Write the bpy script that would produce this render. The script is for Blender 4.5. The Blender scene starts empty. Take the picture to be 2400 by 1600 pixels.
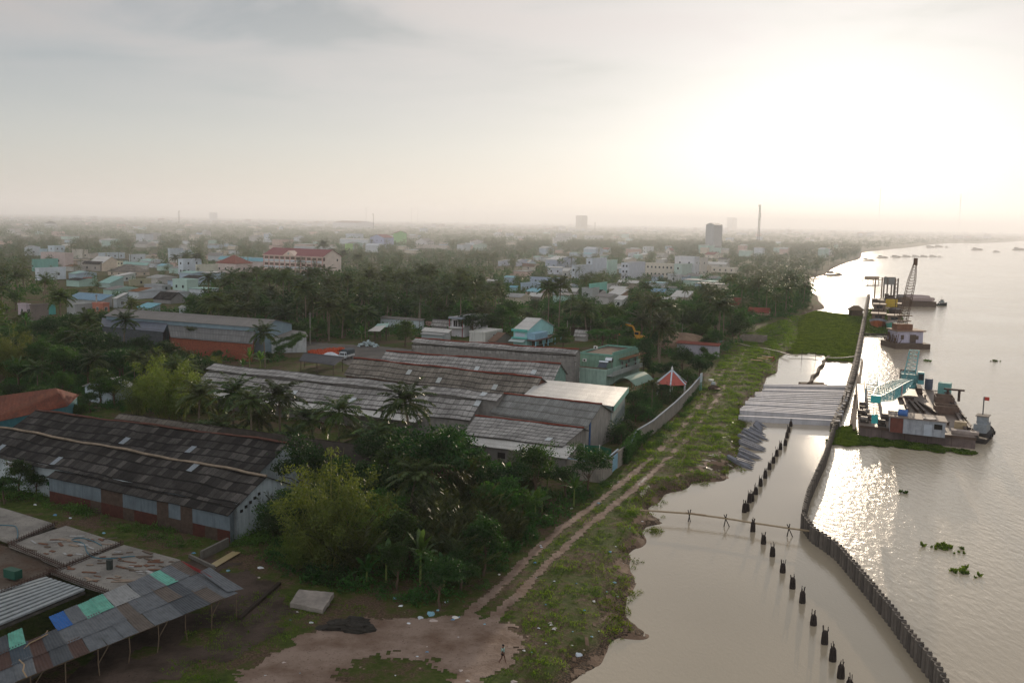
import bpy,bmesh,math,random
import numpy as np
from mathutils import Vector,Matrix
S = bpy.context.scene
C = S.collection
R = math.radians
rnd = random.Random(7)
NR = np.random.RandomState(11)
# ------------------------------------------------------------- camera
F = 2333.0                      # focal length in pixels of the 2400 px photograph
CH = 37.0                       # camera height above the ground
TH = math.atan(285/F)
RO = math.atan(0.0195)
cf = Vector((0,math.cos(TH),-math.sin(TH)))
cu0 = Vector((0,math.sin(TH),math.cos(TH)))
cr0 = Vector((1,0,0))
CR = cr0*math.cos(RO)+cu0*math.sin(RO)
CU = cu0*math.cos(RO) - cr0*math.sin(RO)
CAM = Vector((0,0,CH))
cd = bpy.data.cameras.new('camera')
cam = bpy.data.objects.new('camera', cd)
C.objects.link(cam)
M = Matrix((CR,CU,-cf)).transposed().to_4x4()
M.translation = CAM
cam.matrix_world = M
cd.sensor_width = 36
cd.lens = 36*F/2400
cd.clip_start = 0.5
cd.clip_end = 60000
S.camera = cam
def at(px,py,z=0.0):
 d = cf*F+CR*(px - 1200)+CU*(800 - py)
 t = (z - CH)/d.z
 return CAM+d*t
def pj(p):
 d = Vector(p) - CAM
 dp = d.dot(cf)
 if dp < 1:
  return (1e9,1e9,dp)
 return (1200+d.dot(CR)*F/dp,800 - d.dot(CU)*F/dp,dp)
# ------------------------------------------------------------- light
sd = (cf*F+CR*(1990 - 1200)+CU*(800 - 262)).normalized()   # towards the sun
SEL = math.asin(sd.z)
SAZ = math.atan2(sd.x,sd.y)
ld = bpy.data.lights.new('sun', 'SUN')
ld.energy = 3.0
ld.angle = R(0.55)
ld.color = (1.0,0.82,0.62)
lo = bpy.data.objects.new('sun', ld)
C.objects.link(lo)
lo.rotation_euler = (-sd).to_track_quat('-Z', 'Y').to_euler()
W = bpy.data.worlds.new('World')
S.world = W
W.use_nodes = True
wt = W.node_tree
wt.nodes.clear()
def nd(nt,typ,**kw):
 n = nt.nodes.new(typ)
 for k,v in kw.items():
  if k.startswith('i_'):
   key = k[2:]
   key = int(key) if key.isdigit() else key.replace('_', ' ')
   s = n.inputs[key]
   if isinstance(v,bpy.types.NodeSocket):
    nt.links.new(v,s)
   else:
    s.default_value = v
  else:
   setattr(n,k,v)
 return n
def mth(nt,op,a,b=None,c=None,clamp=False):
 n = nt.nodes.new('ShaderNodeMath')
 n.operation = op
 n.use_clamp = clamp
 for i,v in enumerate((a,b,c)):
  if v is None:
   continue
  if isinstance(v,bpy.types.NodeSocket):
   nt.links.new(v,n.inputs[i])
  else:
   n.inputs[i].default_value = v
 return n.outputs[0]
def mix(nt, f, a, b, blend='MIX'):
 n = nt.nodes.new('ShaderNodeMix')
 n.data_type = 'RGBA'
 n.blend_type = blend
 for s,v in ((n.inputs[0],f),(n.inputs[6],a),(n.inputs[7],b)):
  if isinstance(v,bpy.types.NodeSocket):
   nt.links.new(v,s)
  elif isinstance(v,(int,float)):
   s.default_value = v
  else:
   s.default_value = (*v[:3],1)
 return n.outputs[2]
def ramp(nt,f,stops):
 n = nt.nodes.new('ShaderNodeValToRGB')
 nt.links.new(f,n.inputs[0])
 e = n.color_ramp.elements
 while len(e) < len(stops):
  e.new(0.5)
 for i,(p,c) in enumerate(stops):
  e[i].position = p
  e[i].color = (*c[:3], 1) if hasattr(c, '__len__') else (c, c, c, 1)
 return n.outputs[0]
tc = nd(wt, 'ShaderNodeTexCoord')
gen = tc.outputs['Generated']
sky = nd(wt, 'ShaderNodeTexSky', sky_type='NISHITA', sun_disc=False, sun_elevation=SEL,
         sun_rotation=SAZ,air_density=1.0,dust_density=1.0,ozone_density=1.5)
nish = mix(wt, 1.0, sky.outputs[0], (0.022, 0.027, 0.034), 'MULTIPLY')
sep = nd(wt, 'ShaderNodeSeparateXYZ', i_0=gen)
dt = nd(wt, 'ShaderNodeVectorMath', operation='DOT_PRODUCT', i_0=gen, i_1=sd)
dv = mth(wt, 'MAXIMUM', dt.outputs['Value'], 0.0)
# veil of thin high cloud,brighter towards the sun,and raised in the unseen sky as fill
g1 = mth(wt, 'POWER', dv, 5.0)
g2 = mth(wt, 'POWER', dv, 14.0)
g3 = mth(wt, 'POWER', dv, 60.0)
zz = mth(wt, 'MAXIMUM', sep.outputs[2], 0.0)
veil_l = mth(wt, 'ADD', mth(wt, 'MULTIPLY', g1, 0.21), mth(wt, 'ADD', mth(wt, 'MULTIPLY', g2, 0.17), mth(wt, 'MULTIPLY', g3, 0.30)))
base_v = mth(wt, 'ADD', mth(wt, 'MULTIPLY_ADD', mth(wt, 'POWER', mth(wt, 'SUBTRACT', 1.0, zz), 5.0), 0.11, 0.28), mth(wt, 'MULTIPLY', ramp(wt, zz, [(0.42, 0.0), (0.75, 1.0)]), 0.2))  # last term lifts the out-of-view zenith, added as fill light
back_v = mth(wt, 'MULTIPLY_ADD', mth(wt, 'MAXIMUM', mth(wt, 'MULTIPLY', dt.outputs['Value'], -1.0), 0.0), 2.4, 1.0)  # unseen sky opposite the sun raised to light walls facing the camera
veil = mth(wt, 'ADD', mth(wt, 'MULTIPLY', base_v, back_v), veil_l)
tint = mix(wt, mth(wt, 'POWER', dv, 3.0), mix(wt, ramp(wt, zz, [(0.05, 0.0), (0.28, 1.0)]), (1.0, 0.94, 0.925), (0.93, 0.95, 0.99)), (1.0, 0.945, 0.89))
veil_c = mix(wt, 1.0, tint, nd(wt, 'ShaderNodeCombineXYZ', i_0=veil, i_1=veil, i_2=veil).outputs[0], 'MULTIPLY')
# cloud banks: noise on a flat layer above
den = mth(wt, 'ADD', zz, 0.10)
cx = mth(wt, 'DIVIDE', sep.outputs[0], den)
cy = mth(wt, 'DIVIDE', sep.outputs[1], den)
cv = nd(wt, 'ShaderNodeCombineXYZ', i_0=mth(wt, 'MULTIPLY', cx, 0.75), i_1=mth(wt, 'MULTIPLY', cy, 1.0), i_2=3.7)
cn = nd(wt, 'ShaderNodeTexNoise', i_Vector=cv.outputs[0], i_Scale=1.35, i_Detail=6.0, i_Roughness=0.52, i_Distortion=0.35)
cn2 = nd(wt, 'ShaderNodeTexNoise', i_Vector=cv.outputs[0], i_Scale=0.45, i_Detail=2.0)
cm = mth(wt, 'MULTIPLY', ramp(wt, cn.outputs[0], [(0.36, 0.0), (0.60, 1.0)]), ramp(wt, cn2.outputs[0], [(0.30, 0.25), (0.55, 1.0)]))
hi = ramp(wt,zz,[(0.07,0.0),(0.19,1.0)])
cmask = mth(wt, 'MULTIPLY', cm, hi)
gap = mth(wt, 'SUBTRACT', 1.0, mth(wt, 'MULTIPLY', mth(wt, 'SUBTRACT', 1.0, cm), mth(wt, 'MULTIPLY', hi, 0.27)))
nishm = mth(wt, 'MULTIPLY_ADD', g1, -0.85, 1.0)
nish = mix(wt, 1.0, nish, nd(wt, 'ShaderNodeCombineXYZ', i_0=nishm, i_1=nishm, i_2=nishm).outputs[0], 'MULTIPLY')
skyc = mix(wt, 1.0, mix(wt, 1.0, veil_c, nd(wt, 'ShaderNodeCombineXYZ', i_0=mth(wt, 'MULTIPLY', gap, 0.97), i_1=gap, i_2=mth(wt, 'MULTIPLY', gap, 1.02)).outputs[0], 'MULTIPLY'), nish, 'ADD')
cl = mth(wt, 'MULTIPLY_ADD', g1, 0.22, mth(wt, 'MULTIPLY_ADD', g2, 0.10, 0.40))
ccol = mix(wt, 1.0, (1.0, 0.925, 0.885), nd(wt, 'ShaderNodeCombineXYZ', i_0=cl, i_1=cl, i_2=cl).outputs[0], 'MULTIPLY')
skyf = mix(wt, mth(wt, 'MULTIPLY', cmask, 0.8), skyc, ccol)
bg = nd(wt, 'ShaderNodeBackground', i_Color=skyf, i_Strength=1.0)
wo = nd(wt, 'ShaderNodeOutputWorld')
wt.links.new(bg.outputs[0],wo.inputs[0])
W.cycles.sampling_method = 'MANUAL'
W.cycles.sample_map_resolution = 512
S.view_settings.view_transform = 'Standard'
S.view_settings.look = 'None'
S.view_settings.exposure = 0.3
S.view_settings.gamma = 1.0
S.cycles.max_bounces = 5
S.cycles.diffuse_bounces = 2
S.cycles.glossy_bounces = 2
S.cycles.transmission_bounces = 2
S.cycles.volume_bounces = 1
S.cycles.transparent_max_bounces = 6
S.cycles.use_denoising = True
S.cycles.sample_clamp_indirect = 4.0
S.cycles.sample_clamp_direct = 12.0
S.cycles.volume_step_rate = 4.0
WL = -0.8                       # water level
GA = Vector((0.885,-0.465,0)).normalized()     # the street grid: along the sheds
GB = Vector((0.465,0.885,0)).normalized()      # and away from the camera
def hx(s):
 s = s.lstrip('#')
 v = [int(s[i:i+2],16)/255 for i in (0,2,4)]
 return tuple(x/12.92 if x < 0.04045 else ((x+0.055)/1.055) ** 2.4 for x in v)
def newmat(name):
 m = bpy.data.materials.new(name)
 m.use_nodes = True
 nt = m.node_tree
 nt.nodes.clear()
 out = nd(nt, 'ShaderNodeOutputMaterial')
 return m,nt,out
MC = {}
def mat(col,rough=0.8,var=0.25,scale=1.2,metal=0.0,streak=0.0,name=None,spec=0.3):
 """plain weathered surface: colour with noise, optional vertical dirt streaks"""
 key = (col,rough,var,scale,metal,streak)
 if key in MC:
  return MC[key]
 m, nt, out = newmat(name or 'surface_' + col.strip('#'))
 t = nd(nt, 'ShaderNodeTexCoord')
 b = hx(col)
 n1 = nd(nt, 'ShaderNodeTexNoise', i_Vector=t.outputs['Object'], i_Scale=scale, i_Detail=5.0, i_Roughness=0.65)
 f = ramp(nt,n1.outputs[0],[(0.3,1 - var),(0.7,1+var*0.35)])
 c = mix(nt, 1.0, b, f, 'MULTIPLY')
 if streak:
  mp = nd(nt, 'ShaderNodeMapping', i_Vector=t.outputs['Object'], i_Scale=(1.8, 1.8, 0.22))
  n2 = nd(nt, 'ShaderNodeTexNoise', i_Vector=mp.outputs[0], i_Scale=1.0, i_Detail=6.0, i_Roughness=0.7)
  f2 = ramp(nt,n2.outputs[0],[(0.48,0.0),(0.72,1.0)])
  c = mix(nt, mth(nt, 'MULTIPLY', f2, streak), c, tuple(x * 0.32 + 0.01 for x in b))
 p = nd(nt, 'ShaderNodeBsdfPrincipled', i_Base_Color=c, i_Roughness=rough, i_Metallic=metal)
 p.inputs['Specular IOR Level'].default_value = spec
 nt.links.new(p.outputs[0],out.inputs[0])
 MC[key] = m
 return m
def sheetmat(name,base,dark,su=0.95,sv=1.5,corr=0.16,sky=0.985,skyc=(0.5,0.52,0.52),moss=0.5,rough=0.75,vary=0.5,lap=0.55,rust=None,spec=.3,hi=1.55):
 """roof of lapped corrugated sheets; UV is in metres (u along the ridge, v down the slope)"""
 m,nt,out = newmat(name)
 uv = nd(nt, 'ShaderNodeUVMap')
 s = nd(nt, 'ShaderNodeSeparateXYZ', i_0=uv.outputs[0])
 wn = nd(nt, 'ShaderNodeTexNoise', i_Vector=uv.outputs[0], i_Scale=0.35, i_Detail=2.0)
 wob = mth(nt, 'MULTIPLY', mth(nt, 'SUBTRACT', wn.outputs[0], 0.5), 0.35)
 u = mth(nt, 'DIVIDE', mth(nt, 'ADD', s.outputs[0], wob), su)
 v = mth(nt, 'DIVIDE', mth(nt, 'ADD', s.outputs[1], wob), sv)
 iu, iv = mth(nt, 'FLOOR', u), mth(nt, 'FLOOR', v)
 fu, fv = mth(nt, 'FRACT', u), mth(nt, 'FRACT', v)
 cell = nd(nt, 'ShaderNodeCombineXYZ', i_0=iu, i_1=iv, i_2=0.0)
 w = nd(nt, 'ShaderNodeTexWhiteNoise', i_0=cell.outputs[0])
 f = mth(nt, 'POWER', w.outputs[0], 1.6)
 c = mix(nt, mth(nt, 'MULTIPLY', f, vary), tuple(x * (1 - vary * 0.35) for x in base), tuple(x * hi for x in base))
 n1 = nd(nt, 'ShaderNodeTexNoise', i_Vector=uv.outputs[0], i_Scale=0.22, i_Detail=8.0, i_Roughness=0.72)
 c = mix(nt, mth(nt, 'MULTIPLY', ramp(nt, n1.outputs[0], [(0.42, 0.0), (0.62, 1.0)]), moss), c, dark)
 if rust:
  n4 = nd(nt, 'ShaderNodeTexNoise', i_Vector=uv.outputs[0], i_Scale=0.9, i_Detail=8.0, i_Roughness=0.75)
  c = mix(nt, mth(nt, 'MULTIPLY', ramp(nt, n4.outputs[0], [(0.52, 0.0), (0.66, 1.0)]), 0.8), c, rust)
 n2 = nd(nt, 'ShaderNodeTexNoise', i_Vector=uv.outputs[0], i_Scale=1.3, i_Detail=4.0)
 lw = mth(nt, 'MULTIPLY_ADD', n2.outputs[0], 0.22, 0.06)
 lv = mth(nt, 'LESS_THAN', fv, lw)
 lu = mth(nt, 'LESS_THAN', fu, mth(nt, 'MULTIPLY', lw, 0.6))
 lm = mth(nt, 'MULTIPLY', mth(nt, 'MAXIMUM', lv, mth(nt, 'MULTIPLY', lu, 0.6)), lap)
 c = mix(nt,lm,c,dark)
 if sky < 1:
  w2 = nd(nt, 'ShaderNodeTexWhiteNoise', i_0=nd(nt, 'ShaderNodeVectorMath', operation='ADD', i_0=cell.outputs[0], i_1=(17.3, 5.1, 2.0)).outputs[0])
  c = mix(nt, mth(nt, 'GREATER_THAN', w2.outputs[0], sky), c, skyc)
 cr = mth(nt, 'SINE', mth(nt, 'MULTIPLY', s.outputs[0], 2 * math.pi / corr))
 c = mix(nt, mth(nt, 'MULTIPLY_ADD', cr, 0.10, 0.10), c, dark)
 n3 = nd(nt, 'ShaderNodeTexNoise', i_Vector=uv.outputs[0], i_Scale=6.0, i_Detail=3.0)
 c = mix(nt, 1.0, c, ramp(nt, n3.outputs[0], [(0.3, 0.72), (0.7, 1.15)]), 'MULTIPLY')
 bp = nd(nt, 'ShaderNodeBump', i_Height=mth(nt, 'MULTIPLY_ADD', cr, 0.025, mth(nt, 'MULTIPLY', fv, 0.03)), i_Distance=1.0, i_Strength=0.7)
 p = nd(nt, 'ShaderNodeBsdfPrincipled', i_Base_Color=c, i_Roughness=rough, i_Normal=bp.outputs[0])
 p.inputs['Specular IOR Level'].default_value = spec
 nt.links.new(p.outputs[0],out.inputs[0])
 return m
def leafmat(name,c1,c2,trans=0.35,rough=0.55,sc=0.35,spec=0.3,tcol=None):
 m,nt,out = newmat(name)
 t = nd(nt, 'ShaderNodeTexCoord')
 oi = nd(nt, 'ShaderNodeObjectInfo')
 v = nd(nt, 'ShaderNodeVectorMath', operation='ADD', i_0=t.outputs['Object'], i_1=oi.outputs['Location'])
 n1 = nd(nt, 'ShaderNodeTexNoise', i_Vector=v.outputs[0], i_Scale=sc, i_Detail=3.0, i_Roughness=0.6)
 n2 = nd(nt, 'ShaderNodeTexNoise', i_Vector=v.outputs[0], i_Scale=4.0, i_Detail=1.0)
 f = mth(nt, 'ADD', mth(nt, 'MULTIPLY', n1.outputs[0], 0.6), mth(nt, 'MULTIPLY', n2.outputs[0], 0.4))
 c = mix(nt,ramp(nt,f,[(0.36,0.0),(0.64,1.0)]),c1,c2)
 hs = nd(nt, 'ShaderNodeHueSaturation', i_Color=c, i_Hue=mth(nt, 'MULTIPLY_ADD', oi.outputs['Random'], 0.05, 0.475),
   i_Value=mth(nt, 'MULTIPLY_ADD', mth(nt, 'FRACT', mth(nt, 'MULTIPLY', oi.outputs['Random'], 7.31)), 0.7, 0.65))
 p = nd(nt, 'ShaderNodeBsdfPrincipled', i_Base_Color=hs.outputs[0], i_Roughness=rough)
 p.inputs['Specular IOR Level'].default_value = spec
 tr = nd(nt, 'ShaderNodeBsdfTranslucent', i_Color=mix(nt, 1.0, hs.outputs[0], tcol or (1.9, 1.7, 0.8), 'MULTIPLY'))
 ms = nd(nt, 'ShaderNodeMixShader', i_0=trans, i_1=p.outputs[0], i_2=tr.outputs[0])
 nt.links.new(ms.outputs[0],out.inputs[0])
 return m
ORG = {}
class MB:
 """collects faces (world or local coordinates) for ONE object"""
 def __init__(s):
  s.v,s.f,s.uv,s.mi = [],[],[],[]
  s.k = 0
 def poly(s,pts,mi=None,uv=None):
  i = len(s.v)
  s.v += [tuple(p) for p in pts]
  s.f.append(tuple(range(i,i+len(pts))))
  s.uv.append(uv or [(0,0)]*len(pts))
  s.mi.append(s.k if mi is None else mi)
 def par(s,o,a,b,mi=None,u0=0,v0=0):
  """parallelogram with UVs in metres"""
  o,a,b = Vector(o),Vector(a),Vector(b)
  s.poly([o,o+a,o+a+b,o+b],mi,[(u0,v0),(u0+a.length,v0),(u0+a.length,v0+b.length),(u0,v0+b.length)])
 def boxo(s,o,a,b,c,mi=None):
  o,a,b,c = Vector(o),Vector(a),Vector(b),Vector(c)
  if a.cross(b).dot(c) < 0:
   a,b = b,a
  s.par(o+c,a,b,mi)
  s.par(o,b,a,mi)
  s.par(o,a,c,mi)
  s.par(o+a,b,c,mi)
  s.par(o+a+b,-a,c,mi)
  s.par(o+b,-b,c,mi)
 def box(s,x0,x1,y0,y1,z0,z1,mi=None):
  s.boxo((x0,y0,z0),(x1 - x0,0,0),(0,y1 - y0,0),(0,0,z1 - z0),mi)
 def bar(s,p,q,w,h=None,mi=None):
  """square bar from p to q"""
  p,q = Vector(p),Vector(q)
  h = h or w
  d = (q - p)
  if d.length < 1e-6:
   return
  up = Vector((0,0,1)) if abs(d.normalized().z) < 0.95 else Vector((0,1,0))
  x = d.cross(up).normalized()*w
  y = x.cross(d).normalized()*h
  s.boxo(p - x/2 - y/2,x,y,d,mi)
 def tube(s,pts,rs,n=8,mi=None,cap=True):
  pts = [Vector(p) for p in pts]
  if not hasattr(rs, '__len__'):
   rs = [rs]*len(pts)
  rings = []
  for i,p in enumerate(pts):
   d = (pts[min(i+1,len(pts) - 1)] - pts[max(i - 1,0)]).normalized()
   up = Vector((0,0,1)) if abs(d.z) < 0.9 else Vector((1,0,0))
   x = d.cross(up).normalized()
   y = d.cross(x).normalized()
   rings.append([p+(x*math.cos(t)+y*math.sin(t))*rs[i] for t in [2*math.pi*k/n for k in range(n)]])
  i0 = len(s.v)
  for r_ in rings:
   s.v += [tuple(p) for p in r_]
  for i in range(len(pts) - 1):
   for k in range(n):
    a = i0+i*n+k
    b = i0+i*n+(k+1) % n
    s.f.append((a,b,b+n,a+n))
    s.uv.append([(0,0)]*4)
    s.mi.append(s.k if mi is None else mi)
  if cap:
   s.f.append(tuple(i0+k for k in range(n))[::-1])
   s.uv.append([(0,0)]*n)
   s.mi.append(s.k if mi is None else mi)
   s.f.append(tuple(i0+(len(pts) - 1)*n+k for k in range(n)))
   s.uv.append([(0,0)]*n)
   s.mi.append(s.k if mi is None else mi)
 def ball(s,c,r,nu=10,nv=6,mi=None,sq=(1,1,1)):
  c = Vector(c)
  i0 = len(s.v)
  for j in range(nv+1):
   a = math.pi*j/nv
   for k in range(nu):
    b = 2*math.pi*k/nu
    s.v.append((c.x+r*sq[0]*math.sin(a)*math.cos(b),c.y+r*sq[1]*math.sin(a)*math.sin(b),c.z+r*sq[2]*math.cos(a)))
  for j in range(nv):
   for k in range(nu):
    a,b = i0+j*nu+k,i0+j*nu+(k+1) % nu
    s.f.append((a,a+nu,b+nu,b))
    s.uv.append([(0,0)]*4)
    s.mi.append(s.k if mi is None else mi)
 def lump(s,c,sx,sy,sz,seed=0,nu=14,nv=8,rough=0.25,mi=None):
  """irregular mound standing on the ground at c"""
  q = random.Random(seed)
  ph = [q.uniform(0,6.28) for _ in range(6)]
  c = Vector(c)
  i0 = len(s.v)
  for j in range(nv+1):
   a = (math.pi/2)*j/nv
   for k in range(nu):
    b = 2*math.pi*k/nu
    w = 1+rough*(math.sin(3*b+ph[0])*.5+math.sin(5*b+ph[1]+3*a)*.3+math.sin(9*b+ph[2])*.2)+q.uniform(-1,1)*rough*.35
    s.v.append((c.x+sx*math.cos(math.pi/2 - a)*w*math.cos(b),c.y+sy*math.sin(a)*w*math.sin(b),c.z+sz*math.cos(a)*(0.8+.2*w) - 0.1))
  for j in range(nv):
   for k in range(nu):
    a,b = i0+j*nu+k,i0+j*nu+(k+1) % nu
    s.f.append((a,a+nu,b+nu,b))
    s.uv.append([(0,0)]*4)
    s.mi.append(s.k if mi is None else mi)
 def build(s,name,mats,parent=None,smooth=False,org=None):
  me = bpy.data.meshes.new(name)
  o = Vector(org) if org is not None else (ORG.get(parent.name,Vector()) if parent else Vector())
  me.from_pydata([(x - o.x,y - o.y,z - o.z) for x,y,z in s.v],[],s.f)
  uvl = me.uv_layers.new(name='UVMap')
  flat = [c for f in s.uv for t in f for c in t]
  uvl.data.foreach_set('uv', flat)
  if not isinstance(mats,(list,tuple)):
   mats = [mats]
  for m in mats:
   me.materials.append(m)
  if len(mats) > 1:
   me.polygons.foreach_set('material_index', s.mi)
  if smooth:
   me.polygons.foreach_set('use_smooth', [True] * len(me.polygons))
  ob = bpy.data.objects.new(name,me)
  C.objects.link(ob)
  if parent:
   ob.parent = parent
   ORG[ob.name] = ORG.get(parent.name,Vector())
  elif org is not None:
   ob.location = o
  return ob
def thing(name,label,cat,loc,rz=0.0,group=None,local=False):
 """Empty at the base of a thing. local=True: its parts are given in its own axes"""
 o = bpy.data.objects.new(name,None)
 C.objects.link(o)
 o.location = loc
 o.rotation_euler = (0,0,rz)
 o.empty_display_size = 0.2
 o['label'] = label
 o['category'] = cat
 if group:
  o['group'] = group
 ORG[o.name] = Vector() if local else Vector(loc)
 return o
def tag(o,label=None,cat=None,group=None,kind=None):
 for k, v in (('label', label), ('category', cat), ('group', group), ('kind', kind)):
  if v:
   o[k] = v
 return o
def npobj(name,V,Q,m,parent=None,uv=None,smooth=False):
 """big mesh from numpy arrays, all quads or all triangles"""
 me = bpy.data.meshes.new(name)
 n,k = Q.shape
 me.vertices.add(len(V))
 me.vertices.foreach_set('co', np.ascontiguousarray(V, dtype=np.float32).ravel())
 me.loops.add(n*k)
 me.loops.foreach_set('vertex_index', np.ascontiguousarray(Q, dtype=np.int32).ravel())
 me.polygons.add(n)
 me.polygons.foreach_set('loop_start', np.arange(0, n * k, k, dtype=np.int32))
 me.polygons.foreach_set('loop_total', np.full(n, k, dtype=np.int32))
 if smooth:
  me.polygons.foreach_set('use_smooth', np.ones(n, dtype=bool))
 me.update(calc_edges=True)
 if m:
  me.materials.append(m)
 ob = bpy.data.objects.new(name,me)
 C.objects.link(ob)
 if parent:
  ob.parent = parent
 return ob
def unlink(o):
 C.objects.unlink(o)
LM = []        # (phrase,world xy)
KEEP = []      # (x0,x1,y0,y1,depth): part of the picture this thing is seen in
FOOT = []      # (origin xy,ax,ay,lx,ly) ground footprints
def keep(x0,x1,y0,y1,base):
 KEEP.append((x0,x1,y0,y1,pj(base)[2]))
def foot(o,ax,ay,lx,ly,pad=1.2):
 FOOT.append((o[0],o[1],ax[0],ax[1],ay[0],ay[1],lx,ly,pad))
def infoot(x,y,extra=0.0):
 for ox,oy,ax,ay,bx,by,lx,ly,pad in FOOT:
  dx,dy = x - ox,y - oy
  u,v = dx*ax+dy*ay,dx*bx+dy*by
  p = pad+extra
  if -p < u < lx+p and -p < v < ly+p:
   return True
 return False
SHORE = [at(x,y,WL).xy for x,y in [
 (1300,1640),(1356,1600),(1367,1557),(1428,1529),(1450,1506),(1482,1486),(1465,1460),(1440,1434),(1471,1405),
 (1500,1388),(1494,1351),(1478,1325),(1486,1299),(1510,1265),(1531,1242),(1532,1225),(1524,1207),(1521,1187),(1539,1174),
 (1570,1155),(1600,1144),(1639,1136),(1687,1126),(1712,1103),(1740,1085),(1738,1050),(1735,1026),(1752,1003),
 (1746,989),(1735,970),(1750,941),(1769,930),(1784,918),(1792,901),(1797,884),(1822,874),(1824,850),(1826,838),
 (1850,826),(1866,808),(1872,780),(1870,755),(1880,740),(1911,727),(1937,722),(1918,705),(1915,690),(1893,683),
 (1900,668),(1895,652),(1931,645),(1950,630),(1982,616),(2017,606),(2020,592),(2080,585),(2122,581),(2176,574),
 (2224,570),(2304,570),(2400,564.5),(2520,560.5)]]
SHORE = [(SHORE[0].x - 2,20.0),(SHORE[0].x - 4,-40.0)][::-1]+[tuple(p) for p in SHORE]+[(9000,9500)]
SP = np.array(SHORE)
def shore_sd(x,y):
 """signed distance to the bank, positive on land"""
 x = np.asarray(x,dtype=float).ravel()
 y = np.asarray(y,dtype=float).ravel()
 best = np.full(x.shape,1e18)
 a,b = SP[:-1],SP[1:]
 for (x0,y0),(x1,y1) in zip(a,b):
  dx,dy = x1 - x0,y1 - y0
  t = np.clip(((x - x0)*dx+(y - y0)*dy)/(dx*dx+dy*dy),0,1)
  best = np.minimum(best,(x - x0 - t*dx) ** 2+(y - y0 - t*dy) ** 2)
 poly = np.vstack([SP,[(9000,9500),(9000,-500),(SP[0][0],-500)]])
 ins = np.zeros(x.shape,bool)
 n = len(poly)
 for i in range(n):
  x0,y0 = poly[i]
  x1,y1 = poly[(i+1) % n]
  if y0 == y1:
   continue
  c = ((y0 > y) != (y1 > y)) & (x < (x1 - x0)*(y - y0)/(y1 - y0)+x0)
  ins ^= c
 return np.where(ins,-1,1)*np.sqrt(best)
def fnoise(x,y,s,seed=0):
 """cheap smooth noise from summed sines"""
 q = np.random.RandomState(seed)
 r = np.zeros(np.shape(x))
 for k in range(7):
  a = q.uniform(0,6.28)
  f = (0.6+0.9*q.rand())/s
  r = r+np.sin((x*math.cos(a)+y*math.sin(a))*f*6.28+q.uniform(0,6.28))
 return r/4.0
def gz(x,y,sdv=None):
 sdv = shore_sd(x,y) if sdv is None else sdv
 d = np.hypot(x,y)
 e = sdv+1.1*fnoise(x,y,7.0,3)*np.clip((260 - d)/120,0,1)
 z = np.clip(WL+e*0.28,WL - 1.6,0.0)
 near = np.clip((230 - d)/120,0,1)
 return z+near*np.clip(sdv/3,0,1)*0.13*fnoise(x,y,16.0,5)
def gz1(x,y):
 return float(gz(np.array([x]),np.array([y]))[0])
def gridmesh(name,xs,ys,zf,m):
 X,Y = np.meshgrid(xs,ys)
 Z = zf(X.ravel(),Y.ravel())
 V = np.column_stack([X.ravel(),Y.ravel(),Z])
 nx,ny = len(xs),len(ys)
 i = np.arange(nx*ny).reshape(ny,nx)
 Q = np.column_stack([i[:-1,:-1].ravel(),i[:-1,1:].ravel(),i[1:,1:].ravel(),i[1:,:-1].ravel()])
 return npobj(name,V,Q,m,smooth=True)
mg, nt, out = newmat('grass_and_soil')
t = nd(nt, 'ShaderNodeTexCoord')
P_ = t.outputs['Object']
n1 = nd(nt, 'ShaderNodeTexNoise', i_Vector=P_, i_Scale=0.11, i_Detail=8.0, i_Roughness=0.62)
n2 = nd(nt, 'ShaderNodeTexNoise', i_Vector=P_, i_Scale=0.9, i_Detail=8.0, i_Roughness=0.7)
n3 = nd(nt, 'ShaderNodeTexNoise', i_Vector=P_, i_Scale=6.0, i_Detail=3.0)
gr = mix(nt, ramp(nt, n2.outputs[0], [(0.35, 0.0), (0.65, 1.0)]), hx('#28350f'), hx('#4e5a1f'))
gr = mix(nt, ramp(nt, n1.outputs[0], [(0.4, 0.0), (0.62, 1.0)]), gr, hx('#4a4c20'))
so = mix(nt, ramp(nt, n3.outputs[0], [(0.35, 0.0), (0.7, 1.0)]), hx('#3d3024'), hx('#6b5646'))
fsoil = ramp(nt, mth(nt, 'ADD', mth(nt, 'MULTIPLY', n1.outputs[0], 0.5), mth(nt, 'MULTIPLY', n2.outputs[0], 0.5)), [(0.48, 0.0), (0.55, 1.0)])
sz = nd(nt, 'ShaderNodeSeparateXYZ', i_0=P_)
zh = mth(nt, 'ADD', sz.outputs[2], mth(nt, 'MULTIPLY_ADD', n2.outputs[0], 0.7, -0.35))
mud = ramp(nt, mth(nt, 'ADD', zh, 1.0), [(0.42, 1.0), (0.86, 0.0)])
c = mix(nt,fsoil,gr,so)
c = mix(nt, mud, c, mix(nt, ramp(nt, n3.outputs[0], [(0.4, 0.0), (0.6, 1.0)]), hx('#2a231c'), hx('#66513f')))
bp = nd(nt, 'ShaderNodeBump', i_Height=mth(nt, 'ADD', mth(nt, 'MULTIPLY', n2.outputs[0], 0.6), mth(nt, 'MULTIPLY', n3.outputs[0], 0.12)), i_Distance=0.6, i_Strength=0.8)
p = nd(nt, 'ShaderNodeBsdfPrincipled', i_Base_Color=c, i_Roughness=0.95, i_Normal=bp.outputs[0])
p.inputs['Specular IOR Level'].default_value = 0.15
nt.links.new(p.outputs[0],out.inputs[0])
M_GROUND = mg
rows = [55.0]
while rows[-1] < 9500:
 rows.append(rows[-1]*(1.0115 if rows[-1] < 420 else 1.03))
rows = np.array(rows)
th = np.tan(np.linspace(-1.02,1.02,520))
Y = (rows - 60.0)[:,None]+0*th[None,:]
X = rows[:,None]*th[None,:]
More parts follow.
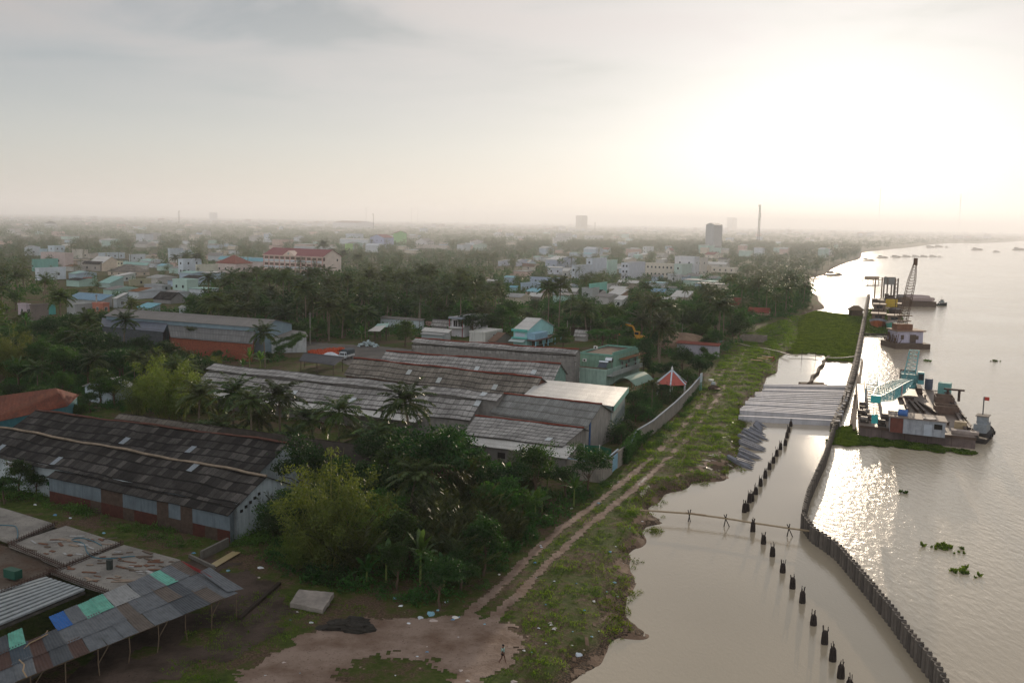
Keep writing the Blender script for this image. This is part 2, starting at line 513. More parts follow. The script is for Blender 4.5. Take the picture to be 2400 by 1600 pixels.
sdv = shore_sd(X,Y)
Z = gz(X.ravel(),Y.ravel(),sdv)
V = np.column_stack([X.ravel(),Y.ravel(),Z])
ny,nx = X.shape
ii = np.arange(nx*ny).reshape(ny,nx)
Q = np.column_stack([ii[:-1,:-1].ravel(),ii[:-1,1:].ravel(),ii[1:,1:].ravel(),ii[1:,:-1].ravel()])
qs = sdv[Q].max(axis=1) > -14
ground = npobj('ground', V, Q[qs], M_GROUND, smooth=True)
tag(ground, kind='structure')
def watermat(name,col,wave,s1,rough,stretch):
 m,nt,out = newmat(name)
 t = nd(nt, 'ShaderNodeTexCoord')
 mp = nd(nt, 'ShaderNodeMapping', i_Vector=t.outputs['Object'], i_Scale=stretch, i_Rotation=(0, 0, R(62)))
 a = nd(nt, 'ShaderNodeTexNoise', i_Vector=mp.outputs[0], i_Scale=s1, i_Detail=5.0, i_Roughness=0.55)
 b = nd(nt, 'ShaderNodeTexNoise', i_Vector=t.outputs['Object'], i_Scale=0.02, i_Detail=3.0)
 h = mth(nt, 'MULTIPLY', a.outputs[0], mth(nt, 'MULTIPLY_ADD', ramp(nt, b.outputs[0], [(0.35, 0.0), (0.65, 1.0)]), wave * 0.7, wave * 0.5))
 bp = nd(nt, 'ShaderNodeBump', i_Height=h, i_Distance=1.0, i_Strength=1.0)
 cc = mix(nt,ramp(nt,b.outputs[0],[(0.4,0.0),(0.6,1.0)]),col,tuple(x*1.15 for x in col))
 p = nd(nt, 'ShaderNodeBsdfPrincipled', i_Base_Color=cc, i_Roughness=rough, i_IOR=1.33, i_Normal=bp.outputs[0])
 p.inputs['Specular IOR Level'].default_value = 0.9
 nt.links.new(p.outputs[0],out.inputs[0])
 return m
M_RIVER = watermat('river_water', hx('#b5a68f'), 0.16, 1.5, 0.12, (1.0, 0.40, 1.0))
M_LAGOON = watermat('lagoon_water', hx('#a3957f'), 0.03, 2.6, 0.05, (1.0, 0.7, 1.0))
b = MB()
b.poly([(-60,-80,WL),(9500,-80,WL),(9500,9500,WL),(-60,9500,WL)])
o = b.build('river', M_RIVER)
tag(o, kind='structure')
ZW = 1.15
WALLPX = [(2226,1598),(2198,1548),(2160,1503),(2128,1462),(2096,1420),(2062,1380),(2026,1338),(1997,1306),(1969,1274),(1940,1253),(1911,1235),(1895,1215),(1884,1199)]
WALLA = [at(x,y,ZW) for x,y in WALLPX]
d0 = (WALLA[0] - WALLA[1]).normalized()
WALLA = [WALLA[0]+d0*14]+WALLA
WALLB = [at(x,y,ZW) for x,y in [(1887,1195),(1892,1170),(1899,1144),(1917,1103),(1935,1065),(1946,1030),(1958,993)]]
WALLC = [at(x,y,0.5) for x,y in [(1958,993),(1985,930),(2003,870),(2012,830),(2019,792),(2026,753),(2034,707),(2037,689)]]
lag = [Vector((p.x,p.y,WL+0.006)) for p in WALLA]+[Vector((p.x,p.y,WL+0.006)) for p in WALLB[1:]]+[Vector((p.x,p.y,WL+0.006)) for p in WALLC[1:]]
far_ = lag[-1]
lag += [Vector((far_.x - 130,far_.y+10,WL+0.006)),Vector((20,330,WL+0.006)),Vector((8,150,WL+0.006)),Vector((-2,60,WL+0.006)),Vector((2,20,WL+0.006)),Vector((lag[0].x+3,20,WL+0.006))]
b = MB()
b.poly(lag)
o = b.build('lagoon', M_LAGOON)
tag(o, kind='structure')
def inpoly(x,y,poly):
 ins = np.zeros(np.shape(x),bool)
 n = len(poly)
 for i in range(n):
  x0,y0 = poly[i]
  x1,y1 = poly[(i+1) % n]
  if y0 == y1:
   continue
  ins ^= ((y0 > y) != (y1 > y)) & (x < (x1 - x0)*(y - y0)/(y1 - y0)+x0)
 return ins
def pldist(x,y,pl):
 best = np.full(np.shape(x),1e18)
 for (x0,y0),(x1,y1) in zip(pl[:-1],pl[1:]):
  dx,dy = x1 - x0,y1 - y0
  t = np.clip(((x - x0)*dx+(y - y0)*dy)/(dx*dx+dy*dy),0,1)
  best = np.minimum(best,(x - x0 - t*dx) ** 2+(y - y0 - t*dy) ** 2)
 return np.sqrt(best)
def patch(name,bounds,cell,inside,m,lift=0.03):
 x0,x1,y0,y1 = bounds
 xs = np.arange(x0,x1,cell)
 ys = np.arange(y0,y1,cell)
 X,Y = np.meshgrid(xs,ys)
 k = inside(X,Y)
 Z = gz(X.ravel(),Y.ravel())+lift
 V = np.column_stack([X.ravel(),Y.ravel(),Z])
 nx,ny = len(xs),len(ys)
 i = np.arange(nx*ny).reshape(ny,nx)
 q = k[:-1,:-1] & k[1:,1:] & k[:-1,1:] & k[1:,:-1]
 Q = np.column_stack([i[:-1,:-1][q],i[:-1,1:][q],i[1:,1:][q],i[1:,:-1][q]])
 used = np.unique(Q)
 rm = np.zeros(len(V),int)
 rm[used] = np.arange(len(used))
 return tag(npobj(name, V[used], rm[Q], m, smooth=True), kind='structure')
def soilmat(name,a,b_,c_,rough=0.9,sc=0.8):
 m,nt,out = newmat(name)
 t = nd(nt, 'ShaderNodeTexCoord')
 n1 = nd(nt, 'ShaderNodeTexNoise', i_Vector=t.outputs['Object'], i_Scale=sc * 0.35, i_Detail=8.0, i_Roughness=0.65)
 n2 = nd(nt, 'ShaderNodeTexNoise', i_Vector=t.outputs['Object'], i_Scale=sc * 5, i_Detail=5.0, i_Roughness=0.7)
 c = mix(nt,ramp(nt,n1.outputs[0],[(0.36,0.0),(0.6,1.0)]),a,b_)
 c = mix(nt,ramp(nt,n2.outputs[0],[(0.58,0.0),(0.68,1.0)]),c,c_)
 bp = nd(nt, 'ShaderNodeBump', i_Height=mth(nt, 'ADD', n1.outputs[0], mth(nt, 'MULTIPLY', n2.outputs[0], 0.15)), i_Distance=0.5, i_Strength=0.8)
 p = nd(nt, 'ShaderNodeBsdfPrincipled', i_Base_Color=c, i_Roughness=rough, i_Normal=bp.outputs[0])
 p.inputs['Specular IOR Level'].default_value = 0.2
 nt.links.new(p.outputs[0],out.inputs[0])
 return m
M_DIRT = soilmat('trodden_earth', hx('#6b5546'), hx('#8c786a'), hx('#453529'))
M_DARKSOIL = soilmat('dark_soil', hx('#33291f'), hx('#51433a'), hx('#211b15'))
M_ROAD = soilmat('road_surface', hx('#55504b'), hx('#66605a'), hx('#3f3a36'), sc=0.4)
PATHPX = [(1120,1450),(1190,1385),(1260,1315),(1330,1250),(1400,1195),(1465,1145),(1510,1105),(1560,1060),(1610,1010),(1655,950),(1690,895),(1720,850),(1745,810)]
PATH = [tuple(at(x,y,0).xy) for x,y in PATHPX]
def ruts(X,Y):
 d = pldist(X,Y,PATH)
 w = 0.22*fnoise(X,Y,3.0,9)+0.2*fnoise(X,Y,9.0,10)+.25*fnoise(X,Y,.8,11)
 far = (Y > 150)
 band = (np.abs(d - 1.25) < 0.62+w*0.8) & (~far | (fnoise(X,Y,5.0,21) > -0.05))
 return band
patch('dirt_track', (-8, 75, 84, 260), 0.19, ruts, M_DIRT, 0.035)
YARD = [tuple(at(x,y,0).xy) for x,y in [(520,1640),(560,1580),(640,1530),(720,1480),(800,1455),(870,1440),(980,1448),(1080,1438),(1150,1452),(1205,1462),(1240,1490),(1215,1530),(1170,1570),(1130,1600),(1000,1640)]]
def yard(X,Y):
 w = 0.9*fnoise(X,Y,4.0,31)+0.6*fnoise(X,Y,1.6,32)+.5*fnoise(X,Y,.7,33)
 g = [tuple(at(x,y,0).xy) for x,y in [(800,1640),(830,1545),(900,1530),(1010,1560),(1060,1600),(1060,1640)]]
 return inpoly(X+w,Y+w*.6,YARD) & ~inpoly(X+w,Y+w,g)
patch('dirt_yard', (-40, 12, 60, 100), 0.17, yard, M_DIRT, 0.03)
SOIL = [tuple(at(x,y,0).xy) for x,y in [(430,1300),(560,1310),(640,1370),(700,1440),(640,1500),(540,1540),(420,1600),(200,1640),(100,1640),(250,1500),(440,1420)]]
patch('bare_soil', (-70, 0, 55, 125), 0.4, lambda X, Y: inpoly(X + fnoise(X, Y, 4, 51), Y + fnoise(X, Y, 3, 52), SOIL) & (fnoise(X, Y, 6, 53) < 0.55), M_DARKSOIL, 0.03)
BEACH = [tuple(at(x,y,0).xy) for x,y in [(1300,1640),(1330,1540),(1400,1440),(1420,1350),(1450,1270),(1495,1190),(1560,1120),(1640,1085),(1700,1060),(1760,1120),(1560,1300),(1560,1500),(1400,1640)]]
patch('muddy_bank', (0, 55, 60, 165), 0.32, lambda X, Y: inpoly(X, Y, BEACH) & (fnoise(X, Y, 5, 61) + fnoise(X, Y, 1.8, 62) * .6 > 0.12), M_DARKSOIL if False else soilmat('river_mud', hx('#5d4a3b'), hx('#77604e'), hx('#2d241d'), rough=0.9), 0.03)
PUD = [tuple(at(x,y,0).xy) for x,y in [(1600,1110),(1690,1040),(1690,985),(1740,985),(1745,1040),(1720,1090),(1640,1105)]]
PUDP = [PATH]
mpud = watermat('puddle_water', hx('#8a7c68'), 0.01, 2.0, 0.04, (1, 1, 1))
patch('puddle', (0, 60, 100, 200), 0.3, lambda X, Y: (inpoly(X, Y, PUD) & (fnoise(X, Y, 3.5, 71) + .7 * fnoise(X, Y, 1.3, 72) > 0.52)) | ((pldist(X, Y, [tuple(at(1490, 1145).xy), tuple(at(1515, 1118).xy)]) < 0.35) & (fnoise(X, Y, 3, 74) > -.2)) | (pldist(X, Y, [tuple(at(1502, 1158).xy), tuple(at(1520, 1140).xy)]) < 0.45), mpud, 0.045)
ROAD = [tuple(at(x,y,0).xy) for x,y in [(690,806),(720,800),(800,806),(900,812),(1000,822),(1060,835),(900,850),(820,860),(760,835),(700,822)]]
patch('road', (-90, 0, 200, 330), 0.9, lambda X, Y: inpoly(X, Y, ROAD), M_ROAD, 0.08)
def unit(v):
 return v/np.maximum(np.linalg.norm(v,axis=1,keepdims=True),1e-9)
def leafquads(Cn,T,L,Wd,rs,bend=0.0):
 """rhombic leaves: centres, directions, lengths, widths"""
 n = len(Cn)
 rv = rs.normal(size=(n,3))
 B = unit(np.cross(T,rv))
 L = np.asarray(L).reshape(-1,1)*np.ones((n,1))
 Wd = np.asarray(Wd).reshape(-1,1)*np.ones((n,1))
 V = np.stack([Cn - T*L/2,Cn+B*Wd/2 - T*L*.08,Cn+T*L/2,Cn - B*Wd/2 - T*L*.08],axis=1)
 return V.reshape(-1,3),np.arange(n*4).reshape(-1,4)
def cat(parts):
 Vs,Qs,o = [],[],0
 for V,Q in parts:
  Vs.append(V)
  Qs.append(Q+o)
  o += len(V)
 return np.vstack(Vs),np.vstack(Qs)
def strip(P,Wv):
 """ribbon through points P with half width vectors Wv"""
 n = len(P)
 V = np.empty((2*n,3))
 V[0::2] = P - Wv
 V[1::2] = P+Wv
 i = np.arange(n - 1)*2
 return V,np.column_stack([i,i+1,i+3,i+2])
def tubeq(P,r,n=7):
 P = np.asarray(P,float)
 r = np.asarray(r,float)*np.ones(len(P))
 T = unit(np.gradient(P,axis=0))
 up = np.where(np.abs(T[:,2:3]) < 0.9,[[0,0,1.0]],[[1.0,0,0]])
 X = unit(np.cross(T,up))
 Y = np.cross(T,X)
 a = np.linspace(0,2*np.pi,n,endpoint=False)
 V = (P[:,None,:]+r[:,None,None]*(X[:,None,:]*np.cos(a)[None,:,None]+Y[:,None,:]*np.sin(a)[None,:,None])).reshape(-1,3)
 i = np.arange(len(P) - 1)[:,None]*n+np.arange(n)[None,:]
 j = np.arange(len(P) - 1)[:,None]*n+(np.arange(n)[None,:]+1) % n
 return V,np.column_stack([i.ravel(),j.ravel(),(j+n).ravel(),(i+n).ravel()])
def broad_crown(seed,r=4.0,h=5.0,n=2600,leaf=0.42,base=3.0,flat=0.0,lobes=9,fill=0.35):
 """crown of leaf clusters gathered on uneven lobes; leaves hang a little"""
 rs = np.random.RandomState(seed)
 L = []
 for k in range(lobes):
  a = rs.uniform(0,6.28)
  q = rs.uniform(0.15,0.72) if k else 0
  zc = rs.uniform(0.25,0.78)
  L.append((r*q*math.cos(a),r*q*math.sin(a),base+h*zc,r*rs.uniform(0.28,0.52),h*rs.uniform(0.15,0.30)))
 Cn = []
 ncl = max(24,n // 26)
 per = n // ncl
 for k in range(ncl):
  lx,ly,lz,lr,lh = L[rs.randint(len(L))]
  d = rs.normal(size=3)
  d /= np.linalg.norm(d)
  if d[2] < -0.35:
   d[2] *= -0.6
  s = 1.0 if rs.rand() > fill else rs.uniform(0.3,0.9)
  c0 = np.array([lx,ly,lz])+d*np.array([lr,lr,lh])*s*rs.uniform(0.85,1.18)
  cr = rs.uniform(0.5,1.1)*leaf*2.0
  Cn.append(c0+rs.normal(size=(per,3))*np.array([cr,cr,cr*0.55])*0.62)
 Cn = np.vstack(Cn)
 if flat:
  Cn[:,2] = base+h*0.5+(Cn[:,2] - base - h*0.5)*(1 - flat)
 ctr = np.array([0,0,base+h*0.3])
 T = unit(unit(Cn - ctr)*0.9+rs.normal(size=Cn.shape)*0.8+np.array([0,0,-0.15]))
 return leafquads(Cn,T,leaf*rs.uniform(0.6,1.35,len(Cn)),leaf*0.5*rs.uniform(0.6,1.3,len(Cn)),rs),L
def tree_trunk(seed,L,base,r0):
 rs = np.random.RandomState(seed+500)
 parts = []
 P = [[0,0,-0.4]]
 top = base+1.2
 lean = rs.normal(size=2)*0.25
 for s in np.linspace(0.15,1,5):
  P.append([lean[0]*s+rs.normal()*.06,lean[1]*s+rs.normal()*.06,top*s])
 parts.append(tubeq(P,np.linspace(r0*1.3,r0*0.6,len(P))))
 for lx,ly,lz,lr,lh in L[:7]:
  s = rs.uniform(0.5,0.95)
  a = np.array([lean[0]*s,lean[1]*s,top*s])
  e = np.array([lx,ly,lz - lh*0.2])
  m = (a+e)/2+rs.normal(size=3)*0.3
  parts.append(tubeq([a,m,e],[r0*.42,r0*.28,r0*.1],5))
 return cat(parts)
def palm_crown(seed,nf=22,L=4.6,pairs=24,top=0.0,lw=0.13):
 rs = np.random.RandomState(seed)
 parts = []
 for k in range(nf):
  az = 6.283*k/nf*5.1+rs.uniform(-.3,.3)
  s = k/(nf - 1)
  el = R(82 - 108*s+rs.uniform(-8,8))         # young fronds stand,old ones hang
  Lf = L*rs.uniform(0.85,1.1)*(0.75+0.25*min(1,s*4))
  n = 9
  bend = R(rs.uniform(48,80))*(1.0 - .25*s)
  p = np.array([0.0,0.0,top])
  P,D = [p],[]
  for i in range(n):
   e = el - bend*(i/(n - 1)) ** 1.3
   d = np.array([math.cos(e)*math.cos(az),math.cos(e)*math.sin(az),math.sin(e)])
   D.append(d)
   P.append(P[-1]+d*Lf/n)
  P = np.array(P)
  D = np.array(D+[D[-1]])
  side = np.array([-math.sin(az),math.cos(az),0])
  parts.append(strip(P,side*np.linspace(0.055,0.015,len(P))[:,None]))
  t = np.linspace(0.14,1.0,pairs)
  idx = t*n
  i0 = np.minimum(idx.astype(int),n - 1)
  fr = (idx - i0)[:,None]
  Q = P[i0]*(1 - fr)+P[i0+1]*fr
  DD = D[i0]
  ll = (0.30+0.75*np.sin(np.pi*np.clip(t*0.92+0.06,0,1)) ** 0.7)*L*0.21
  for sg in (-1,1):
   nrm = np.cross(DD,side)
   tip = unit(side[None,:]*sg*0.85+DD*0.55+np.array([0,0,-0.42])+rs.normal(size=DD.shape)*0.13)
   E = Q+tip*ll[:,None]
   mid = (Q+E)/2+np.array([0,0,0.06])
   wv = unit(np.cross(tip,np.array([[0,0,1.0]])+0.3*rs.normal(size=DD.shape)))*lw*0.5
   V = np.stack([Q,mid+wv,E,mid - wv],axis=1).reshape(-1,3)
   parts.append((V,np.arange(len(V)).reshape(-1,4)))
 return cat(parts)
def palm_trunk(seed,h,r=0.17):
 rs = np.random.RandomState(seed)
 lean = rs.normal(size=2)*0.55
 t = np.linspace(0,1,7)
 P = np.column_stack([lean[0]*(t ** 2 - 1),lean[1]*(t ** 2 - 1),h*t])
 P[0,2] = -0.3
 r_ = np.interp(t,[0,.08,.9,1],[r*1.7,r*1.1,r*.85,r*1.2])
 return tubeq(P,r_,7)
def nipa(seed,nf=13,L=6.0,pairs=26):
 rs = np.random.RandomState(seed)
 parts = []
 for k in range(nf):
  az = rs.uniform(0,6.28)
  el = R(rs.uniform(52,88))
  Lf = L*rs.uniform(0.65,1.1)
  n = 8
  bend = R(rs.uniform(10,45))
  P,D = [np.array([rs.normal()*.25,rs.normal()*.25,0.0])],[]
  for i in range(n):
   e = el - bend*(i/(n - 1)) ** 1.5
   d = np.array([math.cos(e)*math.cos(az),math.cos(e)*math.sin(az),math.sin(e)])
   D.append(d)
   P.append(P[-1]+d*Lf/n)
  P = np.array(P)
  D = np.array(D+[D[-1]])
  side = np.array([-math.sin(az),math.cos(az),0])
  parts.append(strip(P,side*np.linspace(0.07,0.015,len(P))[:,None]))
  t = np.linspace(0.2,1.0,pairs)
  idx = t*n
  i0 = np.minimum(idx.astype(int),n - 1)
  fr = (idx - i0)[:,None]
  Q = P[i0]*(1 - fr)+P[i0+1]*fr
  DD = D[i0]
  ll = (0.5+0.5*np.sin(np.pi*t))*1.25
  for sg in (-1,1):
   tip = unit(side[None,:]*sg*0.75+DD*0.75+rs.normal(size=DD.shape)*0.12)
   E = Q+tip*ll[:,None]
   mid = (Q+E)/2
   wv = unit(np.cross(tip,rs.normal(size=DD.shape)))*0.06
   V = np.stack([Q,mid+wv,E,mid - wv],axis=1).reshape(-1,3)
   parts.append((V,np.arange(len(V)).reshape(-1,4)))
 return cat(parts)
def banana(seed,nl=9,L=2.6,h=2.4):
 rs = np.random.RandomState(seed)
 parts = []
 for k in range(nl):
  az = 6.283*k*0.382+rs.uniform(-.3,.3)
  el = R(86 - 62*k/nl+rs.uniform(-8,8))
  n = 8
  bend = R(rs.uniform(40,95))*(0.35+.65*k/nl)
  P = [np.array([0,0,h])]
  for i in range(n):
   e = el - bend*(i/(n - 1)) ** 1.6
   P.append(P[-1]+np.array([math.cos(e)*math.cos(az),math.cos(e)*math.sin(az),math.sin(e)])*L*rs.uniform(.95,1.05)/n)
  P = np.array(P)
  t = np.linspace(0,1,len(P))
  w = np.interp(t,[0,.18,.3,.7,.93,1],[.03,.05,.30,.34,.2,.02])
  side = np.array([-math.sin(az),math.cos(az),0])+rs.normal(size=3)*.12
  for sg in (-1,1):
   Wv = side[None,:]*sg*w[:,None]+np.array([0,0,.10])*w[:,None]
   V = np.empty((2*len(P),3))
   V[0::2] = P
   V[1::2] = P+Wv+rs.normal(size=P.shape)*.03
   i = np.arange(len(P) - 1)*2
   parts.append((V,np.column_stack([i,i+1,i+3,i+2])))
 tr = tubeq([[0,0,-.2],[0.02,0,h*.5],[0,0,h+.1]],[.15,.12,.08],7)
 return cat(parts),tr
def bamboo(seed,nc=30,H=10.0,spread=3.2,leaf=0.34,per=230):
 """plumes of fine leaves on arching culms"""
 rs = np.random.RandomState(seed)
 Ls,cul = [],[]
 for k in range(nc):
  az = rs.uniform(0,6.28)
  q = rs.rand() ** .6
  b0 = np.array([math.cos(az),math.sin(az),0])*q*spread*0.25
  out = np.array([math.cos(az),math.sin(az),0])
  h = H*rs.uniform(0.55,1.0)*(1 - 0.28*q)
  t = np.linspace(0,1,9)
  arch = spread*q*(0.9*t ** 1.4)
  P = b0[None,:]+out[None,:]*arch[:,None]+np.array([0,0,1])[None,:]*(h*(t - 0.10*q*t ** 3))[:,None]
  cul.append(tubeq(P,np.linspace(.05,.012,9),4))
  nk = 11
  tk = rs.beta(2.0,1.2,nk)
  Ck = np.column_stack([np.interp(tk,t,P[:,i]) for i in range(3)])+rs.normal(size=(nk,3))*(0.2+0.8*np.sin(np.pi*tk))[:,None]*np.array([.7,.7,.35])
  Cn = Ck[rs.randint(nk,size=per)]+rs.normal(size=(per,3))*np.array([0.36,0.36,0.26])
  Cn[:,2] = np.maximum(Cn[:,2],.4)
  T = unit(rs.normal(size=(per,3))*.7+out*.6+np.array([0,0,-.55]))
  Ls.append(leafquads(Cn,T,leaf*rs.uniform(.7,1.5,per),leaf*.34*rs.uniform(.7,1.3,per),rs))
 return cat(Ls),cat(cul)
def bush(seed,r=1.3,h=1.2,n=260,leaf=0.24):
 rs = np.random.RandomState(seed)
 d = unit(rs.normal(size=(n,3)))
 d[:,2] = np.abs(d[:,2])
 ph = rs.uniform(0,6.28,3)
 a = np.arctan2(d[:,1],d[:,0])
 w = 1+.25*np.sin(3*a+ph[0])+.15*np.sin(7*a+ph[1])
 Cn = d*np.array([r,r,h])*(w*rs.uniform(.55,1.08,n))[:,None]
 T = unit(d+rs.normal(size=(n,3))*.8)
 return leafquads(Cn,T,leaf*rs.uniform(.6,1.5,n),leaf*.55*rs.uniform(.6,1.3,n),rs)
def tuft(seed,n=16,h=0.45,r=0.3):
 rs = np.random.RandomState(seed)
 b = rs.normal(size=(n,3))*r
 b[:,2] = 0
 d = unit(rs.normal(size=(n,3))*.45+np.array([0,0,1.0]))
 return leafquads(b+d*h*.5,d,h*rs.uniform(.6,1.3,n),.05+0*rs.rand(n),rs)
def scatter(name, temps, pos, scl, m, kind='stuff', zsc=None):
 """ONE object: template meshes repeated at many places"""
 rs = np.random.RandomState(len(pos))
 out = []
 pick = rs.randint(len(temps),size=len(pos))
 for ti,(tv,tq) in enumerate(temps):
  I = np.where(pick == ti)[0]
  if len(I) == 0:
   continue
  a = rs.uniform(0,6.28,len(I))
  c,s = np.cos(a),np.sin(a)
  sc = scl[I]
  X = (tv[None,:,0]*c[:,None] - tv[None,:,1]*s[:,None])*sc[:,None]+pos[I,0][:,None]
  Y = (tv[None,:,0]*s[:,None]+tv[None,:,1]*c[:,None])*sc[:,None]+pos[I,1][:,None]
  zs = sc if zsc is None else zsc[I]
  Z = tv[None,:,2]*zs[:,None]+pos[I,2][:,None]
  V = np.stack([X,Y,Z],axis=2).reshape(-1,3)
  Q = (tq[None,:,:]+(np.arange(len(I))*len(tv))[:,None,None]).reshape(-1,tq.shape[1])
  out.append((V,Q))
 V,Q = cat(out)
 return tag(npobj(name,V,Q,m),kind=kind)
L_BROAD = leafmat('leaf_broad', hx('#1a3312'), hx('#3c5e24'), 0.36)
L_DARK = leafmat('leaf_dark', hx('#132a10'), hx('#2b4a1c'), 0.32)
L_PALM = leafmat('leaf_palm', hx('#23381a'), hx('#4a5e2a'), 0.34, rough=0.42, spec=0.5, tcol=(2.2, 1.6, 0.7))
L_BAMB = leafmat('leaf_bamboo', hx('#394b1b'), hx('#627633'), 0.38, tcol=(1.9, 1.7, 0.6))
L_BANA = leafmat('leaf_banana', hx('#254319'), hx('#496e29'), 0.36, rough=0.4, spec=0.5)
L_NIPA = leafmat('leaf_nipa', hx('#1f2c14'), hx('#404821'), 0.30, rough=0.5, spec=0.3, tcol=(2.0, 1.6, 0.7))
L_BUSH = leafmat('leaf_bush', hx('#1b3713'), hx('#3a6026'), 0.36)
L_GRASS = leafmat('grass_blades', hx('#2f4a12'), hx('#687d28'), 0.42, tcol=(2.0, 1.8, 0.7))
L_HYA = leafmat('hyacinth_leaf', hx('#2f4417'), hx('#5c732a'), 0.35, rough=0.8, spec=.08, tcol=(2.1, 1.8, 0.7))
M_BARK = mat('#5a4a3b', 0.9, 0.35, 3.0)
M_PBARK = mat('#7a6c5c', 0.9, 0.3, 2.0)
VT = {}
def veg(kind,k):
 """template meshes, made once: (crown mesh, trunk mesh, crown mat, trunk mat, height, radius)"""
 key = (kind,k)
 if key in VT:
  return VT[key]
 if kind == 'palm':
  h = [9.0,10.5,7.5,12.0,8.5,6.0][k % 6]
  cr = palm_crown(k+1,28,4.5+.25*(k % 3),32,h,lw=.2)
  tr = palm_trunk(k+1,h)
  r = (cr,tr,L_PALM,M_PBARK,h+2.8,4.0)
 elif kind == 'palm_far':
  h = [9.0,11.0,8.0,10.0][k % 4]
  cr = palm_crown(k+21,22,4.7,15,h,lw=0.34)
  tr = palm_trunk(k+21,h,.2)
  r = (cr,tr,L_PALM,M_PBARK,h+2.5,4.0)
 elif kind == 'broad':
  rr,hh,bb = [(4.2,5.0,2.2),(3.4,6.2,2.4),(5.0,4.6,2.0),(3.0,4.0,1.8),(4.6,6.5,2.8),(3.8,5.2,1.4)][k % 6]
  cr,L = broad_crown(k+3,rr,hh,4200,.36,bb,lobes=11)
  r = (cr,tree_trunk(k,L,bb,.2),L_BROAD if k % 2 else L_DARK,M_BARK,bb+hh,rr)
 elif kind == 'broad_far':
  rr,hh,bb = [(4.4,5.0,2.0),(3.6,6.5,2.2),(5.4,4.8,2.0),(4.0,7.5,2.0)][k % 4]
  cr,L = broad_crown(k+33,rr,hh,1100,.70,bb,lobes=9)
  r = (cr,tree_trunk(k,L,bb,.22),L_BROAD if k % 2 else L_DARK,M_BARK,bb+hh,rr)
 elif kind == 'almond':       # flat tiers
  parts,L = [],[]
  for j,(z,rr) in enumerate([(2.6,3.6),(3.9,3.9),(5.0,3.0),(5.9,1.8)]):
   c1,l1 = broad_crown(k*7+j,rr,.7,900,.40,z,lobes=7)
   parts.append(c1)
   L += l1[:3]
  r = (cat(parts),tree_trunk(k,L,4.2,.16),L_BROAD,M_BARK,6.8,3.9)
 elif kind == 'umbrella':
  cr,L = broad_crown(k+70,7.6,2.6,5200,.38,4.6,flat=.35,lobes=13)
  r = (cr,tree_trunk(k,L,4.4,.3),L_BROAD,M_BARK,7.6,7.4)
 elif kind == 'column':
  cr,L = broad_crown(k+80,1.9,9.5,3600,.32,.8,lobes=14)
  r = (cr,tree_trunk(k,L,4.4,.16),L_DARK,M_BARK,10.6,1.9)
 elif kind == 'cone':
  parts,L = [],[]
  for j in range(7):
   c1,l1 = broad_crown(k*7+j+90,2.0*(1 - j/7.6),1.5,420,.30,.8+j*1.35,lobes=4)
   parts.append(c1)
   L += l1[:1]
  r = (cat(parts),tree_trunk(k,L,7,.14),L_DARK,M_BARK,10.6,2)
 elif kind == 'banana':
  cr,tr = banana(k+5,9,2.5+.25*(k % 3),1.9+.5*(k % 3))
  r = (cr, tr, L_BANA, mat('#6c7a3c', .7), 4.6, 2.1)
 elif kind == 'nipa':
  cr = nipa(k+5,14,[5.6,6.8,4.8][k % 3])
  r = (cr,None,L_NIPA,None,6.0,2.6)
 elif kind == 'bamboo':
  cr,tr = bamboo(k+5,[40,30,26][k % 3],[13.5,11.0,8.5][k % 3],[5.2,4.4,3.6][k % 3],.30,[420,330,300][k % 3])
  r = (cr, tr, L_BAMB, mat('#7d7a3e', .6), [13.5, 11.0, 8.5][k % 3], 5.0)
 elif kind == 'shrub':
  cr = bush(k+5,1.9,2.3,1500,.22)
  r = (cr,tubeq([[0,0,-.2],[0,0,1.2]],[.08,.05],5),L_BUSH if k % 2 else L_DARK,M_BARK,2.5,1.9)
 def only_mesh(nm,VQ,m,sm=False):
  ob = npobj(nm,VQ[0],VQ[1],m,smooth=sm)
  me = ob.data
  bpy.data.objects.remove(ob)
  return me
 cm = only_mesh('crown', r[0], r[2])
 tm = only_mesh('trunk', r[1], r[3], True) if r[1] is not None else None
 VT[key] = (cm,tm,r[4],r[5])
 return VT[key]
NAMES = {'palm': 'coconut_palm', 'palm_far': 'coconut_palm', 'broad': 'leafy_tree', 'broad_far': 'leafy_tree', 'almond': 'tiered_tree',
         'umbrella': 'umbrella_tree', 'column': 'column_tree', 'cone': 'conifer', 'banana': 'banana_plant', 'nipa': 'nipa_palm',
         'bamboo': 'bamboo_clump', 'shrub': 'shrub'}
CATS = {'coconut_palm': 'palm tree', 'leafy_tree': 'tree', 'tiered_tree': 'tree', 'umbrella_tree': 'tree', 'column_tree': 'tree', 'conifer': 'tree',
  'banana_plant': 'banana plant', 'nipa_palm': 'palm', 'bamboo_clump': 'bamboo', 'shrub': 'shrub'}
PLANTS = []      # (empty,kind,x,y,label or None)
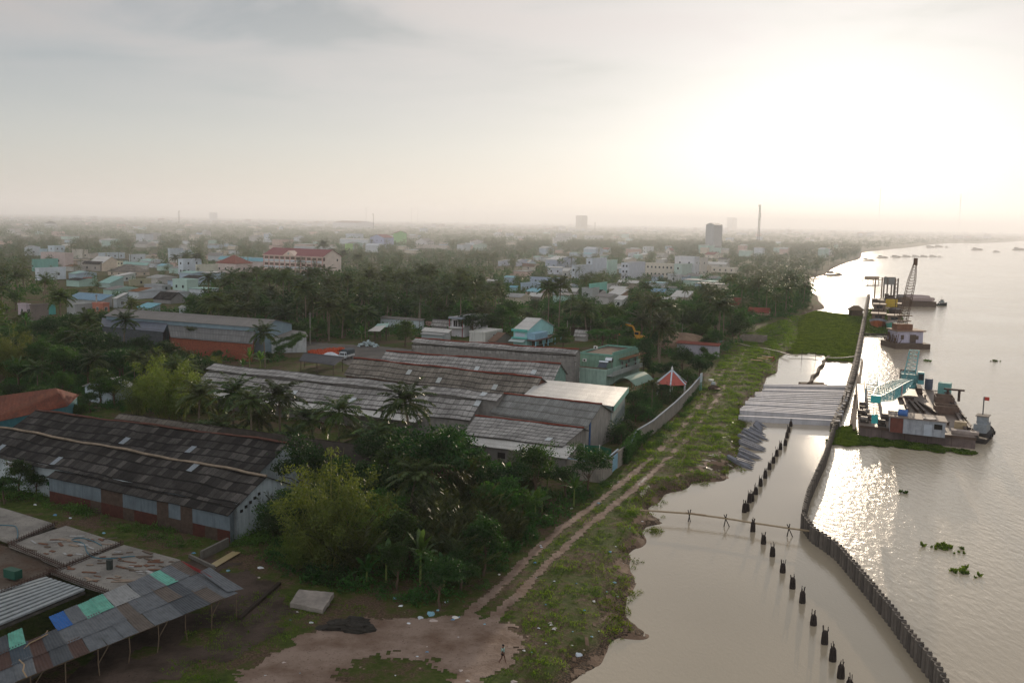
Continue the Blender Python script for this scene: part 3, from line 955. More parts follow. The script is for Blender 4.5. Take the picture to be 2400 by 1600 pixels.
def plant(kind,x,y,s=1.0,rz=None,z=None,label=None,k=None,sz=None):
 k = rnd.randrange(6) if k is None else k
 nvar = {'palm': 6, 'palm_far': 4, 'broad': 6, 'broad_far': 4, 'banana': 4, 'nipa': 3, 'bamboo': 3, 'shrub': 4}.get(kind, 2)
 cm,tm,h,r = veg(kind,k % nvar)
 e = bpy.data.objects.new(NAMES[kind],None)
 C.objects.link(e)
 e.location = (x,y,gz1(x,y) - 0.05 if z is None else z)
 e.rotation_euler = (0,0,rnd.uniform(0,6.28) if rz is None else rz)
 e.scale = (s,s,sz or s)
 c = bpy.data.objects.new('fronds' if 'palm' in NAMES[kind] else 'crown' if kind not in ('banana', 'bamboo', 'shrub') else 'leaves', cm)
 C.objects.link(c)
 c.parent = e
 if tm is not None:
  t_ = bpy.data.objects.new('culms' if kind == 'bamboo' else 'stem' if kind in ('banana', 'shrub') else 'trunk', tm)
  C.objects.link(t_)
  t_.parent = e
 PLANTS.append([e,NAMES[kind],x,y,label])
 return e
def hides(x,y,h,r,zb=0.0,frac=0.3):
 """would a tree here hide something that is seen in the photograph?"""
 px,pb,d = pj((x,y,zb))
 _,ptp,_ = pj((x,y,zb+h))
 w = r*F/d
 x0,x1,y0,y1 = px - w*.75,px+w*.75,ptp,pb
 for a0,a1,b0,b1,dk in KEEP:
  if d >= dk - 2:
   continue
  ox = min(x1,a1) - max(x0,a0)
  oy = min(y1,b1) - max(y0,b0)
  if ox > 0 and oy > 0 and ox > frac*min(a1 - a0,2*w)*.5 and oy > frac*(b1 - b0)*.55:
   return True
 return False
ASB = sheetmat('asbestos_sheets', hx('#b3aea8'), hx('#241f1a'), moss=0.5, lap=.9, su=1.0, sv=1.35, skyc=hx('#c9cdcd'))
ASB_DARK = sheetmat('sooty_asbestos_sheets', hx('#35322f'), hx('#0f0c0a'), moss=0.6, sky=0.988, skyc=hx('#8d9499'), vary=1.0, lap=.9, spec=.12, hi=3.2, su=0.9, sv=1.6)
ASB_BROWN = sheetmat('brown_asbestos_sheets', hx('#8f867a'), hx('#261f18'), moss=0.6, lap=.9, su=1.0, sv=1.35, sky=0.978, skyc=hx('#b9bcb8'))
TIN = sheetmat('tin_sheets', hx('#a7a6a2'), hx('#5a5550'), su=1.1, sv=3.0, sky=2, moss=0.35, rough=0.45, vary=0.3, lap=0.3)
TINW = sheetmat('white_tin_sheets', hx('#d3cfc8'), hx('#8b8378'), su=1.1, sv=3.2, sky=2, moss=0.22, rough=0.4, vary=0.2, lap=0.25)
TING = sheetmat('grey_tin_sheets', hx('#837d77'), hx('#57504a'), su=1.1, sv=9.0, sky=2, moss=0.25, rough=0.5, vary=0.18, lap=0.3)
TINB = sheetmat('blue_grey_tin_sheets', hx('#5d6472'), hx('#33363c'), su=1.0, sv=6.0, sky=2, moss=0.4, rough=0.45, vary=0.3, lap=0.5, corr=0.3)
MINTR = sheetmat('mint_tin_sheets', hx('#8fb9ae'), hx('#5d7f76'), su=1.1, sv=6.0, sky=2, moss=0.2, rough=0.4, vary=0.15, lap=0.2)
CYANR = sheetmat('cyan_tin_sheets', hx('#6fb0bd'), hx('#4a7680'), su=1.1, sv=6.0, sky=2, moss=0.2, rough=0.4, vary=0.15, lap=0.2)
BLUER = sheetmat('blue_tin_sheets', hx('#6f96ad'), hx('#4a6474'), su=1.1, sv=6.0, sky=2, moss=0.2, rough=0.4, vary=0.15, lap=0.2)
REDT = sheetmat('red_roof_tiles', hx('#8c4636'), hx('#4a2219'), su=0.35, sv=0.36, corr=0.35, sky=2, moss=0.35, rough=0.8, vary=0.35, lap=0.5)
ORT = sheetmat('orange_roof_tiles', hx('#7d3d28'), hx('#35180f'), su=0.35, sv=0.30, corr=0.35, sky=2, moss=0.6, rough=0.85, vary=0.5, lap=0.7)
MARO = sheetmat('maroon_roof_sheets', hx('#8a4b4b'), hx('#5f2f30'), su=1.0, sv=8.0, corr=0.3, sky=2, moss=0.15, rough=0.6, vary=0.08, lap=0.15)
CONC = mat('#8b8680', 0.9, 0.35, 0.8, streak=0.5)
CONCD = mat('#55504a', 0.9, 0.4, 0.8, streak=0.5)
REDCAP = mat('#7d3a2c', 0.85, 0.45, 1.5)
GLASS = mat('#2b3134', 0.15, 0.2, 0.5, spec=0.6)
DARKIN = mat('#1d1a18', 0.8)
WOODD = mat('#4f4036', 0.85, 0.4, 2.0)
BRICK = mat('#8f4f3b', 0.9, 0.35, 2.5, streak=0.3)
STEEL = mat('#6a6764', 0.5, 0.3, 1.5, metal=0.3)
WHITE = mat('#d6d4d0', 0.6, 0.15, 1.0)
ROOFM = {'asb': ASB, 'asbd': ASB_DARK, 'asbb': ASB_BROWN, 'tin': TIN, 'tinw': TINW, 'ting': TING, 'tinb': TINB, 'mint': MINTR, 'cyan': CYANR, 'blue': BLUER,
         'red': REDT, 'orange': ORT, 'maroon': MARO, 'conc': CONC, 'concd': CONCD, 'brown': mat('#6d5443', 0.85, 0.3, 0.8), 'rust': mat('#7c5434', .9, .4, 1.0),
         'white': WHITE, 'green': mat('#4d7a67', 0.6, 0.2)}
def wavy_roof(b,a0,a1,e0,e1,th=0.06,nu=24,nv=6,amp=0.05,seed=0,mi=None):
 """sagging roof plane between the top line a0-a1 and the bottom line e0-e1"""
 a0,a1,e0,e1 = map(Vector,(a0,a1,e0,e1))
 q = random.Random(seed)
 ph = [q.uniform(0,6.28) for _ in range(4)]
 lu,lv = (a1 - a0).length,((e0 - a0).length+(e1 - a1).length)/2
 base = len(b.v)
 for lay in (0,1):
  for j in range(nv+1):
   for i in range(nu+1):
    u,v = i/nu,j/nv
    p = (a0*(1 - u)+a1*u)*(1 - v)+(e0*(1 - u)+e1*u)*v
    w = amp*(math.sin(u*lu*.35+ph[0])+.6*math.sin(u*lu*.9+ph[1]+2*v)+.5*math.sin(v*7+ph[2]))
    b.v.append((p.x,p.y,p.z+w - (th if lay else 0)))
 n = (nu+1)*(nv+1)
 k = b.k if mi is None else mi
 up = (a1 - a0).cross(e0 - a0).z < 0
 for j in range(nv):
  for i in range(nu):
   q0 = base+j*(nu+1)+i
   f = (q0,q0+nu+1,q0+nu+2,q0+1)
   uvq = [(lu*i/nu,lv*j/nv),(lu*i/nu,lv*(j+1)/nv),(lu*(i+1)/nu,lv*(j+1)/nv),(lu*(i+1)/nu,lv*j/nv)]
   if not up:
    f,uvq = f[::-1],uvq[::-1]
   b.f.append(f)
   b.uv.append(uvq)
   b.mi.append(k)
   f2 = tuple(x+n for x in f)[::-1]
   b.f.append(f2)
   b.uv.append(uvq[::-1])
   b.mi.append(k)
 edge = [base+i for i in range(nu+1)]+[base+j*(nu+1)+nu for j in range(1,nv+1)]+[base+nv*(nu+1)+i for i in range(nu - 1,-1,-1)]+[base+j*(nu+1) for j in range(nv - 1,0,-1)]
 for x,y in zip(edge,edge[1:]+edge[:1]):
  b.f.append((x,y,y+n,x+n))
  b.uv.append([(0,0)]*4)
  b.mi.append(k)
def shed(name, label, P0, P1, zr, wf, zf, wb, zb, roof, wall, cap=REDCAP, cat='shed', vis=None, seed=1, lm=None, amp=0.09, gap=None):
 """long shed: ridge P0-P1, front slope of plan width wf down to zf, back slope wb down to zb"""
 P0,P1 = Vector((P0[0],P0[1],0)),Vector((P1[0],P1[1],0))
 ax = (P1 - P0).normalized()
 pp = Vector((-ax.y,ax.x,0))
 if pp.y < 0:
  pp = -pp
 L = (P1 - P0).length
 e = thing(name,label,cat,(P0 - pp*wf)[:3])
 Z = Vector((0,0,1))
 b = MB()
 i = 0.35
 w0,w1 = P0+ax*i,P1 - ax*i
 f0,f1 = w0 - pp*(wf - .5),w1 - pp*(wf - .5)
 b0,b1 = w0+pp*(wb - .5),w1+pp*(wb - .5)
 zf_,zb_ = zf+.5*(zr - zf)/wf - .1,zb+.5*(zr - zb)/max(wb,.6) - .1
 b.poly([f0,f1,f1+Z*zf_,f0+Z*zf_])
 b.poly([b1,b0,b0+Z*zb_,b1+Z*zb_])
 b.poly([f1,w1,b1,b1+Z*zb_,w1+Z*(zr - .1),f1+Z*zf_])
 b.poly([b0,w0,f0,f0+Z*zf_,w0+Z*(zr - .1),b0+Z*zb_])
 b.build('wall', wall, e)
 nu = max(8,int(L/1.6))
 b = MB()
 wavy_roof(b,P0+Z*zr,P1+Z*zr,P0 - pp*wf+Z*zf,P1 - pp*wf+Z*zf,seed=seed,nu=nu,amp=amp)
 b.build('roof_slope', roof, e)
 if wb > 0.7:
  b = MB()
  wavy_roof(b,P0+Z*zr,P1+Z*zr,P0+pp*wb+Z*zb,P1+pp*wb+Z*zb,seed=seed,nu=nu,amp=amp*.5)
  b.build('roof_slope', roof, e)
 if cap:
  b = MB()
  pts = [P0+ax*(L*t/nu)+Z*(zr+.1+amp*(math.sin(L*t/nu*.35)+.5*math.sin(t*1.7+seed))) for t in range(nu+1)]
  b.tube(pts,.17,5)
  b.build('ridge_cap', cap, e)
 foot(P0 - pp*wf,ax,pp,L,wf+wb)
 if vis:
  for v in vis:
   keep(*v,P0 - pp*wf)
 if lm:
  LM.append((lm,((P0+P1)/2)))
 return e
def windows(e, x0, x1, y, z0, n, w, h, axis='x', frame=WHITE, pane=GLASS, near=True, name='window', sgn=-1):
 """n windows along a wall in the local axes of e; axis x: wall at constant y"""
 for i in range(n):
  c = x0+(x1 - x0)*(i+.5)/n
  b = MB()
  t = .07
  if axis == 'x':
   y0_,y1_ = (y - .06,y+.03) if sgn < 0 else (y - .03,y+.06)
   if near:
    for a,bb,c0,c1 in ((c - w/2 - t,c - w/2,z0 - t,z0+h+t),(c+w/2,c+w/2+t,z0 - t,z0+h+t),(c - w/2,c+w/2,z0 - t,z0),(c - w/2,c+w/2,z0+h,z0+h+t),(c - .03,c+.03,z0,z0+h)):
     b.box(a,bb,y0_,y1_,c0,c1)
    f = b.build(name,frame,e)
    b = MB()
    yy = y - .025 if sgn < 0 else y+.025
    b.box(c - w/2,c+w/2,min(yy,y),max(yy,y),z0,z0+h)
    b.build('pane', pane, f)
   else:
    b.box(c - w/2,c+w/2,y0_,y1_,z0,z0+h)
    b.build(name,pane,e)
  else:
   x_ = y
   a0,a1 = (x_ - .03,x_+.06)
   if near:
    for a,bb,c0,c1 in ((c - w/2 - t,c - w/2,z0 - t,z0+h+t),(c+w/2,c+w/2+t,z0 - t,z0+h+t),(c - w/2,c+w/2,z0 - t,z0),(c - w/2,c+w/2,z0+h,z0+h+t),(c - .03,c+.03,z0,z0+h)):
     b.box(a0,a1,a,bb,c0,c1)
    f = b.build(name,frame,e)
    b = MB()
    b.box(x_,x_+.025,c - w/2,c+w/2,z0,z0+h)
    b.build('pane', pane, f)
   else:
    b.box(a0,a1,c - w/2,c+w/2,z0,z0+h)
    b.build(name,pane,e)
def solve(fn,target,lo=0.3,hi=120.0):
 f0 = fn(lo) - target
 for _ in range(34):
  m_ = (lo+hi)/2
  v = fn(m_) - target
  if (v > 0) == (f0 > 0):
   lo = m_
  else:
   hi = m_
 return (lo+hi)/2
def pale(c,k=.28):
 v = [int(c[i:i+2],16) for i in (1,3,5)]
 return '#%02x%02x%02x' % tuple(int(x + (238 - x) * k) if x < 238 else x for x in v)
def house(name, label, px, yt, yb, wf, ws, wall, roof='tin', rk='flat', rh=1.8, win=(0, 0, 1), lm=None, rot=0.0, cat='house', trim=None, streak=0.25, vis=True, group=None, maxl=60, over=.35, fl=1.0):
 """house whose nearest upright edge stands at px from yb up to yt; wf/ws: pixel widths of the face to the left and to the right of it"""
 c,s_ = math.cos(R(rot)),math.sin(R(rot))
 A = Vector((GA.x*c - GA.y*s_,GA.x*s_+GA.y*c,0))
 B = Vector((-A.y,A.x,0))
 P = at(px,yb,0)
 h = solve(lambda t: -pj(P+Vector((0,0,t)))[1],-yt,.5,90)
 Lf = min(maxl,solve(lambda t: -pj(P - A*t)[0],-(px - wf),.4)) if wf > 0.5 else 4.0
 Ls = min(maxl,solve(lambda t: pj(P+B*t)[0],px+ws,.4)) if ws > 0.5 else 5.0
 D = pj(P)[2]
 near = D < 420
 O = P - A*Lf
 e = thing(name,label,cat,(O.x,O.y,-0.02),math.atan2(A.y,A.x),group=group,local=True)
 wall = pale(wall)
 wm = mat(wall,0.8,0.16,0.35,streak=streak)
 rm = ROOFM[roof]
 tm = mat(trim,.75,.15) if trim else wm
 b = MB()
 hh = h if rk != 'flat' else h - .55
 b.box(0,Lf,0,Ls,0,hh)
 if rk == 'gy':        # ridge along the depth, gable faces front
  b.poly([(0,0,h),(Lf,0,h),(Lf/2,0,h+rh)])
  b.poly([(Lf,Ls,h),(0,Ls,h),(Lf/2,Ls,h+rh)])
 elif rk == 'gx':
  b.poly([(Lf,0,h),(Lf,Ls,h),(Lf,Ls/2,h+rh)])
  b.poly([(0,Ls,h),(0,0,h),(0,Ls/2,h+rh)])
 w = b.build('wall', wm, e)
 b = MB()
 ov = over
 def slab(p0,p1,p2,p3):
  p0,p1,p2,p3 = map(Vector,(p0,p1,p2,p3))
  wavy_roof(b,p0,p1,p3,p2,th=.1,nu=6,nv=2,amp=0.0)
 if rk == 'flat':
  b.box(-.1,Lf+.1,-.1,.12,h - .55,h)
  b.box(-.1,Lf+.1,Ls - .12,Ls+.1,h - .55,h)
  b.box(-.1,.12,.12,Ls - .12,h - .55,h)
  b.box(Lf - .12,Lf+.1,.12,Ls - .12,h - .55,h)
  b.build('parapet', tm, e)
  b = MB()
  b.par((.12,.12,h - .3),(Lf - .24,0,0),(0,Ls - .24,0))
  b.build('roof', rm, e)
 else:
  if rk == 'gy':
   sl = rh/(Lf/2)
   slab((Lf/2,-ov,h+rh+.1),(Lf/2,Ls+ov,h+rh+.1),(-ov,Ls+ov,h+.1 - sl*ov),(-ov,-ov,h+.1 - sl*ov))
   slab((Lf/2,-ov,h+rh+.1),(Lf/2,Ls+ov,h+rh+.1),(Lf+ov,Ls+ov,h+.1 - sl*ov),(Lf+ov,-ov,h+.1 - sl*ov))
  elif rk == 'gx':
   sl = rh/(Ls/2)
   slab((-ov,Ls/2,h+rh+.1),(Lf+ov,Ls/2,h+rh+.1),(Lf+ov,-ov,h+.1 - sl*ov),(-ov,-ov,h+.1 - sl*ov))
   slab((-ov,Ls/2,h+rh+.1),(Lf+ov,Ls/2,h+rh+.1),(Lf+ov,Ls+ov,h+.1 - sl*ov),(-ov,Ls+ov,h+.1 - sl*ov))
  elif rk == 'shed':
   slab((-ov,Ls+ov,h+rh+.1),(Lf+ov,Ls+ov,h+rh+.1),(Lf+ov,-ov,h+.08),(-ov,-ov,h+.08))
  elif rk == 'hip':
   q = min(Lf,Ls)/2
   if Lf >= Ls:
    r0,r1 = (q,Ls/2,h+rh),(Lf - q,Ls/2,h+rh)
    b.poly([(-ov,-ov,h),(Lf+ov,-ov,h),r1,r0],uv=[(0,5),(Lf,5),(Lf - q,0),(q,0)])
    b.poly([(Lf+ov,Ls+ov,h),(-ov,Ls+ov,h),r0,r1],uv=[(0,5),(Lf,5),(Lf - q,0),(q,0)])
    b.poly([(Lf+ov,-ov,h),(Lf+ov,Ls+ov,h),r1],uv=[(0,5),(Ls,5),(Ls/2,0)])
    b.poly([(-ov,Ls+ov,h),(-ov,-ov,h),r0],uv=[(0,5),(Ls,5),(Ls/2,0)])
   else:
    r0,r1 = (Lf/2,q,h+rh),(Lf/2,Ls - q,h+rh)
    b.poly([(-ov,-ov,h),(Lf+ov,-ov,h),r0],uv=[(0,5),(Lf,5),(Lf/2,0)])
    b.poly([(Lf+ov,Ls+ov,h),(-ov,Ls+ov,h),r1],uv=[(0,5),(Lf,5),(Lf/2,0)])
    b.poly([(Lf+ov,-ov,h),(Lf+ov,Ls+ov,h),r1,r0],uv=[(0,5),(Ls,5),(Ls - q,0),(q,0)])
    b.poly([(-ov,Ls+ov,h),(-ov,-ov,h),r0,r1],uv=[(0,5),(Ls,5),(Ls - q,0),(q,0)])
   b.box(-ov+.05,Lf+ov - .05,-ov+.05,Ls+ov - .05,h - .15,h - .01)
  b.build('roof', rm, e)
  if rk == 'shed' and rh > .3:
   b = MB()
   b.poly([(Lf,0,h),(Lf,Ls,h),(Lf,Ls,h+rh)])
   b.poly([(0,Ls,h),(0,0,h),(0,Ls,h+rh)])
   b.poly([(Lf,Ls,h),(0,Ls,h),(0,Ls,h+rh),(Lf,Ls,h+rh)])
   b.build('gable_wall', wm, e)
 nf,ns,st = win
 for k in range(st):
  z0 = (h - .5)/st*k+(h - .5)/st*.38
  wh = min(1.3,h/st*.38)
  if nf:
   windows(e,.4,Lf - .4,0,z0,nf,min(1.1,Lf/nf*.5),wh,near=near)
  if ns:
   windows(e, .8, Ls - .8, Lf, z0, ns, min(1.2, Ls / ns * .5), wh, axis='y', near=near)
 foot(O,A,B,Lf,Ls)
 if vis:
  top = yt - (rh * F / D if rk in ('gy', 'gx', 'hip', 'shed') else 3)
  keep(px - max(wf,2),px+max(ws,2),top,yt+(yb - yt)*.52,P)
 if lm:
  LM.append((lm,P+(B*Ls - A*Lf)/2))
 e['_dims'] = (Lf, Ls, h)
 return e,Lf,Ls,h,A,B,O
def pw(P0,P1,px,py,z):
 """plan distance from the ridge line to a point seen at px,py and height z"""
 q = at(px,py,z)
 P0,P1 = Vector((P0[0],P0[1],0)),Vector((P1[0],P1[1],0))
 ax = (P1 - P0).normalized()
 d = Vector((q.x,q.y,0)) - P0
 return abs(d.x*-ax.y+d.y*ax.x)
def slabroof(e,name,tl,tr,bl,br,m,th=.08,nu=20,nv=4,amp=.03,seed=0):
 b = MB()
 wavy_roof(b,tl,tr,bl,br,th=th,nu=nu,nv=nv,amp=amp,seed=seed)
 return b.build(name,m,e)
def pxroof(name, label, tl, tr, bl, br, roof, wall, cat='shed', back=0.0, zb=None, lm=None, vis=True, amp=.03, cap=None, inset=.4, openw=False):
 """roof slope whose four corners are seen at (px,py) and stand at height z, on its own walls"""
 TL,TR,BL,BR = [at(*q) for q in (tl,tr,bl,br)]
 e = thing(name,label,cat,(BL.x,BL.y,0))
 slabroof(e, 'roof', TL, TR, BL, BR, roof, amp=amp, nu=max(6, int((TR - TL).length / 2)))
 Z = Vector((0,0,1))
 pp = Vector((-(TR - TL).y,(TR - TL).x,0)).normalized()
 if pp.y < 0:
  pp = -pp
 KL,KR = TL.copy(),TR.copy()
 if back:
  KL,KR = TL+pp*back,TR+pp*back
  KL.z = KR.z = zb if zb is not None else BL.z
  slabroof(e, 'roof', TL, TR, KL, KR, roof, amp=amp, nu=12)
 if cap:
  b = MB()
  n = 14
  b.tube([TL.lerp(TR,i/n)+Z*(.08+.03*math.sin(i*2.3)) for i in range(n+1)],.15,5)
  b.build('ridge_cap', cap, e)
 cen = (BL+BR+KL+KR)/4
 def ins(p):
  d = Vector((cen.x - p.x,cen.y - p.y,0))
  return p+d.normalized()*inset*1.3
 bl_,br_,kl,kr,tl_,tr_ = map(ins,(BL,BR,KL,KR,TL,TR))
 g = lambda p: Vector((p.x,p.y,0))
 dz = Z*.12
 if openw:
  b = MB()
  for p in (bl_,br_,kl,kr,(bl_+br_)/2):
   b.tube([g(p),p - dz],.09,6)
   b.build('post', WOODD, e)
   b = MB()
 else:
  b = MB()
  b.poly([g(bl_),g(br_),br_ - dz,bl_ - dz])
  b.poly([g(kr),g(kl),kl - dz,kr - dz])
  if back:
   tl2 = bl_.lerp(kl,(TL - BL).length/((TL - BL).length+back))
   tr2 = br_.lerp(kr,(TR - BR).length/((TR - BR).length+back))
   tl2.z,tr2.z = TL.z,TR.z
   b.poly([g(br_),g(kr),kr - dz,tr2 - dz,br_ - dz])
   b.poly([g(kl),g(bl_),bl_ - dz,tl2 - dz,kl - dz])
  else:
   b.poly([g(br_),g(kr),kr - dz,br_ - dz])
   b.poly([g(kl),g(bl_),bl_ - dz,kl - dz])
  b.build('wall', wall, e)
 ax = (BR - BL)
 ax.z = 0
 L = ax.length
 ax.normalize()
 py_ = Vector((-ax.y,ax.x,0))
 d = KL - BL
 foot(BL,ax,py_,L,abs(d.dot(py_)))
 if vis:
  ps = [pj(p) for p in (TL,TR,BL,BR)]
  KEEP.append((min(p[0] for p in ps),max(p[0] for p in ps),min(p[1] for p in ps),max(p[1] for p in ps),pj(BL)[2]))
 if lm:
  LM.append((lm,(BL+TR)/2))
 return e,TL,TR,BL,BR
def ext(P0,P1,l,r_):
 P0,P1 = Vector(P0),Vector(P1)
 d = (P1 - P0).normalized()
 return P0 - d*l,P1+d*r_
WALLW = mat('#a9b2b4', 0.85, 0.3, 0.5, streak=0.7)
P0,P1 = at(0,1001,6.5),at(625,1116,6.5)
P0,P1 = ext(P0,P1,16,0)
wfull = pw(P0,P1,523,1203,3.5)
k_ = (6.5 - 3.5)/wfull
wm = wfull*.80
S1 = shed('long_shed', 'long dark sooty-roofed shed with a whitewashed gable end, beside the weedy yard', P0, P1, 6.5, wm, 6.5 - k_ * wm, 7.0, 3.4, ASB_DARK, WALLW,
          cap=mat('#8a7a68', .85, .4, 1.0), vis=[(0, 520, 1010, 1190), (520, 640, 1120, 1200)], lm='the long dark shed with the white gable')
ax = (Vector((P1.x,P1.y,0)) - Vector((P0.x,P0.y,0))).normalized()
pp = Vector((-ax.y,ax.x,0))
pp = pp if pp.y > 0 else -pp
Lr = (P1 - P0).length
u0 = (at(100,1108,4.0) - P0).dot(ax)
g0 = Vector((P0.x,P0.y,0))
a0,a1 = g0+ax*u0 - pp*wm,g0+ax*Lr - pp*wm
zt = 6.5 - k_*wm - .10
slabroof(S1, 'lean_to_roof', a0 + Vector((0, 0, zt)), a1 + Vector((0, 0, zt)), a0 - pp * (wfull - wm) + Vector((0, 0, 3.4)), a1 - pp * (wfull - wm) + Vector((0, 0, 3.4)), ASB_DARK, nu=26, nv=2, amp=.04)
b = MB()
c0,c1 = a0 - pp*(wfull - wm - .3),a1 - pp*(wfull - wm - .3)
b.k = 0
n = 16
q = random.Random(5)
for i in range(n):
 s0,s1 = c0.lerp(c1,i/n),c0.lerp(c1,(i+1)/n)
 m_ = q.choice([0,0,1,2])
 zz0 = 1.5
 b.poly([s0,s1,s1+Vector((0,0,zz0)),s0+Vector((0,0,zz0))],mi=1 if m_ == 1 else 2 if q.random() < .3 else 1)
 b.poly([s0+Vector((0,0,zz0)),s1+Vector((0,0,zz0)),s1+Vector((0,0,3.3)),s0+Vector((0,0,3.3))],mi=0 if m_ != 2 else 2)
e1 = c1
b.poly([c1,a1 - ax*.35,a1 - ax*.35+Vector((0,0,zt - .1)),c1+Vector((0,0,3.3))],mi=0)
b.build('side_wall', [mat('#69747a', .85, .3, .5, streak=.7), mat('#4e2a20', .9, .4, 2.0), WOODD], S1)
for i in range(5):
 b = MB()
 t = .18+i*.13
 m0 = g0+ax*(Lr - .34)
 p_ = m0 - pp*(wm*(1 - t*1.1))+Vector((0,0,2.6+2.6*t))
 b.boxo(p_,ax*.05,pp*.42,(0,0,.34))
 b.build('vent_hole', DARKIN, S1)
sg0,sg1 = at(14,1077,3.45),at(62,1089,3.45)
wl0 = g0 - pp*(wm - .45)
def on_wall(px,py):
 """where the ray through px,py meets the front wall of the shed"""
 d = (at(px,py,0) - CAM).normalized()
 nrm = pp
 t = (wl0 - CAM).dot(nrm)/d.dot(nrm)
 return CAM+d*t
q0,q1 = on_wall(14,1077),on_wall(64,1089)
q2 = on_wall(15,1092)
hgt = abs(q0.z - q2.z)
sb = thing('signboard', 'white wall signboard with dark red lettering under the eave of the dark shed', 'sign', q2 - pp * .05)
b = MB()
dirx = (Vector((q1.x,q1.y,0)) - Vector((q0.x,q0.y,0))).normalized()
ln = (Vector((q1.x,q1.y,0)) - Vector((q0.x,q0.y,0))).length
sz = q2.z
o_ = Vector((q0.x,q0.y,sz)) - pp*.12
b.boxo(o_,dirx*ln,pp*.08,(0,0,hgt))
b.build('board', mat('#b9bec0', .6, .1), sb)
cu = bpy.data.curves.new('lettering', 'FONT')
cu.body = 'PHƯỚC HƯƠNG'
cu.extrude = .01
cu.size = 1.0
to = bpy.data.objects.new('tmp', cu)
C.objects.link(to)
bpy.context.view_layer.update()
dg = bpy.context.evaluated_depsgraph_get()
me = bpy.data.meshes.new_from_object(to.evaluated_get(dg))
bpy.data.objects.remove(to)
co = np.array([v.co[:] for v in me.vertices])
w_ = co[:,0].max() - co[:,0].min()
h_ = co[:,1].max() - min(0,co[:,1].min())
sx,sy_ = ln*.9/w_,hgt*.72/h_
for v in me.vertices:
 x,y,z = v.co
 p_ = o_+dirx*(ln*.05+(x - co[:,0].min())*sx)+Vector((0,0,hgt*.16+y*sy_)) - pp*(.03+z) - Vector(ORG[sb.name])
 v.co = p_
me.materials.append(mat('#5c1f22', .6, .1))
lt = bpy.data.objects.new('lettering', me)
C.objects.link(lt)
lt.parent = sb
P0,P1 = at(84,962,7),at(676,1038,7)
shed('long_shed', 'second dark sooty shed just behind the one with the white gable', P0, P1, 7, 8.0, 3.6, 5.5, 4.4, ASB_DARK, WALLW, cap=mat('#5a3a30', .85, .4), vis=[(90, 640, 965, 1060)], seed=3, lm='the second dark shed')
pxroof('low_shed', 'low brown-roofed shed between the second dark shed and the palm row', (281, 967, 6.2), (883, 1047, 6.2), (240, 1004, 3.6), (862, 1088, 3.2), ASB_BROWN, mat('#4b443d', .9, .3), lm='the low brown shed', vis=False)
P0,P1 = at(503,852,7.5),at(1180,922,7.5)
M1 = shed('long_shed', 'longest asbestos-roofed shed with a raised ridge strip, running behind the palm row', P0, P1, 7.5, 2.6, 6.7, 2.6, 6.7, ASB, CONC, cap=None, vis=[(510, 1110, 858, 930)], lm='the longest asbestos shed', seed=4)
ax = (Vector((P1.x,P1.y,0)) - Vector((P0.x,P0.y,0))).normalized()
pp = Vector((-ax.y,ax.x,0))
pp = pp if pp.y > 0 else -pp
g0,g1 = Vector((P0.x,P0.y,0)) - pp*2.2,Vector((P1.x,P1.y,0)) - pp*2.2
Z = Vector((0,0,1))
wE = pw(P0,P1,1100,985,3.6)
slabroof(M1, 'roof_slope', g0 + Z * 6.3, g1 + Z * 6.3 - ax * 3, g0 - pp * (wE - 2.2) + Z * 3.6, g1 - ax * 3 - pp * (wE - 2.2) + Z * 3.6, ASB, nu=44, nv=7, amp=.06)
slabroof(M1, 'roof_slope', g0 + pp * 4.4 + Z * 6.3, g1 + pp * 4.4 + Z * 6.3, g0 + pp * 8.5 + Z * 4.6, g1 + pp * 8.5 + Z * 4.6, ASB, nu=30, nv=3)
slabroof(M1, 'lean_to_roof', g0 - pp * (wE - 2.0) + Z * 3.35, g1 - ax * 12 - pp * (wE - 2.0) + Z * 3.35, g0 - pp * (wE + .6) + Z * 2.9, g1 - ax * 12 - pp * (wE + .6) + Z * 2.9, TINW, nu=30, nv=2)
b = MB()
f0,f1 = g0 - pp*(wE - 2.6)+ax*.4,g1 - pp*(wE - 2.6) - ax*3.4
k0,k1 = g0+pp*8,g1+pp*8
b.poly([f0,f1,f1+Z*3.3,f0+Z*3.3])
b.poly([f1,g1 - ax*3.4,g1 - ax*3.4+Z*6.1,f1+Z*3.3])
b.poly([k0+ax*.4,f0,f0+Z*3.3,g0+ax*.4+Z*6.1,k0+ax*.4+Z*4.3])
b.build('wall', CONC, M1)
foot(g0 - pp*(wE+.6),ax,pp,(P1 - P0).length,wE+9)
KEEP.append((1010,1175,925,985,pj(f1)[2]))
KEEP.append((850,1000,925,965,pj(f1)[2]))
P0,P1 = at(829,839,7),at(1270,886,7)
shed('long_shed', 'asbestos shed with a red ridge line, second from the palm row', P0, P1, 7, pw(P0, P1, 775, 875, 3.8), 3.8, 6.0, 4.2, ASB_BROWN, mat('#6d4a3c', .9, .3, 2), vis=[(800, 1240, 845, 915)], seed=6, lm='the red-ridged shed')
P0,P1 = at(905,823,7),at(1315,853,7)
shed('long_shed', 'asbestos shed ending in a pale green gable beside the green balcony house', P0, P1, 7, pw(P0, P1, 883, 842, 4.2), 4.0, 5.0, 4.2, ASB, mat('#7d9a8e', .85, .3, 1), vis=[(900, 1300, 828, 862)], seed=7)
P0,P1 = at(974,793,8),at(1357,820,8)
M4 = shed('long_shed', 'farthest asbestos shed of the group, in front of the turquoise house', P0, P1, 8, 2.4, 7.3, 2.4, 7.3, ASB, CONC, vis=[(990, 1340, 800, 845)], seed=8, lm='the farthest asbestos shed')
ax = (Vector((P1.x,P1.y,0)) - Vector((P0.x,P0.y,0))).normalized()
pp = Vector((-ax.y,ax.x,0))
pp = pp if pp.y > 0 else -pp
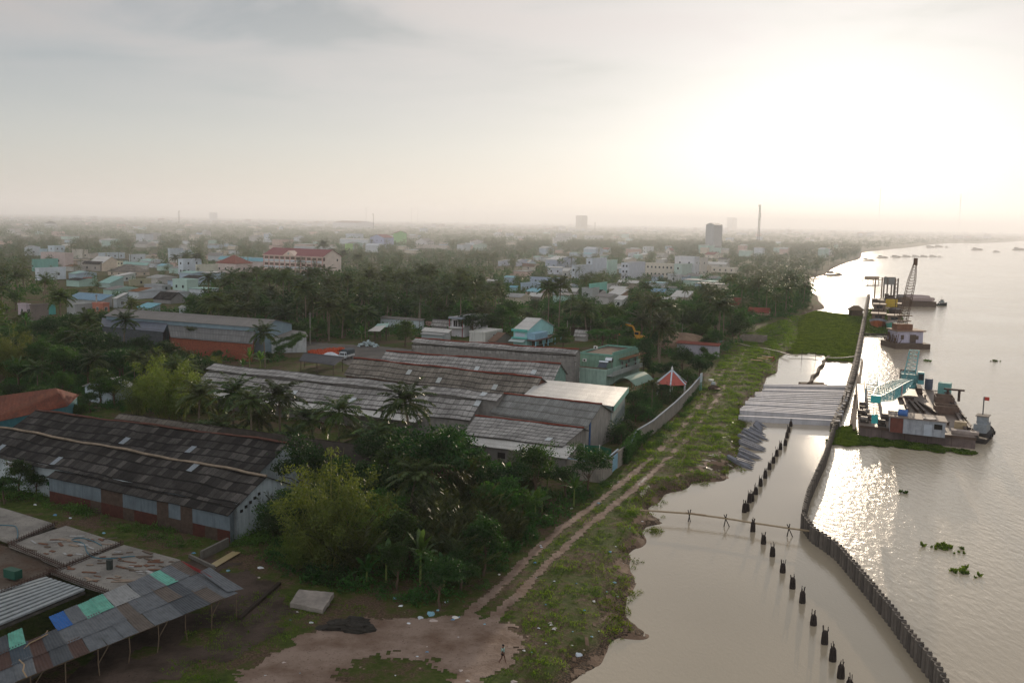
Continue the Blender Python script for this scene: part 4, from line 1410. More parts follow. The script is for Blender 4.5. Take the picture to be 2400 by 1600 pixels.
g0,g1 = Vector((P0.x,P0.y,0)) - pp*2.1,Vector((P1.x,P1.y,0)) - pp*2.1
wE = pw(P0,P1,930,820,4.6)
slabroof(M4, 'roof_slope', g0 + Z * 7.0, g1 + Z * 7.0, g0 - pp * (wE - 2.1) + Z * 4.6, g1 - pp * (wE - 2.1) + Z * 4.6, ASB, nu=34, nv=6, amp=.05)
b = MB()
f0,f1 = g0 - pp*(wE - 2.6)+ax*.4,g1 - pp*(wE - 2.6) - ax*.4
b.poly([f0,f1,f1+Z*4.4,f0+Z*4.4])
b.poly([f1,g1 - ax*.4,g1 - ax*.4+Z*6.9,f1+Z*4.4])
b.poly([g0+ax*.4,f0,f0+Z*4.4,g0+ax*.4+Z*6.9])
b.build('wall', CONC, M4)
foot(g0 - pp*wE,ax,pp,(P1 - P0).length,wE+6)
pxroof('flat_shed', 'shed with a broad pale beige metal roof and turquoise edge board', (1267, 889, 6.0), (1472, 908, 6.0), (1228, 924, 5.4), (1438, 951, 5.4), TINW, mat('#7f8a86', .85, .3, .6, streak=.5), lm='the pale beige metal roof')
e = bpy.data.objects['flat_shed']
b = MB()
a_,c_ = at(1472,908,5.85),at(1438,951,5.25)
b.boxo(c_+Vector((.05,0,-.9)),a_ - c_,Vector((.12,.02,0)),(0,0,1.0))
b.build('edge_board', mat('#6fa898', .7, .2), e)
e6, TL, TR, BL, BR = pxroof('corrugated_shed', 'grey corrugated-roofed shed with a tall bare concrete gable facing the garden', (1181, 922, 7.2), (1411, 947, 7.2), (1146, 967, 4.6), (1376, 1001, 4.6), sheetmat('weathered_corrugated_sheets', hx('#8a8a86'), hx('#3b352d'), su=.9, sv=2.0, corr=.33, sky=2, moss=.45), mat('#9a948c', .9, .25, .5, streak=.6), back=5.5, zb=5.0, cap=REDCAP, amp=.05, lm='the grey corrugated shed')
e7, TL, TR, BL, BR = pxroof('corrugated_shed', 'lower sheet-roofed shed with a red ridge and a white lean-to in front', (1114, 974, 5.2), (1369, 1003, 5.2), (1083, 1017, 3.9), (1318, 1045, 3.9), ASB, mat('#8d867e', .9, .25, .5, streak=.6), back=2.5, zb=4.4, cap=REDCAP, amp=.06, lm='the shed with the white lean-to')
slabroof(e7, 'lean_to_roof', at(1081, 1014, 3.8), at(1352, 1046, 3.8), at(1102, 1040, 3.1), at(1328, 1073, 3.1), TINW, nu=20, nv=2, amp=.05)
b = MB()
q0,q1,q2 = at(1102,1040,3.0),at(1326,1073,3.0),at(1350,1047,3.4)
for p_,r_ in ((q0,q1),(q1,q2)):
 b.poly([(p_.x,p_.y,0),(r_.x,r_.y,0),r_ - Z*.1,p_ - Z*.1])
b.build('front_wall', mat('#77726c', .9, .3, .6, streak=.6), e7)
for t in (.08,.3,.55,.78):
 b = MB()
 s = q0.lerp(q1,t)
 d_ = (q1 - q0).normalized()
 nn = Vector((d_.y,-d_.x,0))
 b.boxo(Vector((s.x,s.y,1.5))+nn*.01,d_*1.3,nn*.04,(0,0,.9))
 b.build('window', DARKIN, e7)
foot(Vector((q0.x,q0.y,0)),(q1 - q0).normalized(),Vector((-(q1 - q0).normalized().y,(q1 - q0).normalized().x,0)),(q1 - q0).length,6)
b = MB()
p_ = at(1371,1060,0)
b.boxo((p_.x,p_.y,0),GA*.7,GB*.5,(0,0,5.0))
tag(b.build('blue_pillar', mat('#27507f', .6, .2), org=(p_.x, p_.y, 0)), 'tall dark blue pillar at the corner of the grey corrugated shed', 'pillar')
P0,P1 = at(273,722.5,9),at(646.5,749,9)
Wh = shed('warehouse', 'very long plain grey-roofed warehouse with a blue-grey gable', P0, P1, 9, pw(P0, P1, 590, 766, 7.2), 7.2, 8, 7.2, TING, mat('#7f929a', .7, .2, .5), cap=None, vis=[(240, 660, 722, 765)], lm='the long grey warehouse', amp=0.01)
pxroof('lean_to_shed', 'grey sheet-roofed annex with a whitewashed wall under creepers, at the warehouse end', (669, 771, 5.6), (716, 777, 5.2), (622, 792, 4.2), (722, 788, 4.4), TING, mat('#c2c6c4', .8, .25, .4, streak=.7), lm='the creeper-covered annex')
pxroof('annex_shed', 'dark blue-grey roofed annex below the left half of the grey warehouse', (239, 744, 6.4), (392, 758, 6.4), (236, 764, 4.8), (384, 778, 4.8), TINB, mat('#55595c', .8, .3), lm='the blue-grey annex')
pxroof('annex_shed', 'pale corrugated-roofed annex of red brick below the grey warehouse', (393, 760, 6.0), (600, 776, 6.0), (400, 790, 4.6), (592, 806, 4.6), sheetmat('grey_ribbed_sheets', hx('#6b6a68'), hx('#3a3836'), su=1.0, sv=8, corr=1.0, sky=2, moss=.3), BRICK, lm='the red brick annex')
pxroof('open_shed', 'dark corrugated tin shelter beside the parked truck', (712, 826, 3.6), (808, 836, 3.6), (700, 845, 2.8), (783, 856, 2.8), sheetmat('dark_corrugated_tin', hx('#4c4c50'), hx('#221f20'), su=1.0, sv=8, corr=.6, sky=2, moss=.4), WOODD, openw=True, lm='the dark tin shelter')
R0,R1 = at(-60,935,7.2),at(131,909,7.2)
e = thing('tiled_house', 'house with a mottled orange clay tile hip roof beside the dark sheds', 'house', at(60, 985, 0))
E0,E1,E2 = at(-60,1000,4.4),at(158,952,4.4),at(186,925,4.4)
b = MB()
b.poly([R0,R1,E1,E0][::-1],uv=[(0,7),(26,7),(22,0),(0,0)])
b.poly([R1,E2,E1][::-1],uv=[(0,7),(7,7),(3.5,0)])
bk = R0+(E2 - R1)*1.3
b.poly([R0,bk,E2,R1][::-1],uv=[(0,0),(0,7),(22,7),(22,0)])
b.build('roof', ORT, e)
b = MB()
for p_,r_ in ((E0,E1),(E1,E2),(E2,bk)):
 p2,r2 = p_.lerp((E0+E2)/2,.05),r_.lerp((E0+E2)/2,.05)
 b.poly([(p2.x,p2.y,0),(r2.x,r2.y,0),(r2.x,r2.y,4.35),(p2.x,p2.y,4.35)])
b.build('wall', mat('#3d7078', .8, .2), e)
KEEP.append((0,175,908,960,pj(E1)[2]))
LM.append(('the orange tiled roof', Vector((R1.x, R1.y, 0))))
foot(E0,(E1 - E0).normalized(),Vector((-(E1 - E0).normalized().y,(E1 - E0).normalized().x,0)),(E1 - E0).length,9)
house('small_house', 'white tin-roofed hut half hidden by trees behind the orange tiled house', 262, 912, 948, 62, 52, '#9fb0b8', 'tinw', 'gy', 1.4, lm='the white-roofed hut', vis=False)
KEEP.append((205,312,890,915,170))
H = house
e, Lf, Ls, hh, A, B, O = H('balcony_house', 'stained green two-storey house with a long balcony and a brown flat roof', 1420, 866, 905, 92, 78, '#7ea08c', 'brown', 'flat', lm='the green balcony house', streak=.7, win=(0, 0, 1))
b = MB()
b.box(Lf*.16,Lf*.98,Ls*.18,Ls*.98,hh - .3,hh+2.6)
b.build('upper_wall', mat('#7ea08c', .8, .2, .35, streak=.7), e)
b = MB()
b.box(Lf*.16 - .15,Lf*.98+.1,Ls*.18 - .15,Ls*.18,hh+2.6,hh+3.0)
b.box(Lf*.16 - .15,Lf*.98+.1,Ls*.98,Ls*.98+.15,hh+2.6,hh+3.0)
b.box(Lf*.16 - .15,Lf*.16,Ls*.18,Ls*.98,hh+2.6,hh+3.0)
b.box(Lf*.98 - .02,Lf*.98+.12,Ls*.18,Ls*.98,hh+2.6,hh+3.5)
b.build('parapet', mat('#6f9c8c', .7, .2), e)
b = MB()
b.par((Lf*.16,Ls*.18,hh+2.63),(Lf*.81,0,0),(0,Ls*.79,0))
b.build('roof', mat('#4f3d31', .85, .3, .6), e)
b = MB()
b.box(Lf,Lf+1.5,.3,Ls+1.0,hh - 1.5,hh - 1.3)
b.box(Lf+1.4,Lf+1.5,.3,Ls+1.0,hh - 1.3,hh - .4)
b.build('balcony', mat('#a3a8a2', .8, .25, .6, streak=.5), e)
b = MB()
b.box(Lf+.05,Lf+1.6,Ls*.35,Ls+.6,hh+1.5,hh+1.65)
b.build('balcony_roof', ROOFM['rust'], e)
windows(e, Ls * .35, Ls * .95, Lf + .02, hh - 1.2, 3, .9, 2.0, axis='y', frame=mat('#a3a8a2', .8), pane=DARKIN, name='door')
windows(e, .8, 4.0, 0, 1.4, 1, 1.5, 1.3, frame=WHITE, pane=mat('#6d4a2f', .7))
balc = [(O+A*(Lf+.75)+B*(Ls*t)) for t in (.50,.78)]
balz = hh - 1.3
KEEP.append((1345,1475,820,900,pj(O)[2] - 3))
LM.append(('the green balcony house', O))
tk = thing('water_tank', 'shiny steel water tank on the edge of the green balcony house roof', 'water tank', O + A * (Lf * .96) + B * (Ls * .12) + Z * (hh + 0.0))
c0 = O+A*(Lf*.96)+B*(Ls*.12)
b = MB()
b.tube([c0+Z*(hh+1.9) - A*.8,c0+Z*(hh+1.9)+A*.8],.55,12)
b.build('tank', mat('#cfd3d6', .2, .1, metal=.9), tk)
for s in (-.7,.7):
 for t in (-.35,.35):
  b = MB()
  b.bar(c0+A*s+B*t+Z*(hh - .2),c0+A*s+B*t+Z*(hh+1.5),.08)
  b.build('leg', STEEL, tk)
c0 = O+A*(Lf*.86)+B*(Ls*.02)
tk = thing('solar_heater', 'solar water heater panel tilted on the lower roof of the green balcony house', 'solar heater', c0 + Z * hh)
b = MB()
b.boxo(c0+Z*(hh+.3) - A*1.0,A*2.0,B*1.2+Z*.9,(0,0,.08))
b.build('panel', mat('#3c434f', .2, .1), tk)
b = MB()
b.tube([c0+Z*(hh+1.45) - A*1.1+B*1.3,c0+Z*(hh+1.45)+A*1.1+B*1.3],.28,10)
b.build('tank', mat('#cfd3d6', .25, .1, metal=.8), tk)
for (u, v, zz_, lab) in ((.25, .17, hh + .9, 'air conditioner box on the lower roof wall of the green balcony house'), (.22, .5, hh + 3.1, 'air conditioner box standing on the brown top roof of the green house')):
 c0 = O+A*(Lf*u)+B*(Ls*v)
 a_ = thing('air_conditioner', lab, 'air conditioner', c0 + Z * zz_)
 b = MB()
 b.boxo(c0 - B*.38+Z*zz_,A*.9,B*.35,(0,0,.65))
 b.build('case', WHITE, a_)
 b = MB()
 b.tube([c0 - B*.38+A*.45+Z*(zz_+.32),c0 - B*.41+A*.45+Z*(zz_+.32)],.24,12)
 b.build('fan_grille', DARKIN, a_)
p0,p1 = at(1440,905,2.6),at(1470,905,2.6)
aw = thing('awning', 'arched green metal awning on posts beside the green balcony house', 'awning', at(1470, 915, 0))
b = MB()
o0 = at(1436,898,3.0)
o0.z = 0
n = 12
pts0,pts1 = [],[]
W_ = 5.2
for i in range(n+1):
 t = i/n
 pts0.append(o0+A*(W_*t)+Z*(2.9+1.5*math.sin(math.pi*t)))
 pts1.append(o0+A*(W_*t)+B*11+Z*(2.9+1.5*math.sin(math.pi*t)))
for i in range(n):
 b.poly([pts0[i],pts0[i+1],pts1[i+1],pts1[i]])
 b.poly([pts1[i] - Z*.06,pts1[i+1] - Z*.06,pts0[i+1] - Z*.06,pts0[i] - Z*.06])
b.build('canopy', mat('#5f7d6c', .45, .15, .5), aw)
for s,t in ((.05,.3),(.97,.3),(.05,10.6),(.97,10.6),(.97,5.5)):
 b = MB()
 q_ = o0+A*(W_*s)+B*t
 b.tube([q_,q_+Z*3.0],.09,6)
 b.build('post', mat('#8d6a4a', .7), aw)
KEEP.append((1440,1512,873,905,pj(o0)[2]))
foot(o0,A,B,W_,11)
g = at(1573,925,0)
gz_ = thing('gazebo', 'hexagonal gazebo with red roof panels and white ribs', 'gazebo', g)
apx = g+Z*(pj(g)[1] - 866)/F*pj(g)[2]
rz_ = apx.z - 2.9
b,b2 = MB(),MB()
ring = [g+Vector((math.cos(a)*3.6,math.sin(a)*3.6,rz_)) for a in [math.pi/3*k+.3 for k in range(6)]]
for i in range(6):
 b.poly([ring[i],ring[(i+1) % 6],apx])
b.build('roof', mat('#a8554a', .8, .2), gz_)
for i in range(6):
 b = MB()
 b.bar(apx+Z*.05,ring[i]+Z*.08,.28,.16)
 b.build('rib', mat('#b9c4cc', .6, .1), gz_)
 b = MB()
 b.tube([Vector((ring[i].x,ring[i].y,0)).lerp(g,.08),ring[i].lerp(apx,.08)],.12,8)
 b.build('post', WHITE, gz_)
b = MB()
b.tube([apx - Z*.1,apx+Z*.35,apx+Z*.6,apx+Z*.9],[.2,.25,.1,.04],8)
b.build('finial', WHITE, gz_)
KEEP.append((1540,1606,865,896,pj(g)[2]))
LM.append(('the red and white gazebo', g))
FOOT.append((g.x - 3,g.y - 3,1,0,0,1,6,6,.5))
e, Lf, Ls, hh, A, B, O = H('white_house', 'white two-storey house with red balcony columns and a slanting roofline', 1088, 744, 790, 30, 55, '#c9c3c6', 'white', 'flat', lm='the white house with red columns', win=(0, 2, 1), streak=.2)
b = MB()
b.box(-.3,Lf+.2,-1.5,.1,hh - .5,hh+.1)
b.build('balcony_roof', mat('#8d939b', .7), e)
b = MB()
b.box(-.2,Lf+.1,-1.4,0,hh*.45,hh*.5)
b.build('balcony', WHITE, e)
for s in (-.15,Lf - .1):
 b = MB()
 b.box(s,s+.22,-1.35,-1.13,0,hh - .5)
 b.build('column', mat('#8a2f33', .6), e)
windows(e,.6,Lf - .6,0,hh*.52,2,Lf*.32,hh*.3,pane=DARKIN)
H('annex_house', 'cream annex with a mossy parapet right of the white house with red columns', 1137, 778, 806, 37, 40, '#b8b6ab', 'tinw', 'flat', win=(0, 1, 1), lm='the cream annex', streak=.6)
H('hut', 'hut with a steep dark brown roof left of the turquoise gable house', 1160, 800, 812, 14, 44, '#5a4a40', 'brown', 'gx', 2.0)
H('low_house', 'low building with a bright white roof beside the white house', 1050, 780, 797, 60, 6, '#9b9c98', 'tinw', 'shed', .9, lm='the bright white low roof')
H('low_house', 'low shack of grey corrugated walls in front of the bright white roof', 1036, 786, 800, 48, 5, '#7e8a8c', 'tin', 'shed', .4)
H('long_house', 'long low white-walled building under the palms', 988, 752, 772, 96, 6, '#b3bfc4', 'ting', 'shed', .5, lm='the long low white building')
H('brick_hut', 'small pinkish brick hut at the end of the long low white building', 1014, 754, 768, 16, 3, '#a5705f', 'ting', 'flat')
H('grey_shed', 'grey asbestos-roofed shed beside the white house', 1058, 767, 776, 46, 3, '#6f6a66', 'asb', 'shed', 2.2)
e, TL, TR, BL, BR = pxroof('open_shelter', 'open shelter with a pale roof on white posts by the road', (880, 764, 4.4), (906, 762, 4.4), (862, 775, 4.0), (890, 776, 4.0), TINW, WHITE, openw=True, lm='the open shelter by the road')
pxroof('open_shelter', 'shelter with a mint roof edge behind the pale roadside shelter', (885, 758, 4.6), (912, 757, 4.6), (876, 767, 4.2), (908, 766, 4.2), MINTR, WHITE, openw=True)
e, Lf, Ls, hh, A, B, O = H('turquoise_house', 'turquoise house with a large gable side wall and beige roof', 1234, 775, 815, 31, 62, '#7fc4be', 'tinw', 'gx', 2.9, lm='the turquoise gable house', streak=.1, trim='#5fb0a6')
b = MB()
b.box(-.4,Lf+.3,-.7,0,hh - .3,hh+.35)
b.box(-.4,Lf+.3,-.7,0,hh*.52,hh*.58)
b.build('cornice', mat('#5cab9f', .7, .1), e)
b = MB()
b.box(.6,Lf - .6,-.12,-.02,hh*.64,hh*.84)
b.build('signboard', mat('#b9c2cc', .6, .15, 4.0), e)
b = MB()
b.boxo((-.6,-2.3,hh*.36),(Lf+.6,0,0),(0,2.3,hh*.13),(0,0,.06))
b.build('awning', mat('#a9b5b2', .6, .1), e)
b = MB()
b.box(Lf,Lf+2.6,.2,Ls*.48,hh*.5,hh*.86)
b.build('porch_wall', mat('#8fb3c6', .7, .2), e)
b = MB()
b.box(Lf,Lf+3.0,0,Ls,hh*.42,hh*.5)
b.build('porch_roof', mat('#6d5a54', .8), e)
for t in (.02,.32,.48,.75,.98):
 b = MB()
 b.box(Lf+2.6,Lf+2.85,Ls*t,Ls*t+.3,0,hh*.42)
 b.build('column', mat('#8cc0cf', .7), e)
windows(e, Ls * .12, Ls * .9, Lf + .02, .2, 3, 1.8, 2.2, axis='y', frame=mat('#c9a86a', .6), pane=DARKIN, name='door')
H('grey_shed', 'shed with a plain grey slanting roof behind the tiered trees', 1372, 786, 800, 25, 6, '#8a857c', 'asb', 'gx', 1.6, vis=False)
e, Lf, Ls, hh, A, B, O = H('school', 'three-storey cream school with a maroon roof and central pediment', 756, 602, 648, 137, 44, '#d8bfae', 'maroon', 'gx', 4.2, lm='the maroon-roofed school', streak=.05, over=.6, maxl=90)
cream = mat('#d8bfae', .8, .1)
n = 11
for i in range(n+1):
 b = MB()
 x = Lf*i/n
 b.box(x - .25,x+.25,-.35,0,0,hh - .8)
 b.build('pilaster', mat('#c79c93', .8, .1), e)
for k in range(3):
 for i in range(n):
  x0 = Lf*i/n+.3
  x1 = Lf*(i+1)/n - .3
  w = MB()
  w.box(x0+.35,x1 - .35,-.06,.02,hh/3*k+hh*.13,hh/3*k+hh*.265)
  w.build('window', mat('#6b5243', .5, .3, .5), e)
  b = MB()
  b.box(x0,x1,-.30,-.02,hh/3*k+.15,hh/3*k+hh*.1)
  b.build('balustrade', mat('#c8ccd2', .7), e)
 b = MB()
 b.box(Lf,Lf+.06,.6,2.4,hh/3*k+hh*.11,hh/3*k+hh*.29)
 b.build('window', mat('#5a3328', .6), e)
b = MB()
b.box(Lf,Lf+.06,Ls*.75,Ls*.75+1.3,hh*.74,hh*.86)
b.build('window', GLASS, e)
b = MB()
cx_ = Lf*.44
b.poly([(cx_ - 5.0,-.75,hh - .2),(cx_+5.0,-.75,hh - .2),(cx_,-.75,hh+3.0)])
b.poly([(cx_+5.0,-.75,hh - .2),(cx_+5.0,3,hh+1.2),(cx_,5.2,hh+3.0),(cx_,-.75,hh+3.0)])
b.poly([(cx_ - 5.0,-.75,hh - .2),(cx_,-.75,hh+3.0),(cx_,5.2,hh+3.0),(cx_ - 5.0,3,hh+1.2)])
b.build('pediment', cream, e)
b = MB()
b.tube([(cx_,-.76,hh+1.2),(cx_,-.84,hh+1.2)],.7,14)
b.build('emblem', mat('#a9a9a2', .6), e)
b = MB()
b.box(-.6,Lf+.5,-.65,-.1,hh - .45,hh - .05)
b.build('cornice', mat('#d9b9ac', .8), e)
TOWN = [
 ('white_house', 'large white block house, lowest of the left cluster, with small square windows', 92, 628, 657, 9, 63, '#c3cdd6', 'brown', 'flat', 0, (0, 2, 1), 'the large white block house'),
 ('green_house', 'house with a tall teal-green side wall behind the large white block house', 80, 607.5, 636, 5, 57, '#4c9c8c', 'brown', 'flat', 0, (1, 0, 1), 'the teal-walled house'),
 ('long_house', 'broad house with a brownish pink upper wall and a white end', 153, 593, 626, 57, 20, '#b59a92', 'brown', 'flat', 0, (2, 0, 1), 'the brownish pink house'),
 ('white_house', 'pale blue house with an arched roof terrace above the brownish pink house', 128, 576, 602, 15, 25, '#a9bcc8', 'tinw', 'flat', 0, (1, 2, 2), 'the arched-terrace house'),
 ('white_house', 'plain white house at the left end of the left cluster, by the palms', 64, 579, 600, 6, 31, '#b9c2ca', 'tin', 'gx', 1.2, (1, 1, 1), 'the leftmost white house'),
 ('blue_house', 'narrow light blue house left of the arched-terrace house', 97, 583, 606, 3, 15, '#8fb0bf', 'tin', 'flat', 0, (0, 1, 1), None),
 ('beige_house', 'beige two-storey house with one dark window facing the road', 193, 585, 609, 25, 14, '#b8ad9b', 'concd', 'flat', 0, (0, 1, 1), 'the beige two-storey house'),
 ('low_house', 'low cream building right of the beige two-storey house', 210, 595, 606, 3, 21, '#b9a898', 'tin', 'shed', .5, (0, 0, 1), None),
 ('blue_house', 'long pale blue building at the back of the left cluster', 246, 593, 607, 15, 47, '#a9bbc8', 'blue', 'flat', 0, (0, 3, 1), 'the long pale blue building'),
 ('white_house', 'white flat-roofed house left of the dark round tree', 305, 596, 613, 2, 36, '#b4bfc6', 'tin', 'flat', 0, (0, 2, 1), None),
 ('gable_house', 'cream gabled house with a red roof edge in the left cluster', 242, 616, 636, 32, 40, '#cdb597', 'tinw', 'gx', 3.6, (1, 0, 1), 'the cream gabled house'),
 ('grey_house', 'house with a dark grey roof left of the cream gabled house', 234, 620, 636, 40, 6, '#84796c', 'asbd', 'shed', 1.8, (2, 0, 1), None),
 ('hip_house', 'house with a wide grey hip roof right of the cream gabled house', 305, 638, 648, 52, 46, '#b09a80', 'asbb', 'hip', 4.2, (3, 2, 1), 'the grey hip roof'),
 ('long_house', 'long building with a mint roof behind the grey hip roof', 345, 622, 632, 58, 5, '#9c9388', 'mint', 'shed', 1.8, (0, 0, 1), None),
 ('tower_house', 'narrow cream tower of stacked balconies before the grey hip roof', 282, 612, 640, 6, 7, '#c9c19a', 'tin', 'flat', 0, (1, 1, 3), 'the narrow cream tower'),
 ('white_house', 'small white house with a bright tin roof below the narrow cream tower', 276, 648, 660, 14, 42, '#a9b0aa', 'tinw', 'shed', 1.6, (1, 1, 1), None),
 ('mint_house', 'house with a broad pale mint roof in the left cluster', 258, 664, 675, 26, 32, '#7f9a92', 'mint', 'shed', 3.0, (0, 0, 1), 'the broad pale mint roof'),
 ('olive_house', 'olive-walled house with a dark doorway below the grey hip roof', 307, 655, 671, 5, 48, '#8f8862', 'tin', 'flat', 0, (0, 1, 1), 'the olive-walled house'),
 ('brick_hut', 'small orange brick hut among trees in the left cluster', 200, 650, 662, 5, 16, '#8f4c38', 'rust', 'flat', 0, (0, 0, 1), None),
 ('pink_house', 'small pinkish house with a green awning by the dark trees', 62, 712, 744, 19, 11, '#b09ba3', 'tinw', 'flat', 0, (1, 1, 1), 'the pinkish house with the awning'),
 ('brown_house', 'brown plank-walled house with a green roof patch', 74, 713, 752, 3, 41, '#5d4c42', 'green', 'flat', 0, (0, 0, 1), 'the brown plank-walled house'),
 ('teal_shack', 'shack wrapped in bright teal sheeting behind the big palm', 109, 714, 738, 2, 22, '#2f9c92', 'rust', 'flat', 0, (0, 0, 1), None),
 ('grey_house', 'grey block-walled house with a white roof edge right of the big palm', 177, 712, 738, 20, 40, '#8f928f', 'tinw', 'flat', 0, (0, 1, 1), 'the grey block-walled house'),
 ('brick_house', 'bare orange brick house beside the tall concrete post', 241, 710, 738, 24, 16, '#a5492f', 'tinw', 'flat', 0, (1, 1, 1), 'the bare orange brick house'),
 ('blue_roof_house', 'house with a very long pale blue roof behind the orange brick house', 236, 705, 722, 78, 28, '#8d8f8e', 'blue', 'shed', 2.0, (0, 0, 1), 'the long pale blue roof'),
 ('low_house', 'low house with a bright white roof right of the long pale blue roof', 274, 700, 722, 8, 26, '#8f9496', 'tinw', 'shed', 2.0, (0, 1, 1), None),
 ('mint_house', 'mint green house with a light blue annex front and dark doors', 438, 655, 686, 33, 27, '#9fc0b0', 'mint', 'flat', 0, (2, 0, 1), 'the mint and blue house'),
 ('white_house', 'white house with blue arches right of the dark round tree', 430, 607, 644, 12, 43, '#b6c4cf', 'concd', 'flat', 0, (1, 2, 2), 'the white house with blue arches'),
 ('long_house', 'long cream wall house in front of the red hip roof', 461, 620, 646, 2, 50, '#c4bfa6', 'concd', 'flat', 0, (0, 0, 1), None),
 ('hip_house', 'pinkish house with a faded red hip roof', 552, 618, 641, 46, 40, '#c7aea4', 'red', 'hip', 5.0, (3, 3, 1), 'the faded red hip roof'),
 ('long_house', 'long low building with a pale cyan roof behind the red hip roof', 616, 613, 628, 104, 5, '#c2aca4', 'cyan', 'shed', 2.6, (0, 0, 1), 'the pale cyan roof'),
 ('grey_house', 'building with a slate grey roof and white upper strip by the palms', 519, 600, 612, 32, 4, '#a6adb2', 'ting', 'shed', 2.4, (0, 0, 1), None),
 ('blue_house', 'tall pale grey-blue block behind three palms', 399, 582, 613, 5, 31, '#9fafb8', 'tin', 'flat', 0, (0, 0, 1), 'the tall grey-blue block'),
 ('grey_house', 'building with a dark sheet roof below the mint and blue house', 400, 702, 712, 40, 36, '#6d6a66', 'asbd', 'gx', 2.6, (0, 0, 1), None),
 ('grey_house', 'grey flat-roofed building left of the mint and blue house', 380, 668, 684, 42, 20, '#85888a', 'tin', 'flat', 0, (0, 1, 1), None),
 ('blue_roof_house', 'low house with a sky blue roof behind the warehouse ridge', 352, 722, 731, 30, 24, '#7d9099', 'cyan', 'shed', 1.4, (0, 0, 1), None),
 ('white_house', 'small pale house peeping over the warehouse ridge', 432, 722, 734, 12, 5, '#a9b5b8', 'tin', 'shed', .8, (1, 0, 1), None),
 ('warehouse', 'lilac-grey warehouse with a curved pale roof in the middle distance', 1305, 609, 628, 27, 48, '#8f9bb5', 'tinw', 'gx', 2.2, (0, 1, 1), 'the lilac-grey warehouse'),
 ('white_house', 'blank white block house right of the lilac-grey warehouse', 1348, 622, 660, 9, 37, '#b3bac2', 'concd', 'flat', 0, (1, 0, 2), 'the blank white block house'),
 ('white_house', 'tallest white slab house behind the blank white block', 1387, 606, 656, 14, 34, '#b4bcc6', 'concd', 'flat', 0, (1, 0, 3), 'the tallest white slab house'),
 ('mint_house', 'mint green house with a brown sloping front roof', 1424, 610, 650, 15, 22, '#9fc4b0', 'brown', 'flat', 0, (1, 0, 2), 'the tall mint house'),
 ('white_house', 'white three-storey house left of the long cream building', 1473, 616, 657, 18, 38, '#bcc0c9', 'concd', 'flat', 0, (2, 0, 3), 'the white three-storey house'),
 ('long_house', 'long cream two-storey building with a row of balconies', 1578, 618, 652, 66, 3, '#cbbca6', 'tinw', 'flat', 0, (7, 0, 2), 'the long cream building'),
 ('stepped_house', 'white building with a stepped parapet above the long cream building', 1626, 602, 652, 46, 12, '#c3c2c4', 'tinw', 'flat', 0, (2, 1, 2), 'the stepped white building'),
 ('mint_house', 'house with a pale grey front and a mint side before the stepped building', 1597, 619, 655, 18, 30, '#a9bcae', 'tinw', 'flat', 0, (1, 0, 2), None),
 ('white_house', 'whitish tower-like house at the right end of the stepped building', 1640, 604, 650, 5, 18, '#cbbfb0', 'tinw', 'flat', 0, (1, 1, 2), None),
 ('long_house', 'low cream building with dark doorways right of the mint side', 1662, 623, 648, 26, 4, '#c6b59c', 'tinw', 'flat', 0, (3, 0, 1), None),
 ('long_house', 'long low building with a white and blue roof at the town edge', 1700, 620, 632, 46, 10, '#c3b9ab', 'tinw', 'gx', 1.6, (0, 0, 1), 'the white and blue roof'),
 ('long_house', 'low cream terrace of walls right of the doorways building', 1722, 628, 640, 56, 8, '#c6b79f', 'tinw', 'flat', 0, (4, 0, 1), None),
 ('white_house', 'plain white cube house below the long cream building', 1592, 643, 664, 28, 5, '#b5b3b1', 'tinw', 'flat', 0, (1, 0, 1), None),
 ('turquoise_house', 'turquoise flat house with one window in the middle town', 1383, 665, 702, 3, 39, '#5fb39c', 'brown', 'flat', 0, (0, 1, 1), 'the flat turquoise house'),
 ('white_house', 'small white house with two windows right of the flat turquoise house', 1424, 665, 684, 3, 24, '#b4b0ab', 'brown', 'flat', 0, (0, 2, 1), None),
 ('grey_house', 'grey house with one pinkish white side, before the flat turquoise house', 1388, 675, 704, 25, 16, '#8f928e', 'concd', 'flat', 0, (1, 0, 1), 'the grey house with a pink side'),
 ('brick_house', 'brick house under a slanting bright white roof', 1452, 692, 706, 30, 20, '#a67c60', 'tinw', 'shed', 2.2, (0, 0, 1), 'the slanting white roof'),
 ('small_house', 'small white house with a bright square roof below the slanting white roof', 1458, 703, 722, 18, 12, '#b6b4ae', 'tinw', 'shed', 1.4, (1, 1, 1), 'the bright square roof'),
 ('blue_house', 'light blue low house left of the round dark tree', 1224, 663, 686, 4, 43, '#9db6cc', 'tinw', 'flat', 0, (0, 2, 1), 'the low light blue house'),
 ('low_house', 'low hut with a pale roof left of the leaning palms', 1266, 696, 708, 27, 6, '#6f6255', 'tinw', 'shed', 1.6, (0, 0, 1), None),
 ('small_house', 'tiny pale mint hut at the foot of the low light blue house', 1240, 696, 706, 13, 2, '#a9c6b8', 'mint', 'shed', .6, (0, 0, 1), None),
 ('long_house', 'long lilac-blue wall building with a straight roofline', 1316, 652, 670, 74, 4, '#97a6c4', 'blue', 'flat', 0, (3, 0, 1), 'the long lilac-blue wall'),
 ('white_house', 'dull white house right of the long lilac-blue wall', 1317, 655, 670, 2, 22, '#a9aaa8', 'tin', 'flat', 0, (0, 1, 1), None),
 ('low_house', 'low house with a white ribbed roof behind the leaning palms', 1350, 684, 700, 30, 5, '#8f8c84', 'tinw', 'shed', 1.6, (0, 0, 1), None),
 ('gable_house', 'small pale blue gable house above the white ribbed roof', 1333, 672, 686, 3, 22, '#a7b4c4', 'tin', 'gx', 1.8, (0, 1, 1), None),
 ('small_house', 'small cyan-roofed hut among the palms right of the school trees', 1210, 674, 684, 16, 3, '#8fb6bc', 'cyan', 'shed', .8, (0, 0, 1), None),
